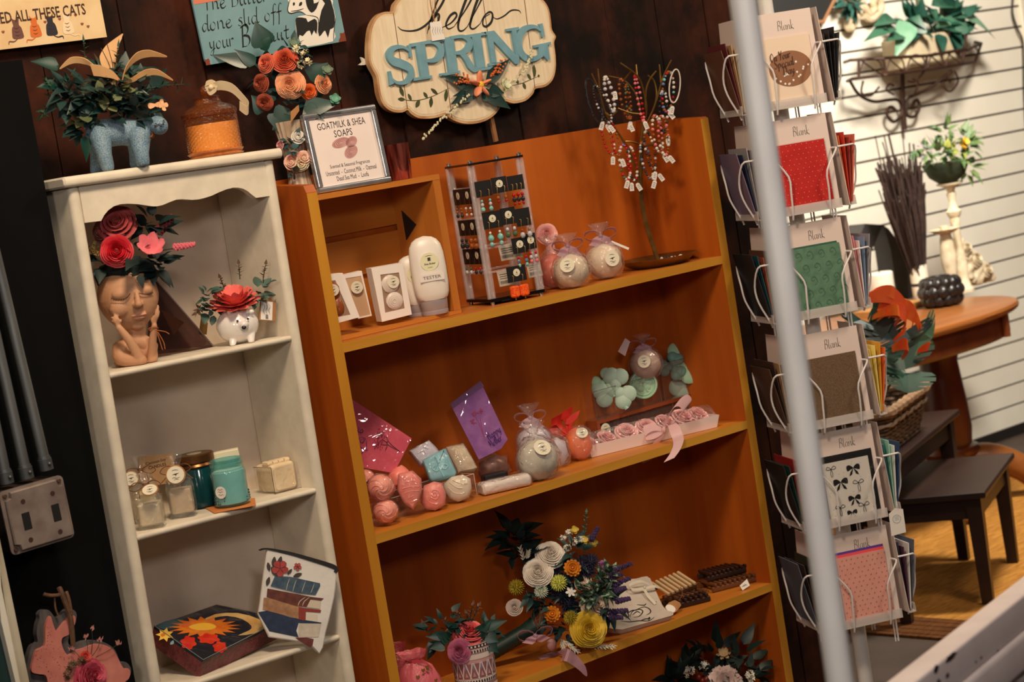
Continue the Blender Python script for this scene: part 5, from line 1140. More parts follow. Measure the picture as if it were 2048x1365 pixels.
# pink mercury glass votive
P = Y(803, 362, 3.150); P.z = CZ1+.0004; s_ = S(P); R = 27*s_
t = thing('votive_glass', 'rose pink mercury glass votive beside the framed sign on the crate', 'votive', P)
MB().lathe([(R*.80,0),(R*.82,.001),(R,72*s_),(R*.95,72*s_),(R*.78,.004),(0.0005,.004)], 36, cap=False).build('glass', mat('rose mercury glass', (196,104,92), .12, .75, c2=(112,44,38), ns=90, stretch=(1,1,.12), thr=(.38,.6)), t)
# vase of wooden roses behind the bookcase side
P = Y(604, 388, 3.175); P.x = max(P.x, 2.246); P.z = CZ1+.0004; s_ = S(P)
t = thing('rose_vase', 'fluted cream vase with applied flowers holding coral and peach wooden roses', 'vase', P)
q = Q(P, FACE); k, ox, oy = 2.926, 0, 0; R3 = q.mx.to_3x3()
def U(a, b, w=0): u = q.uv(a/k, b/k); return q.mx @ V((u[0], u[1], w))
cer = mat('antique cream ceramic', (206,190,170), .4, c2=(160,128,100), ns=22, stretch=(2,2,.3), bump=.05)
def flute(R_, prof, n=20, seg=80):
    mb = MB(); vs = []
    for r, z in prof:
        for i in range(seg): a = 2*pi*i/seg; kk = 1-.05*abs(sin(n/2*a)); vs.append((r*R_*kk*cos(a), r*R_*kk*sin(a), z))
    mb.add(vs, [(j*seg+i, j*seg+(i+1)%seg, (j+1)*seg+(i+1)%seg, (j+1)*seg+i) for j in range(len(prof)-1) for i in range(seg)]); return mb
hv = 152*s_
flute(30*s_, [(0,0),(1.05,.0),(1.08,.004),(.8,.02),(.72,.05),(.82,.085),(.98,.11),(1.15,hv),(1.08,hv),(.8,hv-.01)]).build('vase', cer, t)
for a, b, R_, m, d_ in ((1715,945,26,mat('blush porcelain', (226,160,136), .35, c2=(240,204,184), ns=60),(-.2,.2,1)), (1790,920,24,_mats['blush porcelain'],(.4,.3,1)), (1770,955,26,mat('ivory porcelain', (226,216,180), .35),(.1,-.1,1)), (1755,800,22,mat('white porcelain', (220,214,204), .3),(.3,.3,1)), (1645,850,14,mat('pink porcelain', (216,150,150), .35),(-.6,.2,1))):
    mb = MB(); rose(mb, U(a,b,.035), R3 @ V(d_), R_*s_*.62, 4, 4, .9); mb.build('applied_flower', m, t, True)
foliage([(U(1740,830,.03), .012), (U(1730,880,.03), .012), (U(1700,830,.028), .010), (U(1730,1010,.03), .008)], 30, .016, .011, 21, .2).build('applied_leaves', mat('teal porcelain leaf', (62,92,96), .3, c2=(44,70,76), ns=40), t, True)
mb = MB(); mb.prism(q.pts([(1712,655),(1758,615),(1762,650),(1712,722)], k, 0, 0)[::-1], .038, .039, q.mx); mb.build('price_card', kraft, t, True, False)
cor = mat('coral shaved wood', (206,88,56), .6, c2=(190,70,42), ns=40); pea = mat('peach shaved wood', (240,172,128), .6, c2=(230,156,112), ns=40); dus = mat('dusty coral wood', (186,92,66), .65, c2=(160,72,50), ns=40)
for a, b, R_, m, d_, tr in ((1672,348,76,cor,(.05,.5,1),8), (1706,494,84,pea,(-.02,.0,1),8), (1560,372,56,mat('salmon shaved wood', (222,112,84), .6),(-.6,.3,1),6), (1530,490,52,dus,(-.6,0,1),6), (1556,604,50,dus,(-.3,-.3,1),6), (1905,490,56,pea,(.75,.1,.8),6), (1815,540,46,mat('orange shaved wood', (222,98,36), .6),(.3,-.1,1),5)):
    mb = MB(); rose(mb, U(a,b,.03 if a < 1800 else .02), R3 @ V(d_), R_*s_/k*1.02, tr, 5, .95); mb.build('rose', m, t, True)
bl = _mats['deep green leaf']; mb = MB()
for a0, b0, a1, b1, w in ((1560,280,1500,130,110),(1530,290,1600,210,60),(1480,370,1250,320,70),(1500,380,1380,290,60),(1820,470,1920,370,110),(1780,640,1990,600,90),(1700,640,1600,760,110),(1780,640,1900,690,90),(1560,650,1480,560,90),(1650,660,1640,780,120)):
    p0, p1 = U(a0,b0,.015), U(a1,b1,.022); mb = MB(); leaf(mb, p0, p1-p0, R3 @ V((0,.2,1)), (p1-p0).length, w*1.3*s_/k, .1, .2, 8); mb.build('broad_leaf', bl, t, True)
foliage([(U(1660,560,.0), .035), (U(1760,420,.0), .03), (U(1580,450,-.005), .03), (U(1820,620,.0), .025), (U(1700,300,-.005), .02)], 70, .026, .016, 23).build('filler_leaves', teal_leaf, t, True)
for a, b in ((1790,320),(1810,360),(1740,290),(1770,380)):
    mb = MB(); stars(mb, U(a,b,.028), R3 @ V((.2,.3,1)), .007, 7, .0045); mb.build('white_blossoms', mat('cream blossom', (230,220,180), .6), t, True)
for a, b, m in ((1920,410,sage), (1965,580,mat('mint bud', (92,150,124), .5)), (1725,255,sage)):
    mb = MB(); daisy(mb, U(a,b,.02), R3 @ V((.3,.4,1)), .011, 5, .8, .2, 2, .5); mb.build('green_bud', m, t, True)
# ------------------------------------------------------------------ earring tower
P = Y(1010, 588, 3.145); P.z = ZT+.0004; s_ = S(P); HT = .272; WT = .103; rzt = FACE+.42
t = thing('earring_tower', 'clear acrylic earring tower with black base standing on the top shelf', 'display stand', P, rzt)
acr = film('acrylic rod', (240,236,240), .16, .06, .35, 300, spec=.6); h2 = WT/2
gb = mat('gloss black acrylic', (14,13,14), .2)
mb = MB(); mb.box((-h2-.006,-h2-.006,.006), (h2+.006,h2+.006,.012)); mb.build('base_plate', gb, t, smooth=False); mb = MB(); mb.lathe([(.04,0),(.042,.002),(.042,.006),(.03,.0062)], 28); mb.build('turntable', gb, t)
mb = MB(); mb.box((-h2-.006,-h2-.006,HT-.004), (h2+.006,h2+.006,HT)); mb.build('top_plate', mat('smoke black acrylic', (30,22,20), .15), t, smooth=False)
for x, y in ((-h2,-h2),(h2,-h2),(h2,h2),(-h2,h2)):
    mb = MB()
    for dx, dy in ((-.0045,0),(.0045,0),(0,.0045)): mb.tube([(x+dx,y+dy*.6,.012),(x+dx,y+dy*.6,HT-.004)], .0042, 10)
    o = mb.build('rod', acr, t); mb = MB(); mb.lathe([(.0048,HT),(.0048,HT+.004),(.003,HT+.0055)], 10, M.Translation((x,y,0))); mb.lathe([(.004,.0),(.004,.006)], 10, M.Translation((x,y,.0)))
    mb.build('cap_nut', mat('chrome nut', (200,196,196), .2, .9), o)
for z in (.225,.165,.108,.062):
    for x0, y0, x1, y1 in ((-h2,-h2,h2,-h2),(-h2,h2,-h2,-h2),(-h2,h2,h2,h2)):
        MB().tube([(x0,y0,z),(x1,y1,z)], .0022, 6).build('rail', acr, t)
TM = WM[t.name]
bc = mat('black card', (14,13,14), .55); gold = mat('gold wire', (196,150,80), .3, .9)
bead = {n: mat('bead '+n, c, .2, c2=c2, ns=300) for n, c, c2 in (('turquoise',(96,172,172),(150,206,196)),('red',(196,26,30),(150,12,20)),('orange',(226,62,30),(240,120,50)),('black',(26,24,28),(60,56,60)),('clear',(206,204,210),(170,168,176)),('green',(60,84,58),(90,112,76)),('amber',(170,92,40),(120,60,26)),('pearl',(226,218,208),(200,190,180)),('blue',(60,86,140),(120,150,190)),('pink',(226,130,136),(206,100,110)))}
def earrings(side, u, z, w, h, lab, cols, drop, n=2, sq=False, st=1, depth=0):
    """card of earrings hung on a rail: side 0 = front face, 1 = left face"""
    B = TM @ (frame((0,-h2-.0035-depth,0), (1,0,0), (0,0,1)) if side == 0 else frame((-h2-.0035-depth,0,0), (0,-1,0), (0,0,1)))
    t = thing('earring_card', lab, 'earrings', B @ V((u, z, 0)), group='black earring cards on the acrylic tower')
    MB().prism([(u-w/2,z-h),(u+w/2,z-h),(u+w/2,z),(u-w/2,z)], 0, .0009, B).build('card', bc, t, True, False)
    if st: 
        MB().prism(disc(.0072, 20, (u+(st-1)*.006,z-h*.42)), .0011, .0015, B).build('sticker', mat('ivory sticker', (224,216,190), .6), t, True, False)
        mb = MB(); flat(mb, [(u-.002,z-h*.42-.001),(u+.002,z-h*.42-.001),(u,z-h*.42+.003)], B, .0018); pen(mb, [(u-.004,z-h*.42-.0035),(u,z-h*.42-.003),(u+.004,z-h*.42-.0035)], .0006, B, .0018); mb.build('sticker_print', mat('olive ink', (110,110,84), .6), t, True, False)
    for i in range(n):
        x = u + (i-(n-1)/2)*w*(.5 if n == 2 else .8/n); zb = z-h*.72
        o = MB().tube(cr([B @ V(p) for p in ((x-.001,zb+.004,.0012),(x+.0012,zb+.003,.003),(x,zb-.006,.003),(x,z-h-.004,.0028))], 4), .0004, 4).build('ear_wire', gold, t, True)
        mb = MB(); zz = z-h-.005; cl = cols[i % len(cols)] if sq else None
        if sq:
            mb = MB(); mb.rbox((x-.0095,zz-.024,-.0045), (x+.0095,zz-.002,.0085), .006, B, 4, 1); mb.build('bead', bead[cols[0]], t, True); mb = MB(); mb.tube([B @ V((x,zz-.024,.002)), B @ V((x,zz-.029,.002))], .0016, 6); mb.build('end_bead', gold, t, True)
        else:
            for j, c in enumerate(cols):
                mb = MB(); r = drop[j]; mb.ball(B @ V((x,zz-r,.003)), (r*.85,r*.85,r), 8, 6); zz -= 2*r; mb.build('bead', bead[c], t, True)
E1 = [(0,-.034,.236,.034,.030,'black earring card with turquoise drops at the left of the tower top row',['turquoise','clear','turquoise'],[.003,.004,.005],2,0),
(0,.000,.238,.032,.030,'black earring card with dark amber drops in the middle of the tower top row',['amber','red'],[.004,.003],2,1),
(0,.034,.236,.034,.028,'black earring card with red and black beads at the right of the tower top row',['red','black','red'],[.004,.005,.003],3,0),
(0,-.026,.176,.040,.032,'black earring card with turquoise oval beads in the tower second row',['pearl','turquoise','turquoise'],[.003,.007,.005],2,1),
(0,.008,.178,.030,.032,'black earring card with green leaf beads in the tower second row',['clear','green'],[.004,.006],2,1),
(0,.038,.172,.030,.034,'black earring card with clear glass drops at the right of the tower second row',['amber','clear'],[.003,.006],2,0),
(0,.022,.118,.032,.030,'black earring card with orange and blue beads in the tower third row',['red','blue','turquoise'],[.003,.004,.004],2,1),
(0,.046,.122,.022,.030,'black earring card with clear and red beads at the right of the third row',['red','clear','pink'],[.003,.004,.004],2,1)]
for a in E1: earrings(*a[:5], a[5], a[6], a[7], a[8], st=a[9])
earrings(0, .004, .066, .040, .030, 'black earring card with large square orange beads at the tower bottom', ['orange'], [], 2, True, 1, .004)
for u, z, lab, c, d in ((-.02,.226,'black earring card with brass bead rows on the narrow left tower face, top',['amber','amber','black'],[.003,.003,.004]),(.024,.226,'black earring card with small crystals on the left tower face near the front rod',['clear','amber','clear'],[.003,.003,.003]),
  (-.02,.166,'black earring card with black drops on the left tower face, middle row',['black','black'],[.004,.006]),(.024,.166,'black earring card with brass discs on the left tower face, middle row',['amber','amber'],[.005,.006]),
  (-.02,.110,'black earring card with dull green drops low on the left tower face',['green','clear'],[.003,.004]),(.024,.110,'black earring card with dark red drops low on the left tower face',['red','black'],[.003,.004])):
    earrings(1, u, z, .042, .030, lab, c, d, 2, False, 1)
# papers with printed barcodes lying inside the tower
for x0, z0, w, h, lab in ((-.01,.078,.046,.030,'white barcode slip inside the earring tower at mid height'), (-.022,.03,.036,.03,'white barcode slip inside the earring tower near its base'), (.042,.036,.03,.028,'white barcode slip at the lower right inside the earring tower')):
    B = TM @ frame((x0,-.030,z0), (1,0,0), (0,.15,1)); t = thing('barcode_slip', lab, 'paper', B @ V((0,0,0)), group='barcode slips in the earring tower')
    MB().prism([(0,0),(w,0),(w,h),(0,h)], 0, .0006, B).build('paper', mat('aged paper', (190,176,160), .7), t, True, False)
    mb = MB()
    for i in range(12): flat(mb, [(.004+i*.002,.004),(.0049+i*.002,.004),(.0049+i*.002,.010),(.004+i*.002,.010)], B, .0009)
    for j in range(3): flat(mb, [(.004,.014+j*.004),(w*.8,.014+j*.004),(w*.8,.0152+j*.004),(.004,.0152+j*.004)], B, .0009)
    mb.build('print', ink, t, True, False)
# ------------------------------------------------------------------ bath bombs in cellophane
cello = film('cellophane', (250,246,250), .06, .09, .9, 55, spec=.5); org = film('organza', (214,180,200), .42, .5, .2, 200, spec=.1)
def bomb_bag(px, py, y, R, z, lab, m, ribbon, label=(0,0), seed=0, j=.05, ball=1, tag_card=False, group='bath bombs tied in cellophane', top=1.0):
    P = Y(px, py, y); s_ = S(P); R *= s_; P.z = z
    t = thing('bath_bomb', lab, 'bath bomb', P, FACE, group)
    MB().ball((0,0,R*.96), R*.96, 24, 16, j=.06).build('ball', m, t)
    mb = MB(); crumple(mb, [(R*.35,.0006),(R*.8,R*.12),(R*1.06,R*.6),(R*1.1,R*1.1),(R*.9,R*1.65),(R*.5,R*2.02),(R*.22,R*2.25*top),(R*.14,R*2.35*top),(R*.34,R*2.6*top),(R*.62,R*2.95*top)], 30, j, 3.5, seed, None, R*.06); mb.build('wrapper', cello, t)
    if ribbon:
        B = M.Translation((0,-R*.25,R*2.3*top)); mb = MB(); bow(mb, None, None, R*.85, R*.5, mx=B @ frame((0,0,0), (1,0,0), (0,0,1)), tails=(.5,.7)); mb.build('bow', ribbon, t)
    if label:
        a, e = label; d = V((sin(a)*cos(e), -cos(a)*cos(e), sin(e))); mx = WM[t.name] @ aim(V((0,0,R*.96)) + d*R*1.05, d); mx = mx
        # keep the print upright
        right = V((cos(a), sin(a), 0)); B = WM[t.name] @ frame(V((0,0,R*.96)) + d*R*1.10, right, d.cross(right)); B2 = B
        round_tag(t, B2, R*.40)
    if tag_card:
        mb = MB(); mb.box((R*.5,-R*.3,R*1.5), (R*1.5,-R*.28,R*1.62), M.Rotation(.0,4,'Y')); mb.v = [M.Translation((R*.5,0,R*1.9)) @ M.Rotation(.55,4,'Y') @ M.Translation((-R*.5,0,-R*1.55)) @ p for p in mb.v]; mb.build('card', paper, t, smooth=False)
    return t
oat = mat('oat bath bomb', (220,200,176), .7, c2=(204,180,152), ns=26, bump=.2, bs=60)
pinkorg = film('mauve organza', (196,150,170), .5, .5, .3, 200, spec=.1)
bomb_bag(1147, 568, 3.085, 37, ZT+.0004, 'oat coloured bath bomb in cellophane, in front and next to the earring tower', oat, pinkorg, (-.2,.35), 1)
bomb_bag(1213, 551, 3.115, 38, ZT+.0004, 'oat coloured bath bomb in cellophane with a card, nearest the brass dish', oat, pinkorg, (.35,.1), 2, tag_card=True)
bomb_bag(1112, 570, 3.155, 36, ZT+.0004, 'orange bath bomb in cellophane directly behind the earring tower rod', mat('orange bath bomb', (206,92,60), .7, c2=(190,70,44), ns=30, bump=.3, bs=60), None, (.3,-.1), 3)
P = Y(1095, 470, 3.20); P.z -= .03; t = thing('rose_soap', 'pale pink rose soap peeking out behind the earring tower', 'soap', V((P.x, P.y, ZT+.0004)))
mb = MB(); rose(mb, Y(1094, 468, 3.195), V((-.5,-.8,.2)), 21*S(P), 6, 5, .8); mb.build('rose', mat('pale pink soap', (240,176,170), .45, c2=(232,160,156), ns=30), t, True)
mb = MB(); a_ = Y(1098, 480, 3.20); mb.tube([V((a_.x,a_.y,ZT+.001)), a_], [.012,.009], 12); mb.build('stand', _mats['pale pink soap'], t, True)
# ------------------------------------------------------------------ bracelet tree
k, ox, oy = 3.033, 1150, 110
P = Y(1318, 528, 3.138); P.z = ZT+.0004; s_ = S(P)
t = thing('bracelet_tree', 'brass bracelet tree with bare branches rising from a shallow dish', 'jewellery stand', P)
brass = mat('aged brass', (156,122,66), .35, .85, c2=(120,90,46), ns=40)
Rd = .082
MB().lathe([(.0005,.004),(Rd*.55,.003),(Rd*.60,0),(Rd*.75,.004),(Rd*.97,.016),(Rd,.0185),(Rd*.96,.0185),(Rd*.7,.008),(Rd*.3,.006),(.0005,.006)], 48, cap=False).build('dish', brass, t)
q = Q(P, FACE); R3 = q.mx.to_3x3(); base = q.mx.inverted() @ (P + V((0,0,.006)))
def U(a, b, w=0): u = q.uv(ox+a/k, oy+b/k); return q.mx @ V((u[0], u[1], w))
def br_(pts, r0_, r1_):
    Pp = cr([U(*p) for p in pts], 5); n = len(Pp); MB().tube(Pp, [r0_+(r1_-r0_)*i/(n-1) for i in range(n)], 8).build('branch', brass, t, True)
mb = MB()
for dx in (-6, 6): 
    Pp = cr([P+V((dx*.0003,0,.006)), U(424+dx,1000), U(396+dx,780), U(402+dx,600), U(415+dx*.5,430)], 5); mb.tube(Pp, .0031, 8)
mb.build('trunk', brass, t, True)
for pts in ([(370,690,0),(330,590,.006),(290,520,.01),(230,430,.018),(180,350,.024),(140,220,.03),(95,115,.034)], [(405,600,0),(412,440,-.004),(395,320,-.01),(370,235,-.012),(300,155,-.006),(205,128,.0)], [(415,430,0),(432,330,.008),(405,190,.014),(365,120,.02),(268,50,.026)], [(372,130,.018),(368,60,.012)],
  [(428,430,0),(482,310,.004),(535,130,.012),(580,32,.018)], [(430,420,0),(478,330,-.014),(500,240,-.022),(485,155,-.026),(445,122,-.02)], [(402,545,0),(340,527,.012),(300,525,.02)], [(412,555,0),(470,540,.016),(560,496,.026)], [(430,330,0),(430,230,-.008),(455,150,-.012),(496,95,-.014)], [(400,360,0),(330,352,.014),(255,325,.024)], [(300,150,-.006),(346,95,.004)], [(180,350,.024),(215,370,.03),(250,340,.036)], [(520,170,.01),(510,58,.004)], [(150,250,.028),(135,85,.024)]): br_(pts, .0026, .0016)
silver = mat('silver bead', (190,186,182), .25, .8)
tagp = mat('tiny white tag', (224,216,208), .6)
def bracelet(lab, c, rx, ry, cols, seed, w=0, tilt=0, yaw=.5, tagp_=(0,1.15), bs=.0030, cord=False, ntag=1, mxo=None):
    r_ = random.Random(seed); C_ = U(c[0], c[1], w) if mxo is None else mxo
    t = thing('bracelet', lab, 'bracelet', C_, group='beaded bracelets on the brass tree')
    rx *= q.s/k; ry *= q.s/k; n = max(16, int((rx+ry)*3.3/(bs*2))); ms = [bead[c2] if c2 in bead else silver for c2 in cols]
    Bm = (M.Translation(C_) @ R3.to_4x4() @ M.Rotation(tilt, 4, 'Z') @ M.Rotation(yaw, 4, 'Y')) if mxo is None else M.Translation(C_)
    if mxo is not None: Bm = Bm @ M.Rotation(0,4,'X')
    mb = MB(); pts = []
    for i in range(n):
        a = 2*pi*i/n; p = Bm @ (V((rx*cos(a), ry*sin(a), 0)) if mxo is None else V((rx*cos(a), ry*sin(a), .001*sin(3*a)))); pts.append(p)
    if cord: mb.tube(pts, bs*.75, 6, True); mb.cur = 0
    else:
        for i, p in enumerate(pts):
            mb.cur = (i//r_.choice((1,2,3))) % len(ms); mb.ball(p, bs*(1 if i % 3 else .8), 7, 5)
    mb.build('beads' if not cord else 'cord', ms, t, True)
    for g in range(ntag):
        p = Bm @ V((tagp_[0]*rx, -tagp_[1]*ry, .004)) if mxo is None else C_+V((.02,-.03,.004)); an = r_.uniform(-.6,.6); hh = .017; ww = .0088
        F_ = M.Translation(p + V((g*.008,0,-g*.006))) @ R3.to_4x4() @ M.Rotation(an, 4, 'Z')
        mb = MB(); mb.prism([(-ww/2,-hh),(ww/2,-hh),(ww/2,-.003),(ww*.25,0),(-ww*.25,0),(-ww/2,-.003)], 0, .0005, F_); o = mb.build('tag', tagp, t, True, False)
        mb = MB()
        for j in range(3): pen(mb, [(-ww*.3,-.006-.0035*j),(0,-.005-.0035*j),(ww*.3,-.0065-.0035*j)], .0008, F_, .0008)
        mb.build('tag_ink', ink, o, True, False)
    return t
BRC = [('black cord bracelet hanging furthest left on the tree', (112,280),40,135,['black'],1,.03,.12,.4,(.3,1.0),.0034,True),
('black and silver beaded bracelet beside the leftmost black cord', (160,300),36,120,['black','black','clear'],2,.034,.25,.5,(-.6,1.1),.0026,False),
('clear crystal bracelet with a round tag high on the left of the tree', (205,240),26,105,['clear','pearl'],3,.02,.08,.7,(1.4,-.1),.0040,False),
('bronze beaded bracelet hanging high in the middle left', (300,265),28,118,['amber','black','amber'],4,.0,.05,.6,(.1,1.2),.0036,False),
('dark gold beaded bracelet overlapping the bronze one', (322,285),16,105,['amber','green','amber'],5,.008,-.05,.5,(-.9,1.25),.0028,False),
('pink beaded bracelet hanging from the centre of the tree', (386,265),12,140,['pink','pink','red'],6,.016,.03,.4,(0,1.0),.0032,False),
('turquoise and coral beaded bracelet at the upper right of the tree', (560,225),38,120,['turquoise','pearl','amber','blue','red'],7,.014,-.22,.4,(.2,1.0),.0034,False),
('white corded bracelet furthest right on the tree', (600,190),36,100,['pearl'],8,.018,-.25,.4,(-.2,1.2),.0020,True),
('black and white beaded bracelet below the turquoise and coral one', (535,345),26,125,['black','pearl','black'],9,.006,-.14,.4,(.8,1.15),.0034,False),
('red and gold beaded bracelet low on the left of the tree', (195,505),34,98,['red','amber','pearl','red'],10,.024,.12,.5,(-.2,1.15),.0030,False),
('tan and red beaded bracelet close beside the red and gold one', (235,510),24,105,['amber','red','amber'],11,.022,.1,.5,(.3,1.2),.0028,False),
('red white and blue beaded bracelet, lowest on the left of the trunk', (300,650),34,105,['pearl','red','blue','pearl','green'],12,.016,-.03,.4,(0,1.05),.0036,False),
('black and red beaded bracelet just left of the trunk', (345,660),30,100,['red','pearl','black'],13,.01,.0,.5,(.1,1.2),.0032,False),
('pink and white beaded bracelet on the right below the black and white one', (495,480),30,112,['pink','pearl','amber'],14,.02,.0,.5,(.4,1.15),.0036,False),
('coral and cream thick bracelet, lowest on the right side', (530,490),32,118,['pink','amber','pearl'],15,.022,-.05,.4,(.5,1.05),.0034,False),
('gold beaded bracelet hanging against the right of the trunk', (452,580),30,118,['amber','pearl','black'],16,.012,.05,.5,(.0,1.1),.0030,False),
('mixed dark beaded bracelet crossing the trunk low on the tree', (430,640),34,112,['black','blue','amber','pearl'],17,.016,.1,.6,(.5,1.15),.0030,False)]
for b in BRC: bracelet(b[0], b[1], b[2], b[3], b[4], b[5], b[6], b[7], b[8], b[9], b[10], b[11], 2 if b[5] in (1,12,16) else 1)
bracelet('black and silver bracelet lying in the brass dish', (0,0), 90, 60, ['black','clear','black'], 30, bs=.0034, mxo=P+V((0,-.012,.0125)))
# ------------------------------------------------------------------ second shelf: cards, soaps, tray
ZS = .7885; k, ox, oy = 3.102, 680, 640
def seed_card(lab, pts, y, rz, lean, c, c2, stripe, name='greeting_card'):
    q = Q(Y(ox+pts[2][0]/k, oy+pts[2][1]/k, y), rz, lean); t = thing(name, lab, 'card', q.P)
    mb = MB(); mb.prism(q.pts(pts, k, ox, oy)[::-1], -.0022, 0, q.mx); mb.build('card', mat(name+str(c), c, .7, c2=c2, ns=50), t, True, False)
    if stripe: mb = MB(); mb.prism(q.pts(stripe, k, ox, oy)[::-1], .0001, .0006, q.mx); mb.build('envelope_flap', mat('flap'+str(c), tuple(int(v*.75) for v in c), .6), t, True, False)
    mb = MB(); mb.prism(q.pts(pts, k, ox, oy)[::-1], .0010, .0014, q.mx); mb.build('sleeve', sleeve, t, True, False)
    return t, q
t, q = seed_card('bright pink seed paper card leaning askew in the left corner of its shelf', [(-60,400),(65,488),(445,737),(335,952),(40,900),(-160,560)], 3.135, FACE*.75, .12, (226,96,120), (216,84,108), None)
k2 = 8.03; a2, b2 = 690, 770; PU = mat('violet ink', (92,28,92), .7); s_ = q.s/k2
mb = MB()
for pts in ([(200,690),(230,700),(205,740),(240,770),(280,765),(290,740),(270,720),(240,745),(255,775)], [(165,730),(200,770),(180,810),(215,830)], [(175,840),(215,850),(230,880),(200,905),(190,890)], [(240,860),(275,840),(310,880),(290,930),(255,930),(245,895),(280,870)], [(305,840),(340,900),(345,990),(330,1050),(360,1050),(355,1025)], [(320,990),(290,1040),(250,1000),(230,985),(245,1040),(225,1070)], [(290,1040),(285,1080),(255,1110),(230,1090)], [(215,1110),(255,1160),(245,1200),(225,1170)]): pen(mb, q.pts(pts, k2, a2, b2), 13*s_, q.mx, .0012)
mb.build('handwriting', PU, t, True, False)
pf = mat('pressed plum petal', (140,26,66), .7); r_ = random.Random(8)
for c, R in (((580,800),90), ((530,960),85)):
    mb = MB()
    for i in range(46): a = r_.uniform(0,6.28); d = R*r_.random(); flat(mb, [(p[0], p[1]) for p in q.pts([(c[0]+d*cos(a)+8*cos(j*1.57+i), c[1]+d*sin(a)*1.1+16*sin(j*1.57+i)) for j in range(4)], k2, a2, b2)], q.mx, .0007+.00001*i)
    mb.build('pressed_flower', pf, t, True, False)
mb = MB()
for pts in ([(650,820),(690,900),(680,960),(890,1078)], [(600,880),(680,935)], [(590,965),(680,970)], [(690,900),(760,980),(885,1075)], [(680,975),(645,1060)]): pen(mb, q.pts(pts, k2, a2, b2), 12*s_, q.mx, .0011)
mb.build('pressed_stem', mat('dark plum stem', (70,18,40), .7), t, True, False)
t, q = seed_card('lilac purple seed paper card leaning diagonally behind the soaps', [(684,522),(870,380),(1040,742),(1000,800),(862,868)], 3.128, FACE*.6, .14, (168,110,176), (146,90,162), [(684,522),(870,380),(892,412),(700,552)])
s_ = q.s/k; mb = MB(); an = math.atan2(q.uv(ox+1010/k,oy+680/k)[1]-q.uv(ox+920/k,oy+745/k)[1], q.uv(ox+1010/k,oy+680/k)[0]-q.uv(ox+920/k,oy+745/k)[0])
script(mb, 'Happy', q.at(ox+922/k, oy+748/k, 0, an), 46*s_, .12, .8, width=100*s_, th=.0012); VI = mat('deep violet ink', (74,22,108), .7); mb.build('lettering', VI, t, True, False); mb = MB(); script(mb, 'Mother', q.at(ox+936/k, oy+795/k, 0, an), 44*s_, .12, .8, width=90*s_, th=.0012); mb.build('lettering', mat('deep violet ink', (74,22,108), .7), t, True, False)
mb = MB()
for c in ((830,580),(868,572),(822,632)): 
    for i in range(14): a = r_.uniform(0,6.28); d = 18*r_.random(); flat(mb, q.pts([(c[0]+d*cos(a)+4*cos(j*1.57+i), c[1]+d*sin(a)+7*sin(j*1.57+i)) for j in range(4)], k, ox, oy), q.mx, .0011+.00001*i)
for pts in ([(830,590),(860,640),(900,750)], [(866,585),(875,650),(896,740)], [(825,640),(850,640)]): pen(mb, q.pts(pts, k, ox, oy), 3.5*s_, q.mx, .0011)
mb.build('pressed_flower', mat('pressed magenta', (150,50,96), .7), t, True, False)
# soaps of the left group -------------------------------------------------
def on2(px, py, y, z=ZS): P = Y(px, py, y); P.z = z+.0004; return P
def block(lab, name, pts, y, rz, lean, depth, m, bev=.004, emb=None, wrap=True):
    q = Q(Y(ox+pts[-1][0]/k, oy+pts[-1][1]/k, y), rz, lean); t = thing(name, lab, 'soap', q.P)
    mb = MB(); mb.prism([(p.x,p.y) for p in cr([(a,b,0) for a,b in q.pts(pts, k, ox, oy)], 1, True)][::-1], -depth, 0, q.mx, bev); mb.build('soap', m, t, True, 50)
    if emb:
        mb = MB()
        for e in emb: 
            u = q.pts(e[0], k, ox, oy); mb.tube(cr([(a,b,.0) for a,b in u], 4), e[1], 6, mx=q.mx)
        mb.build('embossing', m, t, True)
    if wrap: mb = MB(); mb.prism(q.pts(pts, k, ox, oy)[::-1], -depth-.002, .003, q.mx, .002); mb.v = [p + V((NZ.noise(p*60), NZ.noise(p*60+V((9,0,0))), NZ.noise(p*60+V((0,9,0)))))*.0008 for p in mb.v]; mb.build('wrapper', cello, t, True, 60)
    return t, q
sb = mat('sky blue soap', (136,200,214), .5, c2=(124,188,204), ns=20); sl = mat('lilac grey soap', (190,184,200), .5, c2=(178,172,190), ns=20); be = mat('beige loofah soap', (206,186,158), .6, c2=(184,162,134), ns=40, stretch=(.3,3,1))
block('lilac grey soap block propped behind the sky blue soap', 'soap_block', [(428,812),(552,745),(602,795),(640,850),(500,900)], 3.165, FACE*.8, .35, .022, sl, .004, [([(480,830),(520,810),(530,830)], .0016), ([(520,790),(548,800)], .0016)])
block('sky blue soap block embossed with a fleur-de-lis', 'soap_block', [(512,872),(640,800),(658,800),(722,940),(712,965),(572,1002),(556,985)], 3.135, FACE*.85, .35, .026, sb, .005, [([(592,850),(610,880),(622,930),(645,975)], .0022), ([(592,850),(604,868),(612,890)], .0034), ([(590,905),(575,925),(600,940),(612,925)], .0020), ([(648,895),(670,905),(655,925),(632,920)], .0020), ([(600,940),(650,915)], .0016)])
block('beige loofah soap block right of the sky blue one', 'soap_block', [(655,790),(765,765),(785,790),(852,915),(835,935),(735,950)], 3.165, FACE*.8, .4, .022, be, .004)
mb = MB()
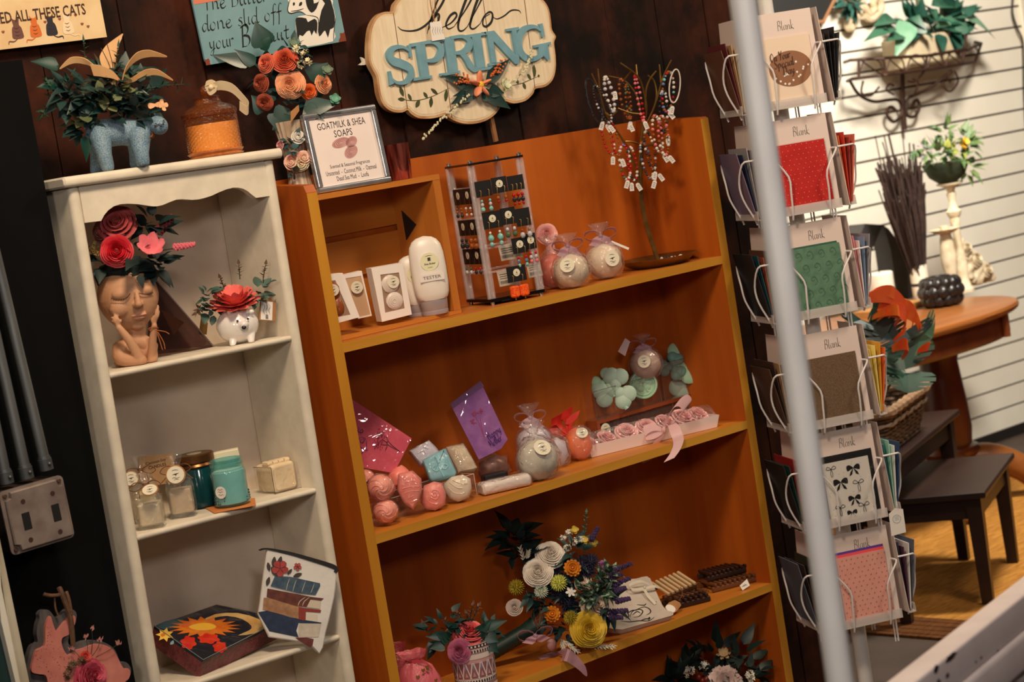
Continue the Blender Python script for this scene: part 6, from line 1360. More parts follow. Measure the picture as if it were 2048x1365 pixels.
# clear tray box of rose soaps
A0, B0 = Z(680+200/k, 640+1285/k, ZS), Z(680+850/k, 640+1085/k, ZS); A0.y = max(A0.y, 3.058); A0.x = max(A0.x, BL+.030); B0.y = max(B0.y, 3.062)
r_x = (B0-A0); r_x.z = 0; L_ = r_x.length; r_x.normalize(); n_x = V((-r_x.y, r_x.x, 0)); bx = frame(V((A0.x, A0.y, ZS+.0004)), r_x, n_x); hb = .040
t = thing('clear_box', 'open clear plastic box holding coral and white wrapped soaps', 'box', V((A0.x, A0.y, ZS)))
cb_ = MB(); cb_.box((0,0,0), (L_,.062,.0008), bx)
for a_, b_ in (((0,0,0),(L_,.0008,hb)), ((0,.0612,0),(L_,.062,hb)), ((0,0,0),(.0008,.062,hb)), ((L_-.0008,0,0),(L_,.062,hb))): cb_.box(a_, b_, bx)
cb_.build('box_walls', film('box plastic', (240,240,240), .012, .06, .1, 40, spec=.3), t, True, False)
mb = MB(); mb.tube([bx @ V(p) for p in ((0,0,hb),(L_,0,hb),(L_,.062,hb),(0,.062,hb))], .0007, 4, True); mb.tube([bx @ V((L_,0,0)), bx @ V((L_,0,hb))], .0007, 4); mb.build('rim', mat('bright plastic edge', (206,196,190), .15, spec=.7), t, True)
cs_ = mat('coral swirl soap', (242,158,138), .4, c2=(234,138,118), ns=30, sss=.0); cp_ = mat('coral pink soap', (240,140,126), .4, c2=(232,124,112), ns=30); sw = mat('shell white soap', (226,212,190), .4, c2=(214,198,176), ns=30)
k8, a8, b8 = 8.03, 720, 900
def swirl(lab, a, b, R, y, turns=2.2, sq=1.0, m=cs_, zoff=None):
    c = Y(a8+a/k8, b8+b/k8, y); s_ = S(c); R = R/k8*s_; t = thing('swirl_soap', lab, 'soap', c - V((0,0,R)), group='coral rose swirl soaps')
    Fm = facing(c); mb = MB(); mb.ball((0,0,-R*.3), (R, R*sq, R*.9), 26, 18, mx=Fm)
    mb.build('soap', m, t, True)
    mb = MB()
    for ar in range(5):
        P = []
        for i in range(26):
            f = i/25; an = ar*2*pi/5 + f*2.6; rr = R*(.08+.9*f); P.append((rr*cos(an), rr*sin(an)*sq, -R*.3 + R*.9*math.sqrt(max(.0, 1-min(1,(rr/R))**2))))
        mb.tube(P, [R*.085*(1-.3*i/25) for i in range(26)], 6, mx=Fm)
    mb.build('swirl_ridges', m, t, True)
    mb = MB(); mb.ball((0,0,-R*.28), (R*1.08, R*sq*1.08, R*1.02), 22, 14, mx=Fm, j=.12); mb.build('wrapper', cello, t, True)
swirl('coral swirl soap stacked on top at the left end of the clear box', 330, 620, 215, 3.095)
swirl('coral swirl soap at the bottom left of the clear box', 410, 1000, 200, 3.090, sq=.95)
swirl('coral swirl soap against the bookcase side, mostly hidden', 90, 480, 150, 3.15)
t, q = block('pointed coral soap stamped with a pattern, second along in the clear box', 'heart_soap', [(360,960),(445,940),(500,990),(506,1060),(490,1120),(455,1180),(395,1140),(355,1060)], 3.100, FACE, .1, .024, cp_, .006, [([(385,1050),(440,1035),(490,1035)], .0011), ([(400,1075),(450,1062),(490,1062)], .0009), ([(420,1110),(460,1090)], .0009), ([(400,1010),(450,1000),(480,1010)], .0009)])
t, q = block('coral soap embossed with a rose, third along in the clear box', 'rose_soap', [(520,1030),(580,1005),(630,1015),(655,1090),(650,1150),(590,1185),(530,1175),(497,1135)], 3.105, FACE, .15, .026, cp_, .007, [([(575,1080),(590,1070),(600,1085),(585,1098),(568,1085),(575,1060),(605,1060),(618,1085),(595,1115),(560,1100)], .0014), ([(540,1120),(570,1140),(610,1135)], .0010)])
t, q = block('white shell-shaped soap at the right end of the clear box', 'shell_soap', [(640,1020),(690,975),(760,960),(808,985),(815,1050),(800,1100),(735,1130),(675,1110),(650,1065)], 3.110, FACE, .2, .026, sw, .008, [([(680,1010),(720,1040),(760,1045)], .0014), ([(700,995),(745,1015),(790,1015)], .0014), ([(670,1040),(710,1075),(765,1080)], .0012)])
P = on2(680+605/k, 640+1010/k, 3.15); mb = MB(); t = thing('round_soap', 'coral wrapped soap behind the pointed coral soap', 'soap', P); mb.ball(Y(680+370/k, 640+985/k, 3.145), .022, 16, 10, j=.2); mb.build('soap', cp_, t, True)
# long white bar, black box, copper tin
q0 = Z(680+900/k, 640+1100/k, ZS); q0.y = max(q0.y, 3.06); q1 = Z(680+1200/k, 640+1032/k, ZS); d = (q1-q0); d.z = 0; L_ = d.length; d.normalize(); bx = frame(V((q0.x,q0.y,ZS+.0004)), d, V((-d.y,d.x,0)))
t = thing('white_soap_bar', 'white rounded soap bar in shrink wrap near the front edge', 'soap', q0); mb = MB(); mb.rbox((0,.002,.0004), (L_,.040,.024), .009, bx, 5, 0); mb.v = [p + V((NZ.noise(p*40), NZ.noise(p*40+V((5,0,0))), 0))*.0006 for p in mb.v]; mb.build('soap', mat('white milled soap', (234,222,214), .35, c2=(224,210,202), ns=20), t, True)
mb = MB(); mb.rbox((-.001,.001,.0002), (L_+.002,.041,.0252), .010, bx, 5, 0); mb.v = [p + V((NZ.noise(p*70), NZ.noise(p*70+V((5,0,0))), NZ.noise(p*70+V((0,5,0)))))*.0009*(p.z > ZS+.004) for p in mb.v]; mb.build('wrapper', cello, t, True)
P = on2(680+960/k, 640+1015/k, 3.128); t = thing('black_box', 'small black box behind the white soap bar', 'box', P, FACE*.5); mb = MB(); mb.rbox((-.022,-.012,0), (.026,.016,.030), .003, None, 3, 2); mb.build('box', mat('black carton', (26,24,30), .4), t); MB().box((-.018,-.0125,.019), (.02,-.0121,.0225)).build('print_band', mat('silver print', (150,146,150), .4, .4), t, smooth=False)
P = on2(680+955/k, 640+960/k, 3.185); t = thing('copper_tin', 'copper coloured wrapped soap behind the black box', 'soap', P, FACE); MB().ball((0,0,.026), (.030,.016,.026), 16, 10, j=.1).build('soap', mat('copper soap', (150,92,66), .35, .2, c2=(120,70,50), ns=40), t); mb = MB(); mb.ball((0,0,.028), (.034,.018,.028), 16, 10, j=.35); mb.build('wrapper', cello, t)
lav = mat('pale lilac bath bomb', (206,196,206), .65, c2=(190,178,192), ns=24, bump=.2, bs=60); grey = mat('oatmeal grey bath bomb', (206,200,184), .65, c2=(190,182,166), ns=24, bump=.2, bs=60)
bomb_bag(1080, 952, 3.088, 43, ZS+.0004, 'oatmeal grey bath bomb in cellophane with round label, front and centre of its shelf', grey, None, (.35,.62), 5, .07, top=.92)
bomb_bag(1074, 920, 3.165, 37, ZS+.022, 'lilac bath bomb bag tied with lilac organza behind the grey one', lav, org, None, 6, .06, top=1.05)
P = on2(1118, 930, 3.150); t = thing('clear_bag', 'crumpled cellophane bag of pearly soap between grey bath bomb and orange egg', 'soap', P, FACE); MB().ball((0,0,.030), (.022,.018,.028), 16, 10, j=.2).build('soap', lav, t); mb = MB(); crumple(mb, [(.012,.001),(.024,.006),(.028,.03),(.022,.055),(.012,.066),(.02,.075)], 24, .12, 3, 8); mb.build('wrapper', cello, t)
# orange egg
P = on2(680+1490/k, 640+745/k, 3.150); s_ = S(P); t = thing('orange_bath_bomb', 'orange egg-shaped bath bomb tied with red tissue', 'bath bomb', P, FACE)
MB().ball((0,0,33*s_), (27*s_,25*s_,33*s_), 20, 14, mx=M.Rotation(-.15,4,'Y'), j=.05).build('egg', mat('orange bath salt', (236,124,72), .6, c2=(222,100,56), ns=30), t)
mb = MB(); crumple(mb, [(.012,.0004),(24*s_,8*s_),(29*s_,36*s_),(24*s_,58*s_),(10*s_,70*s_)], 24, .06, 3, 12); mb.build('wrapper', cello, t)
mb = MB()
for i, (dx, dz, w) in enumerate(((-34,96,34),(-14,104,26),(-44,76,30),(-4,92,30),(-36,50,26),(-40,20,24))): mb.strip(cr([V((-18*s_,.012,52*s_)), V(((dx*.8-10)*s_,.014,(dz*.8)*s_)), V((dx*s_,.010+.004*i,dz*s_))], 4), [w*s_*.3]*5+[w*s_]*5, V((1,.4,.3)), .0004)
mb.build('red_tissue', mat('red tissue', (206,40,24), .6, c2=(180,22,14), ns=40), t)
d_ = V((.25,-.75,.62)); B = WM[t.name] @ frame(V((0,0,33*s_)) + V((.18*27,-.72*25,.68*33))*s_*1.06, V((1,.2,0)), d_.cross(V((1,.2,0)))); round_tag(t, B, 12*s_)
# shadow box, green soaps, tied bath bomb on top -------------------------------------------------
k, ox, oy = 3.591, 1100, 600
q = Q(Y(1100+345/k, 600+975/k, 3.199), 0, 0); P = q.P; s_ = q.s/k
SB = q.pts([(318,832),(1172,658),(1205,850),(350,985)], k, ox, oy); w_ = SB[1][0]-SB[0][0]; zt_ = max(SB[0][1], SB[1][1]); hS = .058
P0 = q.mx @ V((SB[0][0]+.004, 0, 0)); P0.z = ZS+.0004; bx = M.Translation(P0) @ M.Rotation(0, 4, 'Z'); w_ = w_*.985
t = thing('shadow_box', 'long reddish wooden display box holding up the green soaps', 'box', P0)
red = wood('reddish pine', (150,76,42), (120,56,30), 0, sc=30); dpt = .033
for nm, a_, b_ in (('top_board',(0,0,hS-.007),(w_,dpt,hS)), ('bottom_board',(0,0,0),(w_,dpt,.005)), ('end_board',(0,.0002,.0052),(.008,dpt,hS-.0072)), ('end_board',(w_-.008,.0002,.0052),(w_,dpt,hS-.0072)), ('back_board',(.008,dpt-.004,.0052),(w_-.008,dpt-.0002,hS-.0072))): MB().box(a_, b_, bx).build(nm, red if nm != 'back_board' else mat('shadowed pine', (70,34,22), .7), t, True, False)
MB().box((.008,.004,.0055), (w_-.008,.0046,hS-.0075), bx).build('clear_front', clear, t, True, False)
round_tag(t, bx @ frame((.020,-.0008,hS*.62), (1,0,0), (0,0,1)), .0135)
q2 = Y(1100+1040/k, 600+800/k, 3.215); t = thing('dark_soap', 'dark charcoal soap dome inside the wooden display box', 'soap', V((q2.x, 3.21, ZS+.006))); MB().ball(V((q2.x, P0.y+.017, ZS+.0065)), (.034,.011,.036), 20, 12, fn=lambda d: 1 if d.z > 0 else .3).build('soap', mat('charcoal soap', (44,40,44), .3, c2=(30,28,32), ns=20), t, True)
zb = ZS + hS + .0006
grn = mat('mint green soap', (168,204,174), .5, c2=(150,190,160), ns=24); grn2 = mat('sage mint soap', (180,206,190), .5, c2=(160,190,172), ns=24)
def clover(mb, c, R, rz, mx, th=.014, spin=0, n=3):
    for i in range(n):
        a = spin + pi/2 + i*2*pi/(3 if n == 3 else 4)
        for sg in (-1, 1): mb.ball(V((R*.62*cos(a)+sg*R*.20*-sin(a), R*.62*sin(a)+sg*R*.20*cos(a), 0)), (R*.40, R*.40, th), 14, 9, mx=mx)
        mb.ball(V((R*.30*cos(a), R*.30*sin(a), 0)), (R*.30,R*.30,th*.95), 12, 8, mx=mx)
    P = cr([V((0,-R*.1,0)), V((R*.18,-R*.55,0)), V((R*.42,-R*.98,0))], 4); mb.tube([p for p in P], [R*.07+.05*R*i/8 for i in range(len(P))], 8, mx=mx)
def clovsoap(lab, a, b, y, R, spin, m, lean=.2, boxlab=None, stack=0, rz=FACE):
    q = Q(Y(ox+a/k, oy+b/k, y), rz, lean); R = R*q.s/k; t = thing('clover_soap', lab, 'soap', V((q.P.x, q.P.y, zb)), group='mint clover soaps'); mb = MB(); clover(mb, None, R, 0, q.mx, .0062, spin); mb.build('soap', m, t, True); return t
clovsoap('mint clover soap facing out at the left of the wooden box', 465, 645, 3.204, 155, -.25, grn2, .2)
clovsoap('dim mint clover soap tucked behind the left clover', 400, 600, 3.219, 110, -.5, grn, .3)
t = thing('round_green_soap', 'round mint green soap with a rim, between the clover soaps', 'soap', V((Y(ox+685/k, oy+700/k, 3.17).x, 3.17, zb)))
q = Q(Y(ox+672/k, oy+612/k, 3.198), FACE+.1, .12); R = 104*q.s/k; mb = MB(); mb.lathe([(R*.96,-.028),(R,-.025),(R,-.003),(R*.94,0),(R*.84,0),(R*.80,-.003),(0.0005,-.003)], 36, q.mx, cap=True); mb.build('soap', grn, t, True)
mb = MB(); clover(mb, None, R*.6, 0, q.mx @ M.Translation((0,R*.1,-.003)), .002, .1); mb.tube([(R*.72*cos(i*pi/16), R*.72*sin(i*pi/16), -.002) for i in range(32)], .0009, 5, True, q.mx); mb.build('embossing', grn, t, True)
clovsoap('mint clover soap on top of the right hand stack', 1005, 430, 3.200, 172, .5, grn, .35)
clovsoap('mint clover soap at the bottom of the right hand stack', 1000, 575, 3.208, 158, .2, grn2, .15)
clovsoap('mint clover soap turned away at the left of the right stack', 880, 480, 3.219, 105, -.5, mat('deep mint soap', (110,160,150), .5), .3)
for a0, a1, bz, ht, lab in ((330,800,790,.060,'clear plastic box around the left clover and round green soap'), (820,1185,668,.078,'clear plastic box around the right stack of clover soaps')):
    p0, p1 = Y(ox+a0/k, oy+bz/k, 3.199), Y(ox+a1/k, oy+(bz-90)/k, 3.199); t = thing('plastic_box', lab, 'box', V((p0.x,p0.y,zb)), group=None)
    L_ = p1.x-p0.x; B = M.Translation((p0.x, 3.199, zb)); mb = MB()
    for a_, b_ in (((0,0,0),(L_,.0007,ht)), ((0,0,0),(.0007,.032,ht)), ((L_-.0007,0,0),(L_,.032,ht)), ((0,0,0),(L_,.032,.0007))): mb.box(a_, b_, B)
    mb.build('box_walls', _mats['box plastic'], t, True, False); mb = MB(); mb.tube([B @ V((0,0,0)), B @ V((0,0,ht)), B @ V((L_,0,ht)), B @ V((L_,0,0))], .0006, 4); mb.build('box_edges', mat('dim plastic edge', (96,98,90), .2), t, True)
P = Y(ox+690/k, oy+480/k, 3.185); bomb_bag(1292, 734, 3.200, 32, zb+.056, 'taupe bath bomb with mauve ribbon resting on top of the round green soap', mat('taupe bath bomb', (196,166,150), .65, c2=(176,144,128), ns=24, bump=.2, bs=60), pinkorg, (-.12,.25), 9, .07, tag_card=False, top=.95)
q = Q(Y(ox+510/k, oy+390/k, 3.175), FACE, .1); t = thing('hang_card', 'small pale card hanging left of the taupe bath bomb', 'tag', q.P); mb = MB(); mb.prism(q.pts([(540,275),(575,300),(540,405),(488,372)], k, ox, oy)[::-1], 0, .0006, q.mx); mb.build('card', mat('pale mauve card', (186,160,164), .6), t, True, False)
# white tray of pink roses
A0 = Z(ox+300/k, oy+1137/k, ZS); A0.y = max(A0.y, 3.054); B0 = Z(ox+1200/k, oy+918/k, ZS); A0.z = ZS+.0004; d = B0-A0; d.z = 0; d.y = max(-.076, min(d.y, .012)); L_ = d.length; d.normalize(); n = V((-d.y, d.x, 0)); bx = frame(A0, d, n)
print('tray', A0, B0, L_)
t = thing('gift_tray', 'long white tray of pink flower soaps tied with a sheer pink bow', 'gift tray', A0)
wt = mat('blush white card', (238,222,220), .6); h_, fl, dp = .0255, .006, .052
mb = MB()
lo_ = [(0,0,.0004),(L_,0,.0004),(L_,dp,.0004),(0,dp,.0004)]; hi_ = [(-fl,-fl,h_),(L_+fl,-fl,h_),(L_+fl,dp+fl,h_),(-fl,dp+fl,h_)]; ih = [(-fl+.0016,-fl+.0016,h_),(L_+fl-.0016,-fl+.0016,h_),(L_+fl-.0016,dp+fl-.0016,h_),(-fl+.0016,dp+fl-.0016,h_)]; il = [(.0015,.0015,.002),(L_-.0015,.0015,.002),(L_-.0015,dp-.0015,.002),(.0015,dp-.0015,.002)]
vs = lo_+hi_+ih+il; fs = [(3,2,1,0)]
for a_ in (0,4,8):
    for i in range(4): j = (i+1)%4; fs.append((a_+i, a_+j, a_+4+j, a_+4+i))
fs.append((12,13,14,15)); mb.add(vs, fs, bx); mb.build('tray', wt, t, True, False)
pks = mat('pink flower soap', (246,190,190), .45, c2=(240,176,178), ns=30); r_ = random.Random(2)
for i, (fx, dz, R) in enumerate(((.06,.006,17),(.19,.012,18),(.34,.018,19),(.50,.020,18),(.66,.018,19),(.80,.022,19),(.92,.018,18))):
    c = bx @ V((L_*fx, dp*.48, .020+dz*.7)); mb = MB(); rose(mb, c, V((r_.uniform(-.3,.2), -.75, 1)), R*S(c)*1.22, 5, 4, .75); 
    o = mb.build('flower_soap', pks, None); nm = ('nearest the left end','second from the left end','third from the left end','half under the bow','just right of the bow','second from the right end','nearest the right end')[i]
    tag(o, 'pink flower soap in the long white tray, '+nm, 'soap', 'pink flower soaps in the white tray')
mb = MB(); mb.grid(lambda u, v: (L_*u, -fl+.002+(dp+2*fl-.004)*v, h_+.002+.020*sin(pi*v)+.002*NZ.noise(V((u*9, v*4, 1)))), 40, 10, mx=bx); mb.build('cellophane', cello, t, True)
org2 = film('pink organza', (240,196,200), .62, .5, .2, 200, spec=.1)
bc_ = bx @ V((L_*.545, -fl-.002, h_*.9)); F_ = frame(bc_, (1,.0,0), (0,0,1)); s_ = S(bc_)
def bpt(x, y, z): return bc_ + V((cos(FACE)*x, sin(FACE)*x, y))*s_ + V((0,-1,0))*z
for pts, w, up in (([(0,0,.006),(8,24,.012),(24,48,.018),(38,54,.02),(44,42,.02),(32,28,.016),(10,6,.01)], [8,18,26,30,30,24,10], (.5,-.4,.6)), ([(0,0,.006),(-24,10,.014),(-44,6,.018),(-46,-4,.018),(-24,-6,.014),(0,0,.008)], [8,16,18,18,14,8], (.1,.3,1)),
    ([(0,0,.008),(-16,-18,.010),(-36,-42,.004),(-40,-58,.003)], [8,18,22,20], (1,-.5,.2))):
    P_ = cr([bpt(*p) for p in pts], 5); n_ = len(P_); ws = []
    for i in range(n_): f = i/(n_-1)*(len(w)-1); a_ = min(int(f), len(w)-2); ws.append((w[a_]+(w[a_+1]-w[a_])*(f-a_))*s_)
    MB().strip(P_, ws, V(up), .0004).build('bow_loop', org2, t, True)
tl = cr([bc_+V((0,-.006,0)), Y(1343,850,bc_.y-.022), Y(1352,866,3.050), Y(1357,884,3.043), Y(1350,904,3.042), Y(1338,921,3.042)], 5); n_ = len(tl); MB().strip(tl, [(8+16*min(1,i/8))*s_ for i in range(n_)], V((1,-.4,.2)), .0004).build('bow_tail', org2, t, True)
mb = MB(); mb.ball(bc_+V((0,-.008,0)), (.006,.005,.007), 10, 8); mb.build('bow_knot', org2, t, True)
q = Q(bx @ V((-.002,dp*.4,.012)), -pi/2); mb = MB(); pen(mb, [(-.004,.004),(0,.006),(.004,.003),(.001,-.002),(.003,-.006)], .0012, frame(bx @ V((-.0052,dp*.45,.013)), (0,-1,0), (0,0,1)), .001); mb.build('stamp', ink, t, True, False)
# ------------------------------------------------------------------ third shelf
ZL = .443; k, ox, oy = 3.740, 740, 1000
def on3(px, py, y, z=ZL): P = Y(px, py, y); P.z = z+.0004; return P
# gold dotted pink organza bags
po = film('pink dotted organza', (232,110,124), .62, .4, .3, 120, spec=.2); gd = mat('gold foil dot', (220,170,90), .3, .8); pkin = mat('pink sachet filling', (214,104,112), .7, c2=(190,70,84), ns=50)
def organza(lab, px, y, zt, w, lean, m, seed, topw=.5):
    P = on3(px, 1330, y); s_ = S(P); t = thing('organza_bag', lab, 'gift bag', P, FACE); H = zt*s_; R = w*s_; ln = M.Shear('XY', 4, (lean, 0)) 
    mb = MB(); crumple(mb, [(R*.5,.0004),(R*.95,H*.05),(R*1.0,H*.25),(R*.9,H*.5),(R*.66,H*.72),(R*.36,H*.82),(R*.26,H*.85),(R*.5,H*.9),(R*.62,H)], 34, .11, 3.4, seed, None, R*.08); mb.v = [ln @ V((p.x, p.y*.7, p.z)) for p in mb.v]; bag = mb.build('bag', m, t)
    MB().ball((0,0,H*.36), (R*.82,R*.55,H*.34), 18, 12, mx=ln, j=.15).build('filling', pkin, t)
    r_ = random.Random(seed)
    for i in range(16):
        a = r_.uniform(-1.5,1.5); z = H*r_.uniform(.05,.8); rr = R*(1.04 if z < H*.5 else .85); p = ln @ V((rr*sin(a)*1.02, -rr*cos(a)*.74, z)); mx = M.Translation(p) @ M.Rotation(a, 4, 'Z') @ M.Rotation(pi/2, 4, 'X')
        e = .0042; MB().prism([(x*e,y*e) for x, y in ((0,-1),(.9,0),(.8,.7),(.4,.8),(0,.4),(-.4,.8),(-.8,.7),(-.9,0))], 0, .0005, mx).build('gold_heart', gd, t, False, False)
    mb = MB(); z = H*.85; mb.tube([ln @ V((R*.3*cos(i*pi/6), R*.22*sin(i*pi/6), z)) for i in range(12)], .0022, 6, True); mb.strip(cr([ln @ V((0,-R*.25,z)), ln @ V((R*.5,-R*.4,z-.004)), ln @ V((R*.7,-R*.4,z-.02))], 4), .006, V((0,.2,1)), .0005); mb.build('ribbon', mat('rose ribbon', (186,60,72), .4), t)
organza('pink organza gift bag with gold hearts in front on the lower shelf', 838, 3.092, 118, 48, -.10, po, 3)
organza('dark rose organza gift bag squeezed against the bookcase side behind the pink one', 803, 3.150, 126, 30, -.02, film('dark rose organza', (170,54,66), .6, .4, .3, 120, spec=.2), 5)
# patterned pot with roses
P = on3(946, 1320, 3.090); s_ = S(P); Rp = 42*s_; Hp = 96*s_
ztop = Y(946, 1292, 3.055).z; Hp = max(.06, ztop-ZL)
t = thing('patterned_pot', 'pink and cream zigzag patterned pot of coral and mauve roses', 'planter', P, FACE)
pm = mat('pot rose band', (206,160,158), .6, c2=(196,148,148), ns=40); MB().lathe([(Rp*.90,0),(Rp*.95,.003),(Rp,Hp*.5),(Rp*1.03,Hp),(Rp*.97,Hp),(Rp*.93,Hp*.9),(.001,Hp*.88)], 48).build('pot', pm, t)
def ring(z0, z1, m, nm): 
    mb = MB(); mb.lathe([(Rp*(.955+.075*z0/Hp)+.0008,z0),(Rp*(.955+.075*z1/Hp)+.0008,z1)], 48, cap=False); return mb.build(nm, m, t)
wh = mat('pot cream band', (222,206,200), .6); bk_ = mat('pot black print', (34,30,36), .6); mv = mat('pot mauve print', (150,96,104), .6); ob = mat('pot grey violet', (140,120,150), .6)
for z0, z1, m in ((.93,.99,bk_),(.83,.90,wh),(.70,.80,wh),(.33,.62,mv),(.20,.30,wh),(.06,.14,wh)): ring(Hp*z0, Hp*z1, m, 'pattern_band')
def prow(pts_fn, z0, z1, n, m, nm, off=.0016):
    for i in range(n):
        a = -1.7 + 3.4*i/n; mb = MB(); vs = []
        for u, v in pts_fn: aa = a + u*3.4/n; z = z0+(z1-z0)*v; rr = Rp*(.955+.075*z/Hp)+off; vs.append((rr*sin(aa), -rr*cos(aa), z))
        mb.add(vs, [tuple(range(len(vs)))]); mb.build(nm, m, t, smooth=False)
tri = [(0,0),(.5,1),(1,0),(.8,0),(.5,.6),(.2,0)]
for pf_, z0, z1, n, m, off in (([(0,0),(.5,1),(.35,1),(-.12,.06)],.30,.64,9,wh,.0018), ([(1,0),(.5,1),(.65,1),(1.12,.06)],.30,.64,9,wh,.0018), ([(.2,1),(.8,1),(.5,.45)],.34,.62,9,ob,.0015), ([(.3,.05),(.7,.05),(.5,.45)],.34,.6,9,pm,.0015), ([(.1,0),(.6,0),(.6,1),(.1,1)],.84,.89,26,bk_,.0018), ([(.1,0),(.6,0),(.6,1),(.1,1)],.215,.275,26,bk_,.0018), ([(.1,0),(.6,0),(.6,1),(.1,1)],.94,.98,20,wh,.0018)):
    prow(pf_, Hp*z0, Hp*z1, n, m, 'pattern_mark', off)
q = Q(P, FACE); R3 = q.mx.to_3x3()
def U(a, b, w=0): u = q.uv(ox+a/k, oy+b/k); return q.mx @ V((u[0], u[1], w))
mb = MB(); rose(mb, U(750,975,.012), R3 @ V((.15,.9,.6)), 128*q.s/k, 7, 5, 1.0); mb.build('coral_rose', mat('coral rose wood', (232,112,112), .6, c2=(216,92,96), ns=40), t, True)
mb = MB(); rose(mb, U(672,1095,.040), R3 @ V((-.1,.25,1)), 92*q.s/k, 8, 5, .95); mb.build('mauve_rose', mat('mauve rose wood', (186,96,130), .6, c2=(168,80,114), ns=40), t, True)
for a0, b0, a1, b1, w in ((780,1100,840,1000,80), (800,1080,870,1090,60), (800,1000,900,890,90), (860,940,1020,880,80), (870,990,960,1040,110), (600,1030,500,980,90), (560,1000,420,1000,70), (560,1060,450,1090,90), (640,950,560,900,70), (880,1050,960,1120,90)):
    p0, p1 = U(a0,b0,.02), U(a1,b1,.026); mb = MB(); leaf(mb, p0, p1-p0, R3 @ V((0,.3,1)), (p1-p0).length, w*1.1*q.s/k, .1, .2, 8); mb.build('dark_leaf', bl, t, True)
foliage([(U(500,1000,.0), .03), (U(580,960,-.01), .03), (U(680,960,-.01), .02), (U(870,1000,-.01), .025)], 60, .026, .014, 31).build('dark_foliage', teal_leaf, t, True)
for a0, b0, a1, b1 in ((745,910,770,790), (770,900,815,800), (740,920,720,860), (690,900,655,850), (600,950,540,890), (430,1000,395,930)):
    mb = MB(); ms = MB(); sprig(mb, ms, U(a0,b0,-.008), U(a1,b1,-.008)-U(a0,b0,-.008), (U(a1,b1)-U(a0,b0)).length, 9, .005, .009, .8, .0); mb.build('brown_sprig', mat('dried brown bud', (122,94,84), .7), t, True); ms.build('stem', stemm, t, True)
# bouquet lying on the shelf
k5, a5, b5 = 4.708, 1000, 1020; yb = 3.115
P = on3(1120, 1270, 3.10); t = thing('bouquet', 'mixed wooden flower bouquet with white and yellow roses lying with wrapped green stems', 'bouquet', P)
q = Q(Y(1100, 1200, yb), FACE*.8, .15); R3 = q.mx.to_3x3(); s_ = q.s/k5
def U(a, b, w=0): u = q.uv(a5+a/k5, b5+b/k5); return q.mx @ V((u[0], u[1], w))
def fl(nm, a, b, R, m, d=(0,.2,1), w=.02, turns=7, op=.95, per=5): mb = MB(); rose(mb, U(a,b,w), R3 @ V(d), R*s_, turns, per, op); return mb.build(nm, m, t, True)
wr = mat('ivory shaved wood', (226,216,204), .6, c2=(212,200,186), ns=40); yr = mat('yellow shaved wood', (222,186,52), .6, c2=(206,166,34), ns=40); cr_ = mat('cream petal', (226,212,190), .6, c2=(216,186,168), ns=60)
fl('white_rose', 465, 408, 140, wr, (.1,.55,1), .018); fl('white_rose', 335, 578, 140, wr, (-.15,.4,1), .03, 8); fl('white_bud', 128, 920, 78, mat('greyed ivory', (190,172,162), .65), (-.2,.2,1), .012, 5, .5, 4)
fl('yellow_rose', 805, 1110, 172, yr, (.05,.1,1), .045, 8, 1.05); fl('cream_peony', 890, 890, 150, cr_, (.4,.2,1), .024, 6, 1.1); fl('cream_peony', 930, 1040, 90, wr, (.7,.1,.8), .022, 5, 1.0); fl('cream_peony', 770, 690, 80, cr_, (.2,.3,1), .02, 5, 1.0)
for a, b, R in ((655,545,84), (465,975,80)):
    mb = MB(); daisy(mb, U(a,b,.034), R3 @ V((0,.3,1)), R*s_, 13, .42, .3, 4); mb.ball(U(a,b,.034), R*s_*.35, 10, 7); mb.build('orange_strawflower', mat('amber strawflower', (222,144,30), .6, c2=(196,108,16), ns=50), t, True)
yg = mat('lime pompom', (204,206,96), .7); og = mat('mustard pompom', (166,146,34), .7)
for a, b, R, m in ((530,685,80,yg), (148,730,76,og), (640,1010,68,og), (365,765,66,mat('pale green pompom', (196,206,186), .7))):
    mb = MB(); pompom(mb, U(a,b,.034 if a > 200 else .01), R3 @ V((0,.2,1)), R*s_*1.02, 70); mb.build('pompom', m, t, True)
mb = MB(); daisy(mb, U(635,765,.042), R3 @ V((0,.2,1)), 52*s_, 6, .5, .1, 1, .6); mb.build('star_flower', white, t, True)
for a, b in ((690,300),(640,215),(755,280),(625,355),(590,270)):
    mb = MB(); stars(mb, U(a,b,.012), R3 @ V((0,.3,1)), 34*s_, 12, .0034); mb.build('white_blossoms', mat('white filler blossom', (222,220,206), .6), t, True)
for a, b in ((690,190),(785,285),(870,310)): mb = MB(); daisy(mb, U(a,b,.016), R3 @ V((.1,.4,1)), 42*s_, 4, .9, .3, 2, .3); mb.build('yellow_bloom', mat('soft yellow bloom', (198,172,62), .6), t, True)
nv = mat('navy thistle', (36,36,66), .8, c2=(24,22,44), ns=60); pl = mat('violet sprig', (78,54,98), .8, c2=(52,38,76), ns=60)
for a, b, R in ((560,800,.022),(640,870,.020),(760,520,.020),(850,490,.018),(820,580,.018),(510,600,.014),(640,640,.014)): mb = MB(); pompom(mb, U(a,b,.012), R3 @ V((0,.2,1)), R, 60, .05); mb.build('navy_thistle', nv, t, True)
for a0, b0, a1, b1 in ((830,290,900,165), (900,700,1130,600), (1000,720,1200,640), (1060,860,1200,830), (1000,960,1180,940), (640,1180,760,1245), (980,600,1220,500), (1000,1000,1130,1010), (1050,760,1160,730)):
    mb = spike(U(a0,b0,.03), U(a1,b1,.03)-U(a0,b0,.03), (U(a1,b1)-U(a0,b0)).length, 22*s_, 34, a0); mb.build('violet_sprig', pl, t, True)
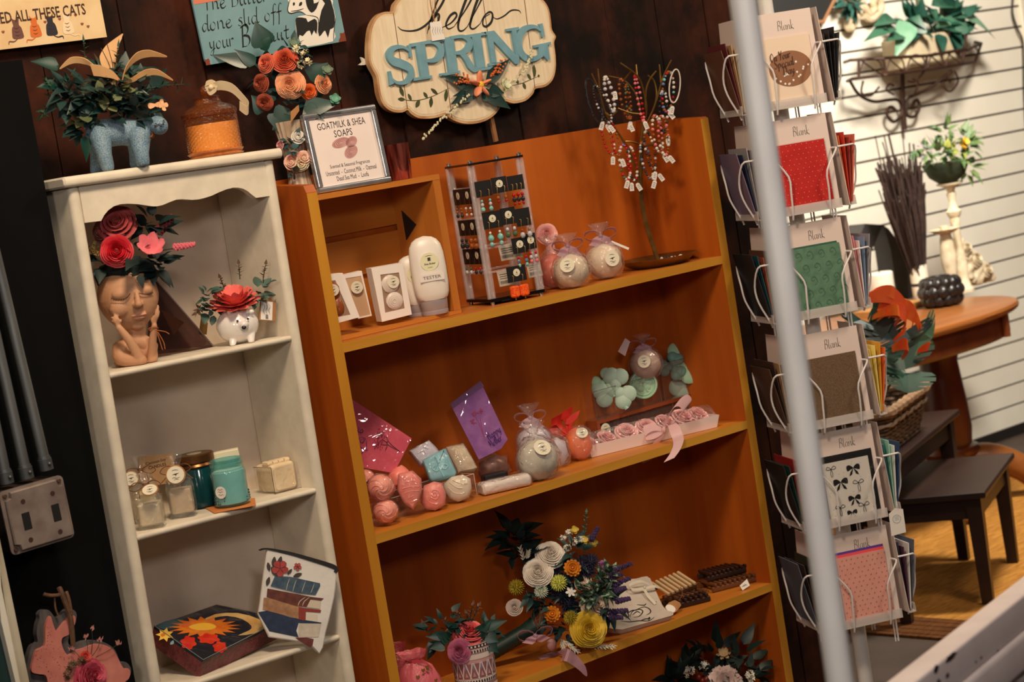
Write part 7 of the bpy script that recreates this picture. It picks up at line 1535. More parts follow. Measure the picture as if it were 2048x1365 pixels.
for a0, b0, a1, b1 in ((210,470,170,350), (240,460,250,390), (560,1210,700,1330), (620,1240,720,1330), (560,1230,580,1300), (820,1275,1050,1290), (860,1290,1060,1270)):
    mb = MB(); ms = MB(); p0, p1 = U(a0,b0,.022), U(a1,b1,.024)
    for i in range(14): f = i/14; leaf(mb, p0.lerp(p1,f), (p1-p0).normalized()+R3 @ V((((i%2)-.5)*1.1,((i//2)%2-.5)*.8,.3)), R3 @ V((0,0,1)), 42*s_, 15*s_, .1, .3, 4)
    ms.tube([p0,p1], .0006, 5); mb.build('white_grain_spike', mat('bleached grain', (206,198,180), .7), t, True); ms.build('stem', stemm, t, True)
fl('mauve_bud', 965, 530, 60, mat('mauve silk', (150,92,142), .6), (.5,.4,.8), .012, 4, .5, 3)
foliage([(U(150,330,-.012), .032), (U(120,260,-.012), .022), (U(200,430,-.01), .022)], 46, .04, .022, 41).build('dark_foliage', mat('blackish green leaf', (14,34,32), .5, c2=(20,46,40), ns=20), t, True)
foliage([(U(880,740,.03), .026), (U(950,700,.03), .020), (U(820,800,.03), .020), (U(1000,640,.02), .016)], 60, .030, .015, 43, .3).build('variegated_leaves', mat('variegated leaf', (32,64,50), .5, c2=(150,168,140), ns=110, thr=(.50,.62)), t, True)
foliage([(U(430,820,.0), .04), (U(560,950,.0), .04), (U(700,760,.0), .04), (U(480,620,-.01), .04), (U(330,800,.012), .02), (U(700,420,-.01), .03), (U(1000,900,.0), .03), (U(620,1100,.0), .03)], 150, .034, .014, 45).build('inner_foliage', teal_leaf, t, True)
mb = MB(); ms = MB(); sprig(mb, ms, U(800,260,-.01), U(820,30,-.01)-U(800,260,-.01), (U(820,30)-U(800,260)).length, 14, .005, .009, .8, 0); mb.build('mint_sprig', mat('mint sprig', (92,128,108), .6), t, True); ms.build('stem', stemm, t, True)
gs = mat('green floral wrap', (16,52,44), .45, c2=(10,36,32), ns=30)
h0, h1 = U(330,1090,.012), U(-190,1420,.0); h1.z = ZL + .022
mb = MB(); n = 26
P_ = [h0.lerp(h1, i/n) for i in range(n+1)]; mb.tube(P_, [(.0155+.0008*(i%2)+.004*max(0,1-i/5)) for i in range(n+1)], 14); mb.build('wrapped_stems', gs, t, True)
for i in range(12):
    ms = MB(); tgt = U(*[(330,800),(420,820),(260,900),(480,950),(560,1000),(380,900),(620,1080),(500,1080),(240,760),(640,1140),(420,1000),(560,1120)][i], .01); ms.tube([h0+R3 @ V((rnd.uniform(-1,1)*.008,rnd.uniform(-1,1)*.008,.004)), tgt], .0008, 5); ms.build('stem', mat('grey stem', (74,84,74), .7), t, True)
mb = MB(); bow(mb, None, None, .034, .020, mx=frame(U(310,1180,.03), R3 @ V((1,0,0)), R3 @ V((0,1,0))), tails=(.3,.3)); mb.build('ribbon_bow', pinkorg, t, True)
w2 = U(470,1265,.02); mb = MB(); mb.ball(w2, (.011,.008,.013), 12, 8); mb.build('pink_bud', mat('dusty pink bud', (168,120,120), .65), t, True)
rp = [Z(1050,1315,ZL+.002), Z(1085,1312,ZL+.002), Z(1110,1308,ZL+.002), Y(1130,1312,3.050)+V((0,-.003,.002)), Y(1150,1322,3.044), Y(1166,1338,3.042), Y(1174,1352,3.042)]
for p in rp[:3]: p.y = min(max(p.y, 3.056), 3.12)
mb = MB(); Pr = cr(rp, 4); mb.strip(Pr, [.016+.010*sin(pi*min(1,i/len(Pr)*1.2)) if i < len(Pr)-3 else .012-.004*(i-len(Pr)+3) for i in range(len(Pr))], [V((.35,1,.1)) if i < 11 else V((.9,.2,.9)) for i in range(len(Pr))], .0004); mb.build('ribbon_tail', pinkorg, t, True)
# canvas pouch
k, ox, oy = 4.334, 1150, 1050
P = on3(ox+520/k, oy+930/k, 3.075); q = Q(P, FACE*.35, 1.02); t = thing('canvas_pouch', 'off white canvas pouch with black sketch print and cream bow lying on the shelf', 'pouch', P); s_ = q.s/k
O_ = [(250,880),(330,940),(500,940),(640,905),(800,850),(842,822),(835,805),(790,795),(745,740),(700,640),(655,540),(625,500),(540,520),(430,540),(330,640)]
mb = MB(); pp = [(p.x, max(p.y,.002)) for p in cr([(a,b,0) for a,b in q.pts(O_, k, ox, oy)], 2, True)][::-1]; mb.prism(pp, -.010, .004, q.mx, .003); zmin = min(p.z for p in mb.v); dz = max(0, ZL+.0004-zmin); mb.v = [p+V((0,0,dz)) for p in mb.v]
mx = M.Translation((0,0,dz)) @ q.mx; mb.build('pouch', mat('canvas cloth', (204,192,180), .85, c2=(188,174,162), ns=30, bump=.5, bs=50), t, True)
mb = MB()
for pts in ([(400,860),(430,830),(450,800),(470,840),(440,860)], [(480,850),(500,800),(560,780),(590,800),(560,840),(510,850)], [(500,830),(540,800),(570,815)], [(520,790),(600,760),(650,780),(655,810),(620,830)], [(540,740),(600,745),(620,730)], [(400,880),(470,890),(560,880),(640,880),(690,850)], [(570,880),(610,865),(660,860)], [(630,870),(650,850),(640,880)], [(690,720),(710,715)], [(450,820),(500,790),(540,790)]): pen(mb, q.pts(pts, k, ox, oy), 8*s_*1.4, mx, .0046)
mb.build('sketch_print', ink, t, True, False)
cb2 = mat('cream grosgrain', (214,206,186), .5); pk_ = [V((*q.uv(ox+a/k, oy+b/k), c)) for a, b, c in ((640,590,.012),(560,590,.02),(470,610,.016),(500,640,.014),(600,630,.014),(680,620,.016),(730,610,.010))]
mb = MB(); mb.strip([mx @ p for p in cr(pk_, 4)], 26*s_, q.mx.to_3x3() @ V((0,1,.5)), .0006); mb.strip([mx @ p for p in cr([V((*q.uv(ox+a/k, oy+b/k), c)) for a, b, c in ((590,620,.014),(630,680,.010),(700,740,.006))], 4)], 28*s_, q.mx.to_3x3() @ V((1,.3,.3)), .0006); mb.ball(mx @ V((*q.uv(ox+600/k, oy+625/k), .014)), 16*s_, 8, 6); mb.build('bow', cb2, t, True)
# slatted soap dishes
k, ox, oy = 7.877, 1300, 1120; dw = wood('walnut slats', (120,74,44), (92,54,32), 0, sc=30); dd = wood('dark walnut slats', (58,34,26), (40,24,18), 0, sc=30); lw_ = mat('pale dowel', (206,176,132), .6)
def dish(lab, P, rz, w, d, m, tilt=(0,0), n=7, ends=True, z=.0):
    t = thing('soap_dish', lab, 'soap dish', P, rot=(tilt[0], tilt[1], rz), group='slatted wooden soap dishes')
    for y in (-d/2+.006, d/2-.006): MB().rbox((-w/2,y-.004,.0), (w/2,y+.004,.012), .003, None, 3, 0).build('rail', m, t)
    for i in range(n): x = -w/2+.008+(w-.016)*i/(n-1); MB().rbox((x-.003,-d/2,.0122), (x+.003,d/2,.0185), .0016, None, 3, 1).build('slat', m if m is dd else (lw_ if ends else m), t)
    return t
C1 = on3(ox+360/k, oy+420/k, 3.165); C2 = on3(ox+560/k, oy+600/k, 3.118); C3 = on3(ox+1240/k, oy+480/k, 3.140)
dish('walnut soap dish with pale dowels tilted on top, nearest the canvas pouch', C1+V((0,0,.024)), FACE*.5+.2, .085, .058, dw, (.35,-.08))
dish('walnut soap dish underneath the tilted one', C1+V((.004,-.026,.0)), FACE*.5+.15, .088, .050, dw, (0,0), 8, False)
dish('dark walnut soap dish with a kraft tag in the middle of the lower shelf', C2, FACE*.5, .088, .056, dd)
dish('walnut soap dish with a white price card, nearest the right end', C3, FACE*.45, .108, .075, dw, (0,0), 9, False)
dish('dark walnut soap dish stacked behind on the walnut one with a price card', C3+V((.004,.012,.0192)), FACE*.45, .100, .055, dd, (0,0), 9)
q = Q(on3(ox+330/k, oy+880/k, 3.075), FACE*.4, 1.0); t = thing('kraft_tag', 'kraft tag with an oval white sticker lying on the shelf', 'tag', q.P)
mb = MB(); mb.prism([(x, max(y,.0)) for x, y in q.pts([(250,890),(325,885),(420,825),(490,730),(470,690),(390,650),(295,690),(200,800)], k, ox, oy)][::-1], .001, .0022, q.mx); mb.build('card', kraft, t, True, False); u = q.uv(ox+322/k, oy+785/k); mb = MB(); flat(mb, disc(.0095, 20, u, .012), q.mx, .0026); mb.build('sticker', paper, t, True, False)
MB().tube(cr([q.mx @ V((*q.uv(ox+450/k, oy+660/k), .002)), q.mx @ V((*q.uv(ox+500/k, oy+590/k), .008)), q.mx @ V((*q.uv(ox+470/k, oy+500/k), .012))], 5), .0008, 5).build('string', twine, t, True)
mb = MB(); bow(mb, None, None, .014, .006, mx=facing(on3(ox+820/k, oy+520/k, 3.10)+V((0,0,.016))), tails=(.4,.4)); o = mb.build('twine_bow', twine); tag(o, 'little jute bow between two wooden soap dishes', 'bow')
q = Q(on3(ox+1475/k, oy+515/k, 3.07), FACE*.5, .5); t = thing('price_card', 'white handwritten price card tied to the rightmost wooden soap dish', 'tag', q.P); mb = MB(); pp = [(x, max(y,.0)) for x, y in q.pts([(1412,410),(1525,308),(1572,410),(1468,520)], k, ox, oy)][::-1]; mb.prism(pp, 0, .0009, q.mx); mb.build('card', paper, t, True, False)
mb = MB()
for i in range(4): pen(mb, q.pts([(1440+i*14,425-i*14),(1455+i*14,430-i*12),(1470+i*14,420-i*8),(1490+i*14,428-i*6)], k, ox, oy), .0008, q.mx, .0012)
mb.build('handwriting', ink, t, True, False)
# ------------------------------------------------------------------ bottom shelf arrangement
k, ox, oy = 4.334, 1150, 1050; P = V((Y(1430, 1360, 3.13).x, 3.135, .0974)); t = thing('dark_arrangement', 'dark flower arrangement with a blush carnation on the bottom shelf', 'flower arrangement', P); q = Q(Y(1430, 1330, 3.125), FACE); R3 = q.mx.to_3x3()
def U(a, b, w=0): u = q.uv(ox+a/k, oy+b/k); return q.mx @ V((u[0], u[1], w))
MB().lathe([(.045,0),(.055,.004),(.062,.11),(.056,.11),(.05,.02),(.001,.015)], 28, M.Translation(P)).build('pot', mat('matt black pot', (24,24,26), .6), t, True)
bg = _mats['blackish green leaf']; foliage([(U(1000,1320), .05), (U(1200,1200,-.01), .05), (U(1400,1240,-.01), .05), (U(1500,1340), .045), (U(1250,1420), .06), (U(860,1380), .03)], 150, .042, .02, 51).build('dark_foliage', bg, t, True)
mb = MB(); B = aim(U(1275,1335,.045), R3 @ V((0,.5,1)))
for L_ in range(6):
    for i in range(13-L_): petal(mb, B @ M.Rotation(2*pi*i/(13-L_)+L_*.7, 4, 'Z') @ M.Rotation(RAD(74-13*L_), 4, 'Y'), (.036-.001*L_), .018, .3, .2, rag=.10)
mb.build('carnation', mat('blush carnation', (216,196,188), .65, c2=(204,170,164), ns=60), t, True)
for a, b, n in ((990,1225,14),(1105,1190,12),(1500,1270,16),(1505,1310,12),(960,1250,8)): mb = MB(); stars(mb, U(a,b,.035), R3 @ V((0,.4,1)), .010, n, .0045); mb.build('white_blossoms', _mats['white filler blossom'], t, True)
for a, b in ((1275,1090),): mb = MB(); daisy(mb, U(a,b,.03), R3 @ V((0,.7,.6)), .016, 6, .5, .3, 2, .6); mb.build('tan_bloom', mat('tan bloom', (150,124,88), .7), t, True); MB().tube([U(a,b,.028), U(1260,1220,.02)], .003, 7).build('stem', bg, t, True)
for a, b in ((1090,1310),(1060,1280),(1120,1300)): MB().ball(U(a,b,.04), .007, 10, 7).build('berry', mat('dark red berry', (112,30,22), .4), t, True)
# ------------------------------------------------------------------ white post and card rack
postm = mat('white painted post', (228,226,222), .4, c2=(218,215,212), ns=12)
p0, p1 = D(1486, 0, 1.95), D(1680, 1365, 1.95); d = (p1-p0)/abs(p1.z-p0.z)
t = thing('post', 'white painted upright post standing in front of the card rack', 'post', p1 + d*(p1.z))
mb = MB(); top = p0 - d*(2.74-p0.z); mb.tube([top, p1+d*p1.z], .0125, 24); mb.build('post', postm, t, True)
A = D(1580, 345, 4.42); RZ = FACE + .22
t = thing('card_rack', 'white wire spinner rack holding greeting cards in six tiers', 'card rack', V((A.x, A.y, 0)), RZ)
wm = mat('white coated wire', (226,222,222), .35); pnl = mat('blush card panel', (226,208,200), .55, c2=(220,202,194), ns=4); lipm = film('milky plastic', (232,224,220), .45, .15, 0, 10, spec=.3)
MB().lathe([(.016,.0),(.016,1.72)], 20).build('centre_post', postm, t); MB().lathe([(.125,0),(.125,.008),(.03,.018),(.018,.03)], 36).build('base', postm, t)
zb_ = [D(*p, 4.34).z for p in ((1597,209),(1628,420),(1655,630),(1687,852),(1715,1055),(1742,1266))]
RM = WM[t.name]; PW = .068
def face_m(sd, z): return M.Rotation((0, pi/2, -pi/2)[sd], 4, 'Z') @ M.Translation((0, -.078 if not sd else -.092, z)) @ frame((0,0,0), (1,0,0), (0,.06,1))
for x in (-.062, .062):
    for y in (-.062, .062): MB().tube([(x,y,.28),(x,y,1.60)], .0019, 6).build('upright_wire', wm, t); MB().tube([(x*.9,y,.28),(x*.9,y,1.60)], .0015, 6).build('upright_wire', wm, t)
TIER = ('top', 'second', 'third', 'fourth', 'fifth', 'lowest')
def gl(body, mx, h, w, nib=.05): mb = MB(); script(mb, body, mx, h, nib, .6, .05, .05, .0008, w, True); return mb
PALS = {1: (('charcoal','black','jet black','dark grey'),('orange','red','brick red','coral'),('pink','white','steel blue','grey'),('yellow','pale yellow','golden','orange'),('teal','mint','white','deep blue'),('navy','plum','white','slate')),
        2: (('cream','tan','maroon','brown'),('plum','grey','navy','dusty violet'),('brown','rust','deep teal','black'),('cocoa','tan','dark brown','umber'),('orange red','cherry','forest green','black'),('dark olive','black','dark brown','slate'))}
CC_ = {'charcoal':(50,46,46),'black':(24,22,24),'jet black':(14,13,15),'dark grey':(70,66,66),'orange':(226,110,50),'red':(196,60,44),'brick red':(158,60,44),'coral':(226,120,96),'pink':(226,140,150),'white':(230,224,220),'steel blue':(120,140,170),'grey':(150,146,150),'yellow':(230,200,70),'pale yellow':(236,220,130),'golden':(214,160,50),'teal':(30,110,120),'mint':(150,200,180),'deep blue':(30,60,100),'navy':(34,36,64),'plum':(86,44,64),'slate':(80,86,100),'cream':(222,204,170),'tan':(176,136,96),'maroon':(96,34,40),'brown':(92,58,40),'dusty violet':(110,96,120),'rust':(150,70,44),'deep teal':(16,66,74),'cocoa':(88,58,44),'dark brown':(60,38,28),'umber':(72,50,36),'orange red':(206,66,34),'cherry':(150,30,30),'forest green':(20,58,46),'dark olive':(52,48,30)}
for i, zb in enumerate(zb_):
    for sd in (0, 1, 2):
        Fm = face_m(sd, zb); hp = .190
        mb = MB(); mb.prism([(-PW,-.004),(PW,-.004),(PW,hp),(-PW,hp)] if sd != 2 else [(-PW,-.004),(PW,-.004),(PW,hp*.93),(PW*.2,hp),(-PW,hp)], 0, .0012, Fm); pn = mb.build('panel', pnl, t, smooth=False)
        mb = MB(); mb.box((-PW,-.005,.0012), (PW,-.003,.016 if sd else .012), Fm); mb.box((-PW,-.005,.0105 if not sd else .0145), (PW,.014,.0125 if not sd else .016), Fm); mb.build('pocket_lip', lipm, t, smooth=False)
        for sg in (-1, 1):
            o_ = .026 if sd == 0 else .040
            pts = [(sg*PW,.118,-.001),(sg*PW*1.04,.117,o_*.5),(sg*PW*(1.0 if sd == 0 else .95),.112,o_*.95),(sg*PW*.62,.074,o_),(sg*PW*.60,.04,o_*.85),(sg*PW*.60,.0,.014),(sg*PW*.60,-.014,.008)]
            MB().tube([Fm @ V(p) for p in cr(pts, 3)], .0020, 7).build('retaining_wire', wm, t)
        if sd == 0:
            mb = gl('Blank', Fm @ M.Translation((.010,.153,.0006)), .019, .036); mb.build('lettering', ink, pn, smooth=False)
            continue
        pal = PALS[sd][i]
        for j, cn in enumerate(pal):
            side = 'right' if sd == 1 else 'left'; cM = RM @ Fm @ M.Translation((0,.001,.0035+.0030*j)) @ M.Rotation(.04+.065*j, 4, 'X')
            c = MB().box((-.056,0,0), (.056,.132+.006*((j*7+i)%3),.0018), cM).build('greeting_card', mat('card '+cn, CC_[cn], .6), smooth=False)
            tag(c, '%s card edge-on in the %s %s-hand pocket of the wire rack' % (cn, TIER[i], side), 'card', 'cards in the side pockets of the rack')
# the six cards facing out
FR = [('cream card with a brown spotted oval greeting, facing out in the top tier', (230,208,186), None), ('red card sprinkled with tiny dots in clear sleeve, facing out in the second tier', (214,44,36), (200,34,28)),
      ('sage green damask card facing out in the third tier', (94,132,106), (80,116,94)), ('brown glitter card facing out in the fourth tier', (78,58,44), (132,108,84)), ('white card with black bows and black border, fifth tier of the rack', (232,226,218), None), ('pale pink speckled card in front of purple envelope, lowest tier', (224,160,146), (218,152,138))]
for i, (lab, c, c2) in enumerate(FR):
    Fm = RM @ face_m(0, zb_[i]) @ M.Translation((.0,.002,.004)) @ M.Rotation(.0, 4, 'X'); cw_, ch_ = .054, .137 if i != 5 else .140
    t = thing('greeting_card', lab, 'card', Fm @ V((0,0,0)))
    if i == 4: MB().box((-cw_-.004,0,-.001), (cw_+.004,ch_+.002,.0006), Fm).build('border', ink, t, True, False)
    cm = mat('front card %d' % i, c, .5 if i != 3 else .35, c2=c2, ns=900 if i == 3 else (70 if i == 2 else 30), spec=.5)
    x0 = 0 if i != 4 else .0
    o = MB().box((-cw_,0,.0008), (cw_ if i != 4 else cw_-.006,ch_ if i != 4 else ch_-.012,.0022), Fm).build('card', cm, t, True, False)
    T_ = lambda z=.0026: Fm @ M.Translation((0,0,z))
    mb = MB(); r_ = random.Random(i+3)
    if i == 0:
        flat(mb, [(.004+.046*cos(a*pi/16), .072+.036*sin(a*pi/16)) for a in range(32)], T_()); ov = mb.build('oval_print', mat('milk chocolate print', (142,96,66), .6), t, True, False)
        mb = MB()
        for k_ in range(26):
            a, rr = r_.uniform(0,6.28), r_.uniform(.3,.93); x, y = .004+.046*rr*cos(a), .072+.036*rr*sin(a)
            if not (-.038 < x < .016 and .066 < y < .105): flat(mb, disc(.0022, 10, (x,y)), T_(.0029))
        mb.build('dot_print', white, ov, True, False); mb = MB()
        for s_2, x, y in (('On Your', -.036, .090), ('Special', -.030, .075), ('Day', -.014, .060)): script(mb, s_2, T_(.0032) @ M.Translation((x,y,0)) @ M.Rotation(.10,4,'Z'), .017, .12, .7, width=.044 if s_2 != 'Day' else .026)
        mb.build('lettering', mat('dark cocoa ink', (70,38,26), .6), t, True, False)
    elif i in (1, 5):
        for r in range(14):
            for c_ in range(9): flat(mb, disc(.0008 if i == 1 else .0013, 6, (-.049+.012*c_+(.006 if r % 2 else 0)+r_.uniform(-.002,.002), .006+.0098*r)), T_())
        mb.build('dot_print', mat('pale pink fleck', (246,190,170), .6) if i == 1 else mat('brown fleck', (160,104,90), .6), t, True, False)
        if i == 5:
            MB().box((-cw_,.004,-.0005), (cw_,ch_+.006,.0003), Fm).build('coral_envelope', mat('hot coral paper', (232,84,96), .6), t, True, False); MB().box((-cw_,.004,-.0015), (cw_,ch_+.011,-.0008), Fm).build('purple_envelope', mat('purple paper', (92,58,146), .6), t, True, False)
    elif i == 2:
        for r in range(5):
            for c_ in range(4):
                x, y = -.038+.025*c_+(.012 if r % 2 else 0), .016+.026*r
                pen(mb, [(x,y-.008),(x+.007,y-.003),(x+.005,y+.006),(x,y+.009),(x-.005,y+.005),(x-.003,y),(x+.002,y+.002)], .0016, T_())
        mb.build('damask_print', mat('damask green', (74,108,86), .5), t, True, False); MB().box((-cw_+.004,.006,-.001), (cw_-.004,ch_+.004,.0003), Fm).build('envelope', mat('dark green paper', (48,92,72), .6), t, True, False)
    elif i == 4:
        for k_, (x, y, s_2, b) in enumerate(((.012,.106,1.2,1),(-.020,.082,1.3,1),(.018,.074,1.0,0),(.004,.044,1.1,1),(-.036,.112,.9,0),(-.030,.030,.9,0),(.022,.026,1.0,0),(-.006,.016,.9,1))):
            e = .012*s_2
            for sg in (-1, 1):
                if b: flat(mb, [(x,y),(x+sg*e*.5,y+e*.45),(x+sg*e,y+e*.35),(x+sg*e*.95,y-e*.35),(x+sg*e*.45,y-e*.2)], T_(), .0003, 2); flat(mb, [(x,y),(x+sg*e*.3,y-e*.9),(x+sg*e*.75,y-e*1.1),(x+sg*e*.55,y-e*.6)], T_(.0027), .0003)
                else: pen(mb, [(x,y),(x+sg*e*.6,y+e*.5),(x+sg*e,y+e*.1),(x+sg*e*.5,y-e*.1),(x,y)], .0011, T_(), taper=False); pen(mb, [(x,y),(x+sg*e*.2,y-e*.8),(x+sg*e*.1,y-e*1.6)], .0010, T_(), taper=False)
        for k_ in range(40): flat(mb, disc(.0006, 6, (r_.uniform(-.05,.044), r_.uniform(.005,.12))), T_())
        mb.build('bow_print', ink, t, True, False)
    if i in (1, 4): MB().box((-cw_-.001,0,.0045), (cw_+.001,ch_+.002,.0049), Fm).build('sleeve', sleeve, t, True, False)
q = Q(D(1797, 1040, 4.20), FACE); t = thing('swing_tag', 'white swing tag hanging from a right-hand pocket wire of the card rack', 'tag', q.P); k, ox, oy = 2.256, 1680, 760
mb = MB(); mb.prism(q.pts([(248,580),(284,584),(298,688),(232,706),(220,606)], k, ox, oy)[::-1], 0, .0006, q.mx); o = mb.build('card', paper, t, True, False); mb = MB(); u = q.uv(ox+256/k, oy+628/k); mb.tube([q.mx @ V((u[0]+.008*cos(i*pi/10), u[1]+.008*sin(i*pi/10), .0008)) for i in range(20)], .0004, 4, True)
for j in (-.003, 0, .003): pen(mb, [(u[0]-.005,u[1]+j),(u[0],u[1]+j+.001),(u[0]+.005,u[1]+j)], .0008, q.mx, .0009)
mb.build('tag_print', mat('pale blue ink', (130,150,170), .6), o, True, False); MB().tube([q.mx @ V((*q.uv(ox+262/k, oy+585/k), .0006)), q.mx @ V((*q.uv(ox+250/k, oy+520/k), .0006))], .0009, 5).build('loop', wm, t, True)
# ------------------------------------------------------------------ slat wall room: wall planter
k, ox, oy = 3.445, 1700, 0; iron = mat('rusty iron', (70,42,30), .6, .4, c2=(48,30,24), ns=40)
def W(a, b, w=0): return Y(ox+a/k, oy+b/k, 4.985-w)
P = W(380, 500, .1); t = thing('hanging_planter', 'rusty wire wall basket with scrollwork hanging on the slat wall', 'planter', P)
def wire(pts, r=.0045, nm='wire', n=5): MB().tube(cr([W(*p) for p in pts], n), r, 7).build(nm, iron, t, True)
FR_ = .19
for pts in ([(-40,430,.02),(0,415,FR_*.6),(230,400,FR_),(530,385,FR_),(790,340,FR_),(800,345,FR_),(905,300,.04),(860,290,.0)], [(-20,560,.03),(10,545,FR_*.6),(250,515,FR_),(520,478,FR_),(780,440,FR_),(850,430,.05)]): wire(pts, .006, 'rail', 1)
for a0, b0, a1, b1 in ((230,400,250,515),(530,385,520,478),(790,340,775,442),(60,412,60,540),(905,300,860,430),(800,240,790,340)): wire([(a0,b0,FR_ if a0 < 850 else .04),(a1,b1,FR_ if a0 < 850 else .05)], .005, 'upright', 1)
for x0, x1 in ((60,230),(250,380),(390,525),(535,650),(660,775)):
    y0 = 405-.08*x0; y1 = 540-.13*x0
    wire([(x0,y1,FR_),(x0+.2*(x1-x0),y0+25,FR_),((x0+x1)/2,y0+4,FR_),(x1-.15*(x1-x0),y0+30,FR_),(x1,y1-12,FR_)], .003, 'scroll'); wire([(x0+8,y0+10,FR_),((x0+x1)/2,(y0+y1)/2,FR_),(x1-8,y1-14,FR_)], .003, 'scroll')
wire([(360,470,.02),(365,640,.02),(372,760,.02),(380,896,.02)], .008, 'stem_bar')
wire([(0,560,.1),(60,650,.06),(160,700,.04),(260,690,.03),(330,690,.03),(356,740,.03),(350,800,.03),(300,840,.03),(258,800,.03),(262,750,.03),(290,738,.03),(315,766,.03)], .006, 'scroll'); wire([(700,490,.1),(560,600,.06),(460,650,.04),(400,680,.03),(388,740,.03),(400,800,.03),(450,800,.03),(478,740,.03),(465,690,.03),(445,700,.03),(425,740,.03)], .006, 'scroll')
wire([(720,490,.12),(745,560,.12),(690,630,.12),(640,590,.12),(660,530,.12),(690,570,.12)], .004, 'scroll'); wire([(90,560,.12),(80,640,.12),(140,660,.1),(200,600,.1)], .004, 'scroll'); wire([(300,650,.06),(250,620,.08),(270,580,.08),(300,590,.08)], .004, 'scroll'); wire([(400,560,.1),(450,560,.1),(520,480,.12)], .004, 'scroll'); wire([(440,660,.08),(470,570,.1),(430,545,.1)], .004, 'scroll')
A_, B_ = W(385,265,.15), W(755,228,.15); C_, D_ = W(385,465,.15), W(755,420,.15); bx = frame(V((A_.x, 4.835, min(C_.z, D_.z)+.004)), (1,0,0), (0,1,0)); w_ = B_.x-A_.x; h_ = A_.z-min(C_.z,D_.z)
t = thing('plant_pot', 'oblong beige plant pot sitting in the wall basket', 'plant pot', bx @ V((w_/2,.06,0)))
mb = MB(); mb.rbox((0,0,0), (w_,.12,h_), .012, bx, 4); mb.build('pot', mat('beige pot', (196,180,150), .6, c2=(184,168,138), ns=14), t, True); MB().box((.01,.01,h_+.0003), (w_-.01,.11,h_+.004), bx).build('soil', mat('dark soil', (24,20,18), .9), t, True, False)
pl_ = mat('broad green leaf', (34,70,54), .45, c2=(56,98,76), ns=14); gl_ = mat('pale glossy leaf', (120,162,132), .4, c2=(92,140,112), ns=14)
t = thing('potted_plant', 'broad leaved green plant growing out of the oblong beige pot', 'plant', bx @ V((w_/2,.06,h_+.004)))
for a0, b0, a1, b1, w, m in ((300,180,120,240,.05,pl_),(400,150,330,370,.07,gl_),(300,130,180,150,.05,pl_),(760,110,1050,215,.085,gl_),(560,40,820,10,.05,pl_),(430,220,480,100,.08,pl_),(560,210,520,80,.08,pl_),(620,190,640,110,.08,gl_),(700,220,780,90,.09,pl_),(720,220,880,130,.07,pl_),(650,200,860,190,.06,pl_),(500,200,420,110,.07,pl_),(280,230,250,180,.04,pl_),(560,60,600,130,.04,pl_),(800,150,860,210,.04,pl_),(350,240,270,260,.05,pl_)):
    p0, p1 = W(a0,b0,.16), W(a1,b1,.18); mb = MB(); leaf(mb, p0, p1-p0, (0,-.7,.7), (p1-p0).length, w*1.15, .18, .3, 8); mb.build('leaf', m, t, True)
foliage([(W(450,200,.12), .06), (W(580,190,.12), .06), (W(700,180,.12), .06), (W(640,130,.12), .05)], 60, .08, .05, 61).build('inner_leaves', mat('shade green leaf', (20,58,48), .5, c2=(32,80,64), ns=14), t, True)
for a0, b0, a1, b1 in ((490,200,465,-60),(640,200,632,-60)): MB().tube([W(a0,b0,.12), W(a1,b1,.12)], .011, 8).build('stem', mat('olive stem', (74,84,56), .7), t, True)
t = thing('scroll_ornament', 'cream scrolled ornament on the slat wall left of the wall basket', 'ornament', W(110,60,.01)); cs2 = mat('antique cream scroll', (214,198,168), .6, c2=(186,160,124), ns=30)
for pts in ([(20,-40),(30,60),(10,120),(-20,180),(10,195),(40,130),(70,70),(60,20)], [(100,110),(140,135),(190,100),(215,40),(190,-20),(160,20),(180,70)], [(60,-30),(110,60),(140,90),(170,60)]): MB().tube(cr([W(a,b,.02) for a,b in pts], 5), .013, 8).build('scroll', cs2, t, True)
t = thing('garland', 'green leaf garland end at the top edge beside the cream scroll', 'garland', W(-30,10,.05)); foliage([(W(-40,-10,.04), .05), (W(-20,20,.04), .035), (W(10,40,.03), .02)], 46, .05, .022, 63).build('leaves', mat('blue green leaf', (44,96,84), .5, c2=(28,70,62), ns=14), t, True); MB().tube([W(-60,-60,.03), W(0,40,.03)], .004, 6).build('stem', stemm, t, True)
k, ox, oy = 3.066, 1380, 0; t = thing('chalkboard', 'black framed board at the top edge behind the card rack', 'board', W(700,60,.03))
cp4 = [W(a,b,.03) for a,b in ((430,130),(815,135),(905,-40),(430,-120))]; mb = MB(); mb.add(cp4+[p+V((0,.015,0)) for p in cp4], [(0,1,2,3),(7,6,5,4),(0,4,5,1),(1,5,6,2),(2,6,7,3),(3,7,4,0)]); mb.build('board', mat('chalkboard black', (30,28,28), .7), t, True, False); MB().tube([cp4[0],cp4[1],cp4[2]], .007, 6).build('edge', mat('raw wood edge', (140,96,60), .7), t, True)
k, ox, oy = 3.445, 1700, 0; t = thing('cable', 'thin dark cable hanging down the slat wall at the right edge', 'cable', W(1150,200)); MB().tube(cr([W(a,b,.012) for a,b in ((1125,-60),(1118,80),(1150,190),(1185,270),(1195,400),(1200,640),(1215,900))], 6), .0045, 6).build('cord', mat('dark cord', (40,30,24), .6), t, True)
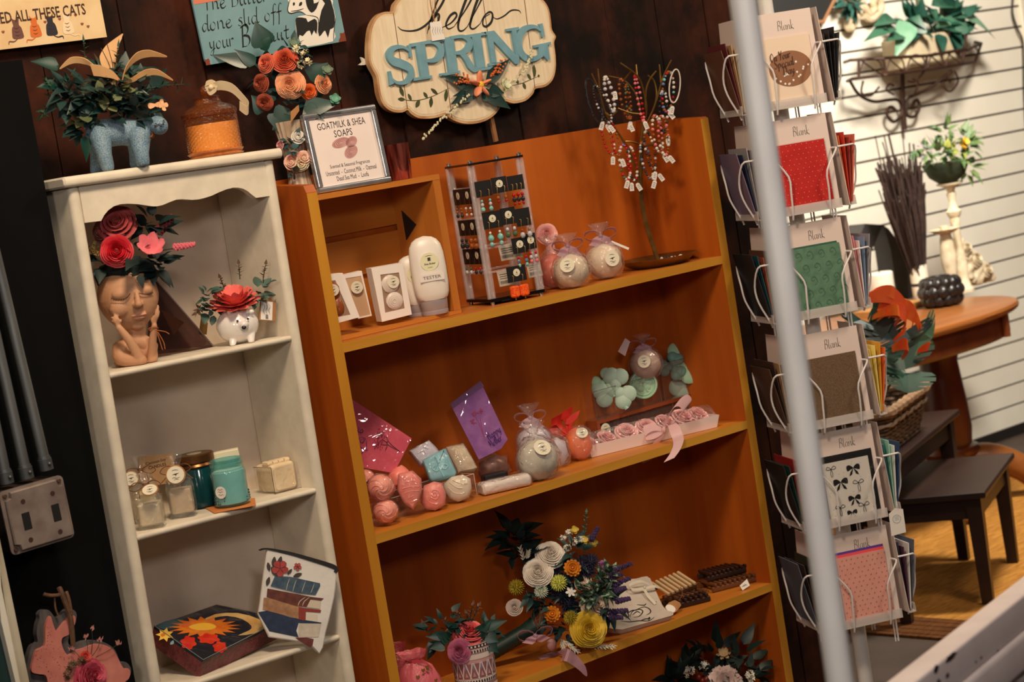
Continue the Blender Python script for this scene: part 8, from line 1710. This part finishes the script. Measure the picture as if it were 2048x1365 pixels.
# ------------------------------------------------------------------ pedestal table and its things
TZ = .67; TC = V((5.22, 4.42, 0)); TR = .56; TRY = .36; PX_ = Y(1889, 811, 4.42).x - TC.x
tw_ = wood('table oak', (150,92,44), (120,68,30), 0, sc=12, rough=.35); tdk = wood('table oak dark', (104,52,26), (76,36,18), 2, sc=12, rough=.3)
t = thing('pedestal_table', 'oblong wooden pedestal table standing near the slat wall', 'table', TC)
el = M.Diagonal((1, TRY/TR, 1, 1))
MB().lathe([(.001,TZ-.030),(TR-.02,TZ-.030),(TR-.004,TZ-.022),(TR,TZ-.012),(TR-.006,TZ-.003),(TR-.016,TZ),(.001,TZ)], 64, el, False, 2.5).build('tabletop', tw_, t); MB().lathe([(TR-.06,TZ-.105),(TR-.045,TZ-.095),(TR-.045,TZ-.030),(TR-.06,TZ-.030)], 64, el, True, 2.5).build('apron', tdk, t)
for a in (-.42, -1.0, -2.4): MB().tube([(TR*.98*cos(a),TRY*1.0*sin(a),TZ-.03),(TR*.98*cos(a),TRY*1.0*sin(a),TZ-.10)], .013, 8).build('drop_block', tdk, t)
MB().lathe([(.085,TZ-.105),(.08,TZ-.12),(.056,TZ-.14),(.050,TZ-.18),(.054,TZ-.24),(.060,TZ-.32),(.063,TZ-.40),(.058,TZ-.455),(.072,TZ-.462),(.078,TZ-.475),(.072,TZ-.488),(.064,TZ-.495),(.06,TZ-.58)], 32, M.Translation((PX_,0,0)) @ M.Diagonal((1.25,1.25,1,1))).build('pedestal', tdk, t)
for a in (-.75, .75, 2.3, 3.9):
    dv = V((cos(a), sin(a), 0)); c_ = V((PX_,0,0)); P_ = cr([c_+dv*.03+V((0,0,TZ-.51)), c_+dv*.12+V((0,0,TZ-.515)), c_+dv*.21+V((0,0,TZ-.56)), c_+dv*.27+V((0,0,.055)), c_+dv*.33+V((0,0,.042))], 5); MB().tube(P_, [.042+.014*sin(pi*i/len(P_))-.022*i/len(P_) for i in range(len(P_))], 10).build('foot', tw_, t)
k, ox, oy = 3.757, 1690, 420
def on5(px, py, z=0): return Z(px, py, TZ+.0004+z)
P = on5(1806, 618); s5 = S(P); t = thing('wood_board', 'thin wooden tray board under the white pillar candle', 'board', P); MB().box((-.16,-.05,0), (.075,.08,.018)).build('board', wood('pale board', (186,132,72), (166,112,56), 0, sc=16), t, smooth=False)
P = on5(1768, 608, .0186); R = 98*s5/k; t = thing('pillar_candle', 'white pillar candle on the wooden tray board', 'candle', P); MB().lathe([(R*.96,0),(R,.004),(R,.103),(R*.9,.107),(R*.3,.104),(.001,.104)], 32).build('wax', mat('white wax', (236,228,212), .5, c2=(226,216,200), ns=10), t); MB().tube([(0,0,.1),(0,.001,.112)], .0015, 5).build('wick', ink, t)
# dark house-shaped frame
hs = mat('charcoal metal', (62,60,60), .5, .2, c2=(50,48,50), ns=12); P = on5(1800, 603); t = thing('house_frame', 'charcoal house-shaped frame leaning behind the white pillar candle', 'decoration', P)
HY = P.y
def H5(a, b, y=HY): return Y(ox+a/k, oy+b/k, y)
for pts in ([(60,340),(150,104),(285,112),(190,330)], [(285,112),(345,300),(400,690),(530,695),(470,330),(330,145)], [(60,340),(190,330),(195,560),(120,560)]):
    mb = MB(); f_ = [H5(a,b) for a,b in pts]; n = len(f_)
    for p in f_: p.z = max(p.z, TZ+.001)
    g_ = [p+V((.0,.07,.0)) for p in f_]; mb.add(f_+g_, [tuple(range(n))[::-1], tuple(range(n,2*n))]+[(i,(i+1)%n,(i+1)%n+n,i+n) for i in range(n)]); mb.build('side', hs, t, True, False)
P = on5(1846, 606); R = 66*s5/k*1.03; t = thing('twig_jar', 'white label jar full of dark twigs on the pedestal table', 'jar', P); hj = .128
MB().lathe([(R*.95,0),(R,.004),(R,hj*.46)], 28, cap=True).build('jar_body', mat('jar white', (226,218,200), .4), t); MB().lathe([(R*1.005,hj*.46),(R*1.005,hj*.54)], 28, cap=False).build('dark_band', ink, t); MB().lathe([(R,hj*.54),(R,hj),(R*.9,hj),(R*.88,hj*.6)], 28, cap=False).build('jar_top', mat('jar white', (226,218,200), .4), t)
r_ = random.Random(5); tgm = mat('dark dried twig', (44,30,26), .85, c2=(66,44,36), ns=60); mb = MB()
for i in range(230):
    a = r_.uniform(0,6.28); rr = r_.random()**.5; l = r_.uniform(.24,.40) if i > 8 else r_.uniform(.40,.50); e = V((rr*.10*cos(a)-.03*(l/.4), rr*.06*sin(a), hj*.8+l)); b_ = V((rr*R*.7*cos(a), rr*R*.7*sin(a), hj*.55)); m_ = b_.lerp(e,.55)+V((r_.uniform(-.012,.012),r_.uniform(-.012,.012),0)); P_ = cr([b_,m_,e], 3); mb.tube(P_, [.0018]*3+[.0016+.0022*r_.random()]*(len(P_)-3), 4)
mb.build('twigs', tgm, t)
ant = mat('distressed ivory', (214,200,172), .65, c2=(178,152,116), ns=30, thr=(.45,.75)); k, ox, oy = 2.201, 1660, 280
def cstick(lab, P, prof, nm='candlestick'):
    t = thing(nm, lab, 'candlestick', P); MB().lathe(prof, 28).build('column', ant, t); return t
P = on5(1930, 584); ht = Y(1660+520/k, 280+190/k, P.y).z - TZ; t = cstick('tall distressed ivory candlestick carrying a bowl of greenery', P, [(0.0341,0),(0.0341,.01),(0.0248,.02),(0.0186,.05),(0.02232,.10),(0.01488,.16),(0.0124,.22),(0.0186,.25),(0.0124,.27),(0.01054,ht*.66),(0.02232,ht*.70),(0.02604,ht*.74),(0.01364,ht*.78),(0.0124,ht*.84),(0.01736,ht*.90),(0.0124,ht*.92),(0.0186,ht*.96)])
MB().lathe([(.018,ht*.96),(.044,ht-.006),(.046,ht),(.042,ht),(.012,ht-.006)], 28).build('drip_plate', ant, t)
P2 = P + V((-.008,0,ht+.0004)); t = thing('greenery_bowl', 'small bowl of yellow and green flowers on the tall candlestick', 'flower arrangement', P2)
mb = MB(); mb.lathe([(.03,0),(.062,.025),(.082,.07),(.076,.07),(.05,.03)], 24); mb.build('bowl', mat('mossy bowl', (36,50,34), .9, c2=(56,66,40), ns=50, bump=.5), t)
foliage([(P2+V((-.06,-.02,.10)), .05), (P2+V((.0,-.03,.10)), .05), (P2+V((.08,-.02,.11)), .05), (P2+V((.13,0,.13)), .03), (P2+V((.02,0,.17)), .03), (P2+V((.12,0,.03)), .03), (P2+V((-.12,0,.13)), .02)], 120, .045, .022, 71).build('leaves', mat('fresh green leaf', (62,98,60), .5, c2=(104,124,70), ns=14), t, True)
foliage([(P2+V((-.05,-.05,.11)), .035), (P2+V((.03,-.05,.11)), .03)], 40, .026, .012, 72).build('lime_leaves', mat('lime leaf', (168,164,74), .6, c2=(136,144,66), ns=20), t, True)
for dx, dz in ((.035,.13),(.02,.12)): mb = MB(); daisy(mb, P2+V((dx,-.07,dz)), V((0,-1,.3)), .018, 8, .5, .2, 2); mb.build('yellow_flower', mat('golden flower', (226,180,60), .6), t, True)
foliage([(P2+V((-.13,-.02,.13)), .025)], 16, .02, .01, 73).build('lilac_sprig', mat('lilac sprig', (150,130,150), .7), t, True)
P = on5(1908, 592); ht = Y(1660+508/k, 280+392/k, P.y).z - TZ; cstick('shorter distressed ivory candlestick with a wide drip plate', P, [(0.02912,0),(0.03024,.012),(0.02016,.022),(0.0224,.035),(0.01568,.05),(0.0168,.06),(0.02576,.10),(0.028,.14),(0.0224,.19),(0.01456,.225),(0.0168,.24),(0.01456,ht-.02),(0.0336,ht-.012),(0.05152,ht-.002),(0.05264,ht),(0.04704,ht-.001),(0.0168,ht-.008)])
P = on5(1948, 572); t = thing('plaster_ornament', 'white plaster floral ornament at the foot of the tall candlestick', 'ornament', P); mb = MB(); r_ = random.Random(9)
for x, z, R in ((-.06,.15,.035),(-.035,.12,.04),(-.01,.08,.045),(.03,.06,.04),(.06,.035,.04),(.085,.02,.025),(-.04,.05,.05),(.02,.025,.05),(-.07,.10,.03)): mb.ball((x,0,max(z,R*.72)), (R,.03,R*.9), 12, 8, j=.5)
mb.v = [V((p.x,p.y,max(p.z,.0005))) for p in mb.v]; fuse(mb.build('plaster', ant, t), .004, 2)
for x, z, R in ((-.045,.14,.026),(.0,.095,.03),(.05,.05,.028)): mb = MB(); rose(mb, (x,-.03,z), (0,-1,.3), R, 5, 4, .9); mb.build('plaster_rose', ant, t)
k, ox, oy = 3.757, 1690, 420
P = on5(1886, 612); R = 40*S(P)*.84; t = thing('lotus_bowl', 'black lotus petal candle bowl at the front of the pedestal table', 'candle holder', P); lb = mat('black ceramic', (34,28,28), .35, c2=(24,20,20), ns=20)
MB().lathe([(R*.55,0),(R*.85,.02),(R*.98,.055),(R*.85,.090),(R*.62,.100),(R*.55,.09),(R*.5,.03),(.001,.025)], 32).build('bowl', lb, t)
mb = MB()
for row, (z, rr, s_) in enumerate(((.022,.88,.030),(.048,1.0,.030),(.074,.92,.026))):
    for i in range(12): a = 2*pi*(i+.5*(row%2))/12; mb.ball((R*rr*cos(a), R*rr*sin(a), z), (s_*.8,s_*.8,s_*.72), 8, 6, fn=lambda d: 1+.25*max(0,d.z)**3)
mb.build('petals', lb, t)
# ------------------------------------------------------------------ nesting tables, basket, flowers
esp = wood('espresso wood', (48,30,24), (36,22,18), 0, sc=10, rough=.4)
def ntable(lab, c0, e1, L, Wd, z, th=.018, leg=.042, nm='nesting_table'):
    e1 = V((e1[0], e1[1], 0)).normalized(); e2 = V((-e1.y, e1.x, 0)); bx = frame((c0.x, c0.y, 0), e1, e2); t = thing(nm, lab, 'table', c0*1.0 - V((0,0,c0.z)), group=None)
    mb = MB(); mb.rbox((0,0,z-th), (L,Wd,z), .005, bx, 3, 0); mb.build('top', esp, t, True)
    i_ = .018
    for x in (i_, L-i_-leg):
        for y in (i_, Wd-i_-leg): mb = MB(); b = .006; mb.add([(x+b,y+b,.0092),(x+leg-b,y+b,.0092),(x+leg-b,y+leg-b,.0092),(x+b,y+leg-b,.0092),(x,y,z-th-.0005),(x+leg,y,z-th-.0005),(x+leg,y+leg,z-th-.0005),(x,y+leg,z-th-.0005)], [(0,3,2,1),(4,5,6,7),(0,1,5,4),(1,2,6,5),(2,3,7,6),(3,0,4,7)], bx); mb.build('leg', esp, t, True, False)
    for a_, b_ in (((i_+leg,i_+.008,z-.075),(L-i_-leg,i_+.026,z-th-.0005)), ((i_+leg,Wd-i_-.026,z-.075),(L-i_-leg,Wd-i_-.008,z-th-.0005)), ((i_+.008,i_+leg,z-.075),(i_+.026,Wd-i_-leg,z-th-.0005)), ((L-i_-.026,i_+leg,z-.075),(L-i_-.008,Wd-i_-leg,z-th-.0005))): MB().box(a_, b_, bx).build('apron', esp, t, True, False)
    return bx
A0, B0 = Z(1970,984,.32), Z(2047,880,.32); e = (B0-A0)
ntable('dark low nesting table on the rug, the smaller one at the front', A0, e, .53, .40, .32)
C0, D0 = Z(1789,924,.45), Z(1919,818,.45); bxt = ntable('dark taller nesting table carrying the wicker basket', C0, D0-C0, (D0-C0).length, .40, .45)
wk = mat('brown wicker', (122,96,72), .8, c2=(78,56,40), ns=70, bump=.6, bs=120); wk2 = mat('dark wicker', (70,52,40), .85, c2=(46,34,26), ns=70, bump=.6, bs=120)
Lb, Wb, hb = .42, .27, .115; bo = bxt @ M.Translation((.05, .045, .4506))
t = thing('wicker_basket', 'rectangular brown wicker basket on the taller nesting table', 'basket', bo @ V((Lb/2, Wb/2, 0)))
def rr_(z, n=4, r=.05, g=0):
    f = .03*z/hb + g; o = []
    for cx, cy, st in ((Lb-r+f,r-f,3),(Lb-r+f,Wb-r+f,0),(r-f,Wb-r+f,1),(r-f,r-f,2)): o += [(cx+r*cos((st+i/n)*pi/2), cy+r*sin((st+i/n)*pi/2)) for i in range(n+1)]
    return o
def loop(z, g=0, wv=0, sub=4):
    P_ = [V((x,y,z)) for x, y in rr_(z, 4, .05, g)]; o = []
    for i, p in enumerate(P_):
        q_ = P_[(i+1)%len(P_)]; n_ = max(1, int((q_-p).length/.012))
        for j in range(n_): o.append(p.lerp(q_, j/n_))
    if wv: o = [p + (p-V((Lb/2,Wb/2,p.z))).normalized()*.004*sin(i*pi/2*1.0+wv) for i, p in enumerate(o)]
    return o
mb = MB(); mb.box((.02,.02,.0), (Lb-.02,Wb-.02,.006), bo)
lo_, hi_ = rr_(0), rr_(hb); n = len(lo_); mb.add([(x,y,0) for x,y in lo_]+[(x,y,hb) for x,y in hi_], [(i,(i+1)%n,(i+1)%n+n,i+n) for i in range(n)], bo); mb.build('lining', wk2, t, True, False)
mb = MB()
for i in range(9): mb.tube([bo @ p for p in loop(.006+i*.0118, .003, i*pi)], .0058, 5, True)
mb.build('woven_rows', wk, t, True)
mb = MB(); L_ = loop(hb+.004, .004); mb.tube([bo @ p for p in L_], [.014+.002*sin(i*1.3) for i in range(len(L_))], 8, True); mb.build('braided_rim', mat('tan wicker rim', (150,116,82), .8, c2=(108,80,56), ns=50, bump=.6, bs=90), t, True)
mb = MB(); q0 = loop(.085, .010)
for s_ in (0, 2): mb.tube([bo @ (p+V((0,0,.004*sin(i*.9+s_)))) for i, p in enumerate(q0)], .003, 5, True)
mb.build('light_cord', mat('pale twisted cord', (168,150,134), .8), t, True)
P = bo @ V((.10,.14,.008)); t = thing('white_box', 'white box with an orange top lying inside the wicker basket', 'box', P); MB().box((.03,.06,.0065), (.17,.20,.085), bo).build('box', white, t, True, False); MB().box((.03,.06,.0852), (.17,.20,.092), bo).build('lid', mat('orange card lid', (206,98,40), .6), t, True, False)
P = bo @ V((.27,.15,.008)); t = thing('tropical_plant', 'orange tropical flowers and split green leaves spilling over the wicker basket', 'plant', P)
k, ox, oy = 2.714, 1690, 570
def X5(a, b, w=0): return D(ox+a/k, oy+b/k, 5.35-w)
of = mat('flame orange petal', (255,138,44), .5, c2=(242,84,30), ns=12, thr=(.4,.6))
of2 = mat('scarlet petal', (236,58,30), .5, c2=(248,110,40), ns=12)
for pts, w in (([(110,80),(190,95),(270,150),(405,240)], .040), ([(120,60),(190,75),(260,110),(330,150)], .034), ([(180,120),(260,150),(330,190),(390,250)], .040), ([(190,150),(240,190),(280,230),(300,255)], .036), ([(200,110),(270,130),(330,165),(400,220)], .030), ([(185,165),(220,205),(250,240)], .030), ([(260,150),(320,200),(350,240)], .034), ([(150,180),(180,190),(165,205)], .022), ([(255,350),(270,390),(290,420)], .030), ([(265,300),(285,290),(300,280)], .022), ([(395,360),(415,370),(430,362)], .026), ([(150,45),(210,90),(240,130)], .030)):
    P_ = cr([X5(a,b,.10) for a,b in pts], 5); n = len(P_); mb = MB(); r2 = rnd.uniform(-.3,.5); mb.strip([p+V((0,-.03*sin(pi*i/n),.02*sin(pi*i/n)))*(1+r2) for i, p in enumerate(P_)], [w*(.25+.75*sin(pi*min(1,.12+i/n))) for i in range(n)], V((.25,-.3+r2,1)), .002); mb.build('petal', of if len(t.children) % 3 else of2, t, True)
ml_ = mat('monstera leaf', (38,76,62), .4, c2=(60,104,86), ns=10); md = mat('monstera deep', (20,46,44), .4, c2=(30,62,56), ns=10)
def monstera(a0, b0, a1, b1, w, m):
    p0, p1 = X5(a0,b0,.06), X5(a1,b1,.08); d = p1-p0; L = d.length; d.normalize(); s1 = d.cross(V((-.64,-.77,.1))).normalized(); mb = MB()
    u1 = s1.cross(d); w *= .62
    for sg in (-1, 1):
        pts = [(.0,.05)]
        for f, o_ in ((-.06,.45),(.0,.85),(.16,1.0),(.20,.45),(.24,1.0),(.42,.98),(.46,.35),(.50,.9),(.64,.78),(.67,.3),(.71,.66),(.86,.42),(1.0,.0)): pts.append((f, o_))
        for i in range(len(pts)-1):
            (f0,w0),(f1,w1) = pts[i], pts[i+1]; c0, c1 = p0+d*L*max(0,f0), p0+d*L*max(0,f1); e0, e1_ = p0+d*L*f0+s1*sg*w*w0+u1*.010*w0, p0+d*L*f1+s1*sg*w*w1+u1*.010*w1
            mb.add([c0,c1,e1_,e0], [(0,1,2,3)])
    mb.build('leaf', m, t, True, False)
for a in ((90,190,60,260,.10,md),(120,210,200,300,.12,md),(200,210,260,300,.10,md),(330,250,370,310,.12,md),(420,260,480,280,.10,gl_),(300,330,330,460,.13,ml_),(340,480,345,590,.11,ml_),(200,330,230,440,.09,ml_),(60,180,40,220,.08,md),(150,120,200,130,.06,ml_),(400,330,420,260,.06,gl_),(250,420,220,470,.07,ml_)): monstera(*a)
for a0, b0, a1, b1 in ((260,480,280,320),(300,470,340,330),(250,480,200,250),(310,480,400,300)): MB().tube([bo @ V((.27,.15,.01)), X5(a1,b1,.05)], .004, 6).build('stem', mat('dark green stem', (30,54,40), .6), t, True)
# ------------------------------------------------------------------ white bench in the foreground
p0, p1 = V((1.711,1.497,.806)), V((2.084,1.579,.824)); p1.z = p0.z; p1 = Z(2048,1150,p0.z); p0 = Z(1770,1365,p0.z)
d = (p1-p0).normalized(); n_ = V((-d.y, d.x, 0)); bx = frame(p0 - d*.35, d, n_); L_ = (p1-p0).length + 1.0
bw = mat('chipped white paint', (232,218,216), .45, c2=(222,208,206), ns=16, bump=.05)
t = thing('bench', 'white painted bench with chipped rail and scrolled ironwork in the lower right corner', 'bench', V((p0.x, p0.y, 0)))
mb = MB(); mb.rbox((0,-.034,-.040), (L_,0,0), .004, bx, 3, 0); mb.build('top_rail', bw, t, True); mb = MB(); mb.rbox((0,-.040,-.082), (L_,-.004,-.0402), .006, bx, 3, 0); mb.build('lower_rail', bw, t, True)
ch = mat('chipped dark wood', (74,50,48), .8); r_ = random.Random(12); mb = MB()
for i in range(26):
    x = .35 + abs(r_.gauss(.05,.08)); z = -r_.choice((.004,.03,.037,.02)); s_ = r_.uniform(.0015,.005); mb.add([(x+s_*1.6*cos(a), -.0344, z+s_*sin(a)*r_.uniform(.5,1.2)) for a in [j*pi/4 for j in range(8)]], [tuple(range(8))], bx)
o = mb.build('paint_chips', ch, t, True, False)
def bpnt(a, b, y=-.02): # point in the upright plane of the bench
    r = ray(1760+a/3.813, 1130+b/3.813); pl = bx @ V((0,y,0)); tt = (pl-CC).dot(n_)/r.dot(n_); return CC+r*tt
for pts, w in (([(810,740),(850,800),(900,850),(980,880),(1060,870),(1160,800),(1240,700)], .010), ([(1020,570),(1060,610),(1110,640),(1180,700),(1250,800)], .008), ([(720,810),(800,840),(900,900),(1000,980),(1100,1060)], .012), ([(990,690),(1040,640),(1090,690),(1040,720)], .007)): MB().tube(cr([bpnt(a,b) for a,b in pts], 6), w*.75, 10).build('iron_scroll', bw, t, True)
MB().ball(bpnt(1035,680), .0105, 12, 8).build('rosette', bw, t, True)
for x in (.04, L_-.08): MB().box((x,-.034,-p0.z), (x+.034,-.002,-.083), bx).build('leg', bw, t, True, False)
# ------------------------------------------------------------------ camera and light
cd = bpy.data.cameras.new('camera'); cam = bpy.data.objects.new('camera', cd); COL.objects.link(cam)
m = M((CR, CU, -fw)).transposed().to_4x4(); m.translation = CC; cam.matrix_world = m
cd.sensor_width = 36; cd.lens = F/2048*36; cd.clip_start = .05; cd.clip_end = 30
cd.dof.use_dof = True; cd.dof.focus_distance = 3.85; cd.dof.aperture_fstop = 7.5
SC.camera = cam
def area(name, loc, to, e, size, c=(255,236,212), sy=None):
    l = bpy.data.lights.new(name, 'AREA'); l.energy = e; l.size = size; l.color = lin(c)
    if sy: l.shape = 'RECTANGLE'; l.size_y = sy
    o = bpy.data.objects.new(name, l); COL.objects.link(o); o.location = loc
    o.rotation_euler = (V(to)-V(loc)).to_track_quat('-Z', 'Y').to_euler(); return o
area('shop_lamp', (1.55, 2.02, 2.66), (2.45, 3.1, 1.0), 33, .35, (255,228,194))
area('shop_lamp_left', (-1.3, .3, 2.15), (2.3, 3.05, 1.1), 22, .6, (255,236,216))
area('shop_lamp_far', (5.0, 3.3, 2.62), (5.9, 5.0, 1.0), 135, .4, (255,246,230))
area('fill_light_near', (.7, -.1, 2.3), (1.9, 1.6, .9), 17, .35, (255,244,236))  # unseen fill light, added to brighten the post, bench and rack
area('fill_light_tables', (3.7, 1.7, 2.62), (4.3, 3.6, .2), 26, .4, (255,232,204))  # added fill so light reaches the rug and basket, no fixture seen
w = bpy.data.worlds.new('world'); SC.world = w; w.use_nodes = True
w.node_tree.nodes['Background'].inputs[0].default_value = (.9,.92,1,1); w.node_tree.nodes['Background'].inputs[1].default_value = .016
SC.view_settings.view_transform = 'Standard'; SC.view_settings.look = 'None'; SC.view_settings.exposure = 0; SC.view_settings.gamma = 1
SC.view_settings.use_curve_mapping = False
SC.cycles.transparent_max_bounces = 40
SC.cycles.max_bounces = 10
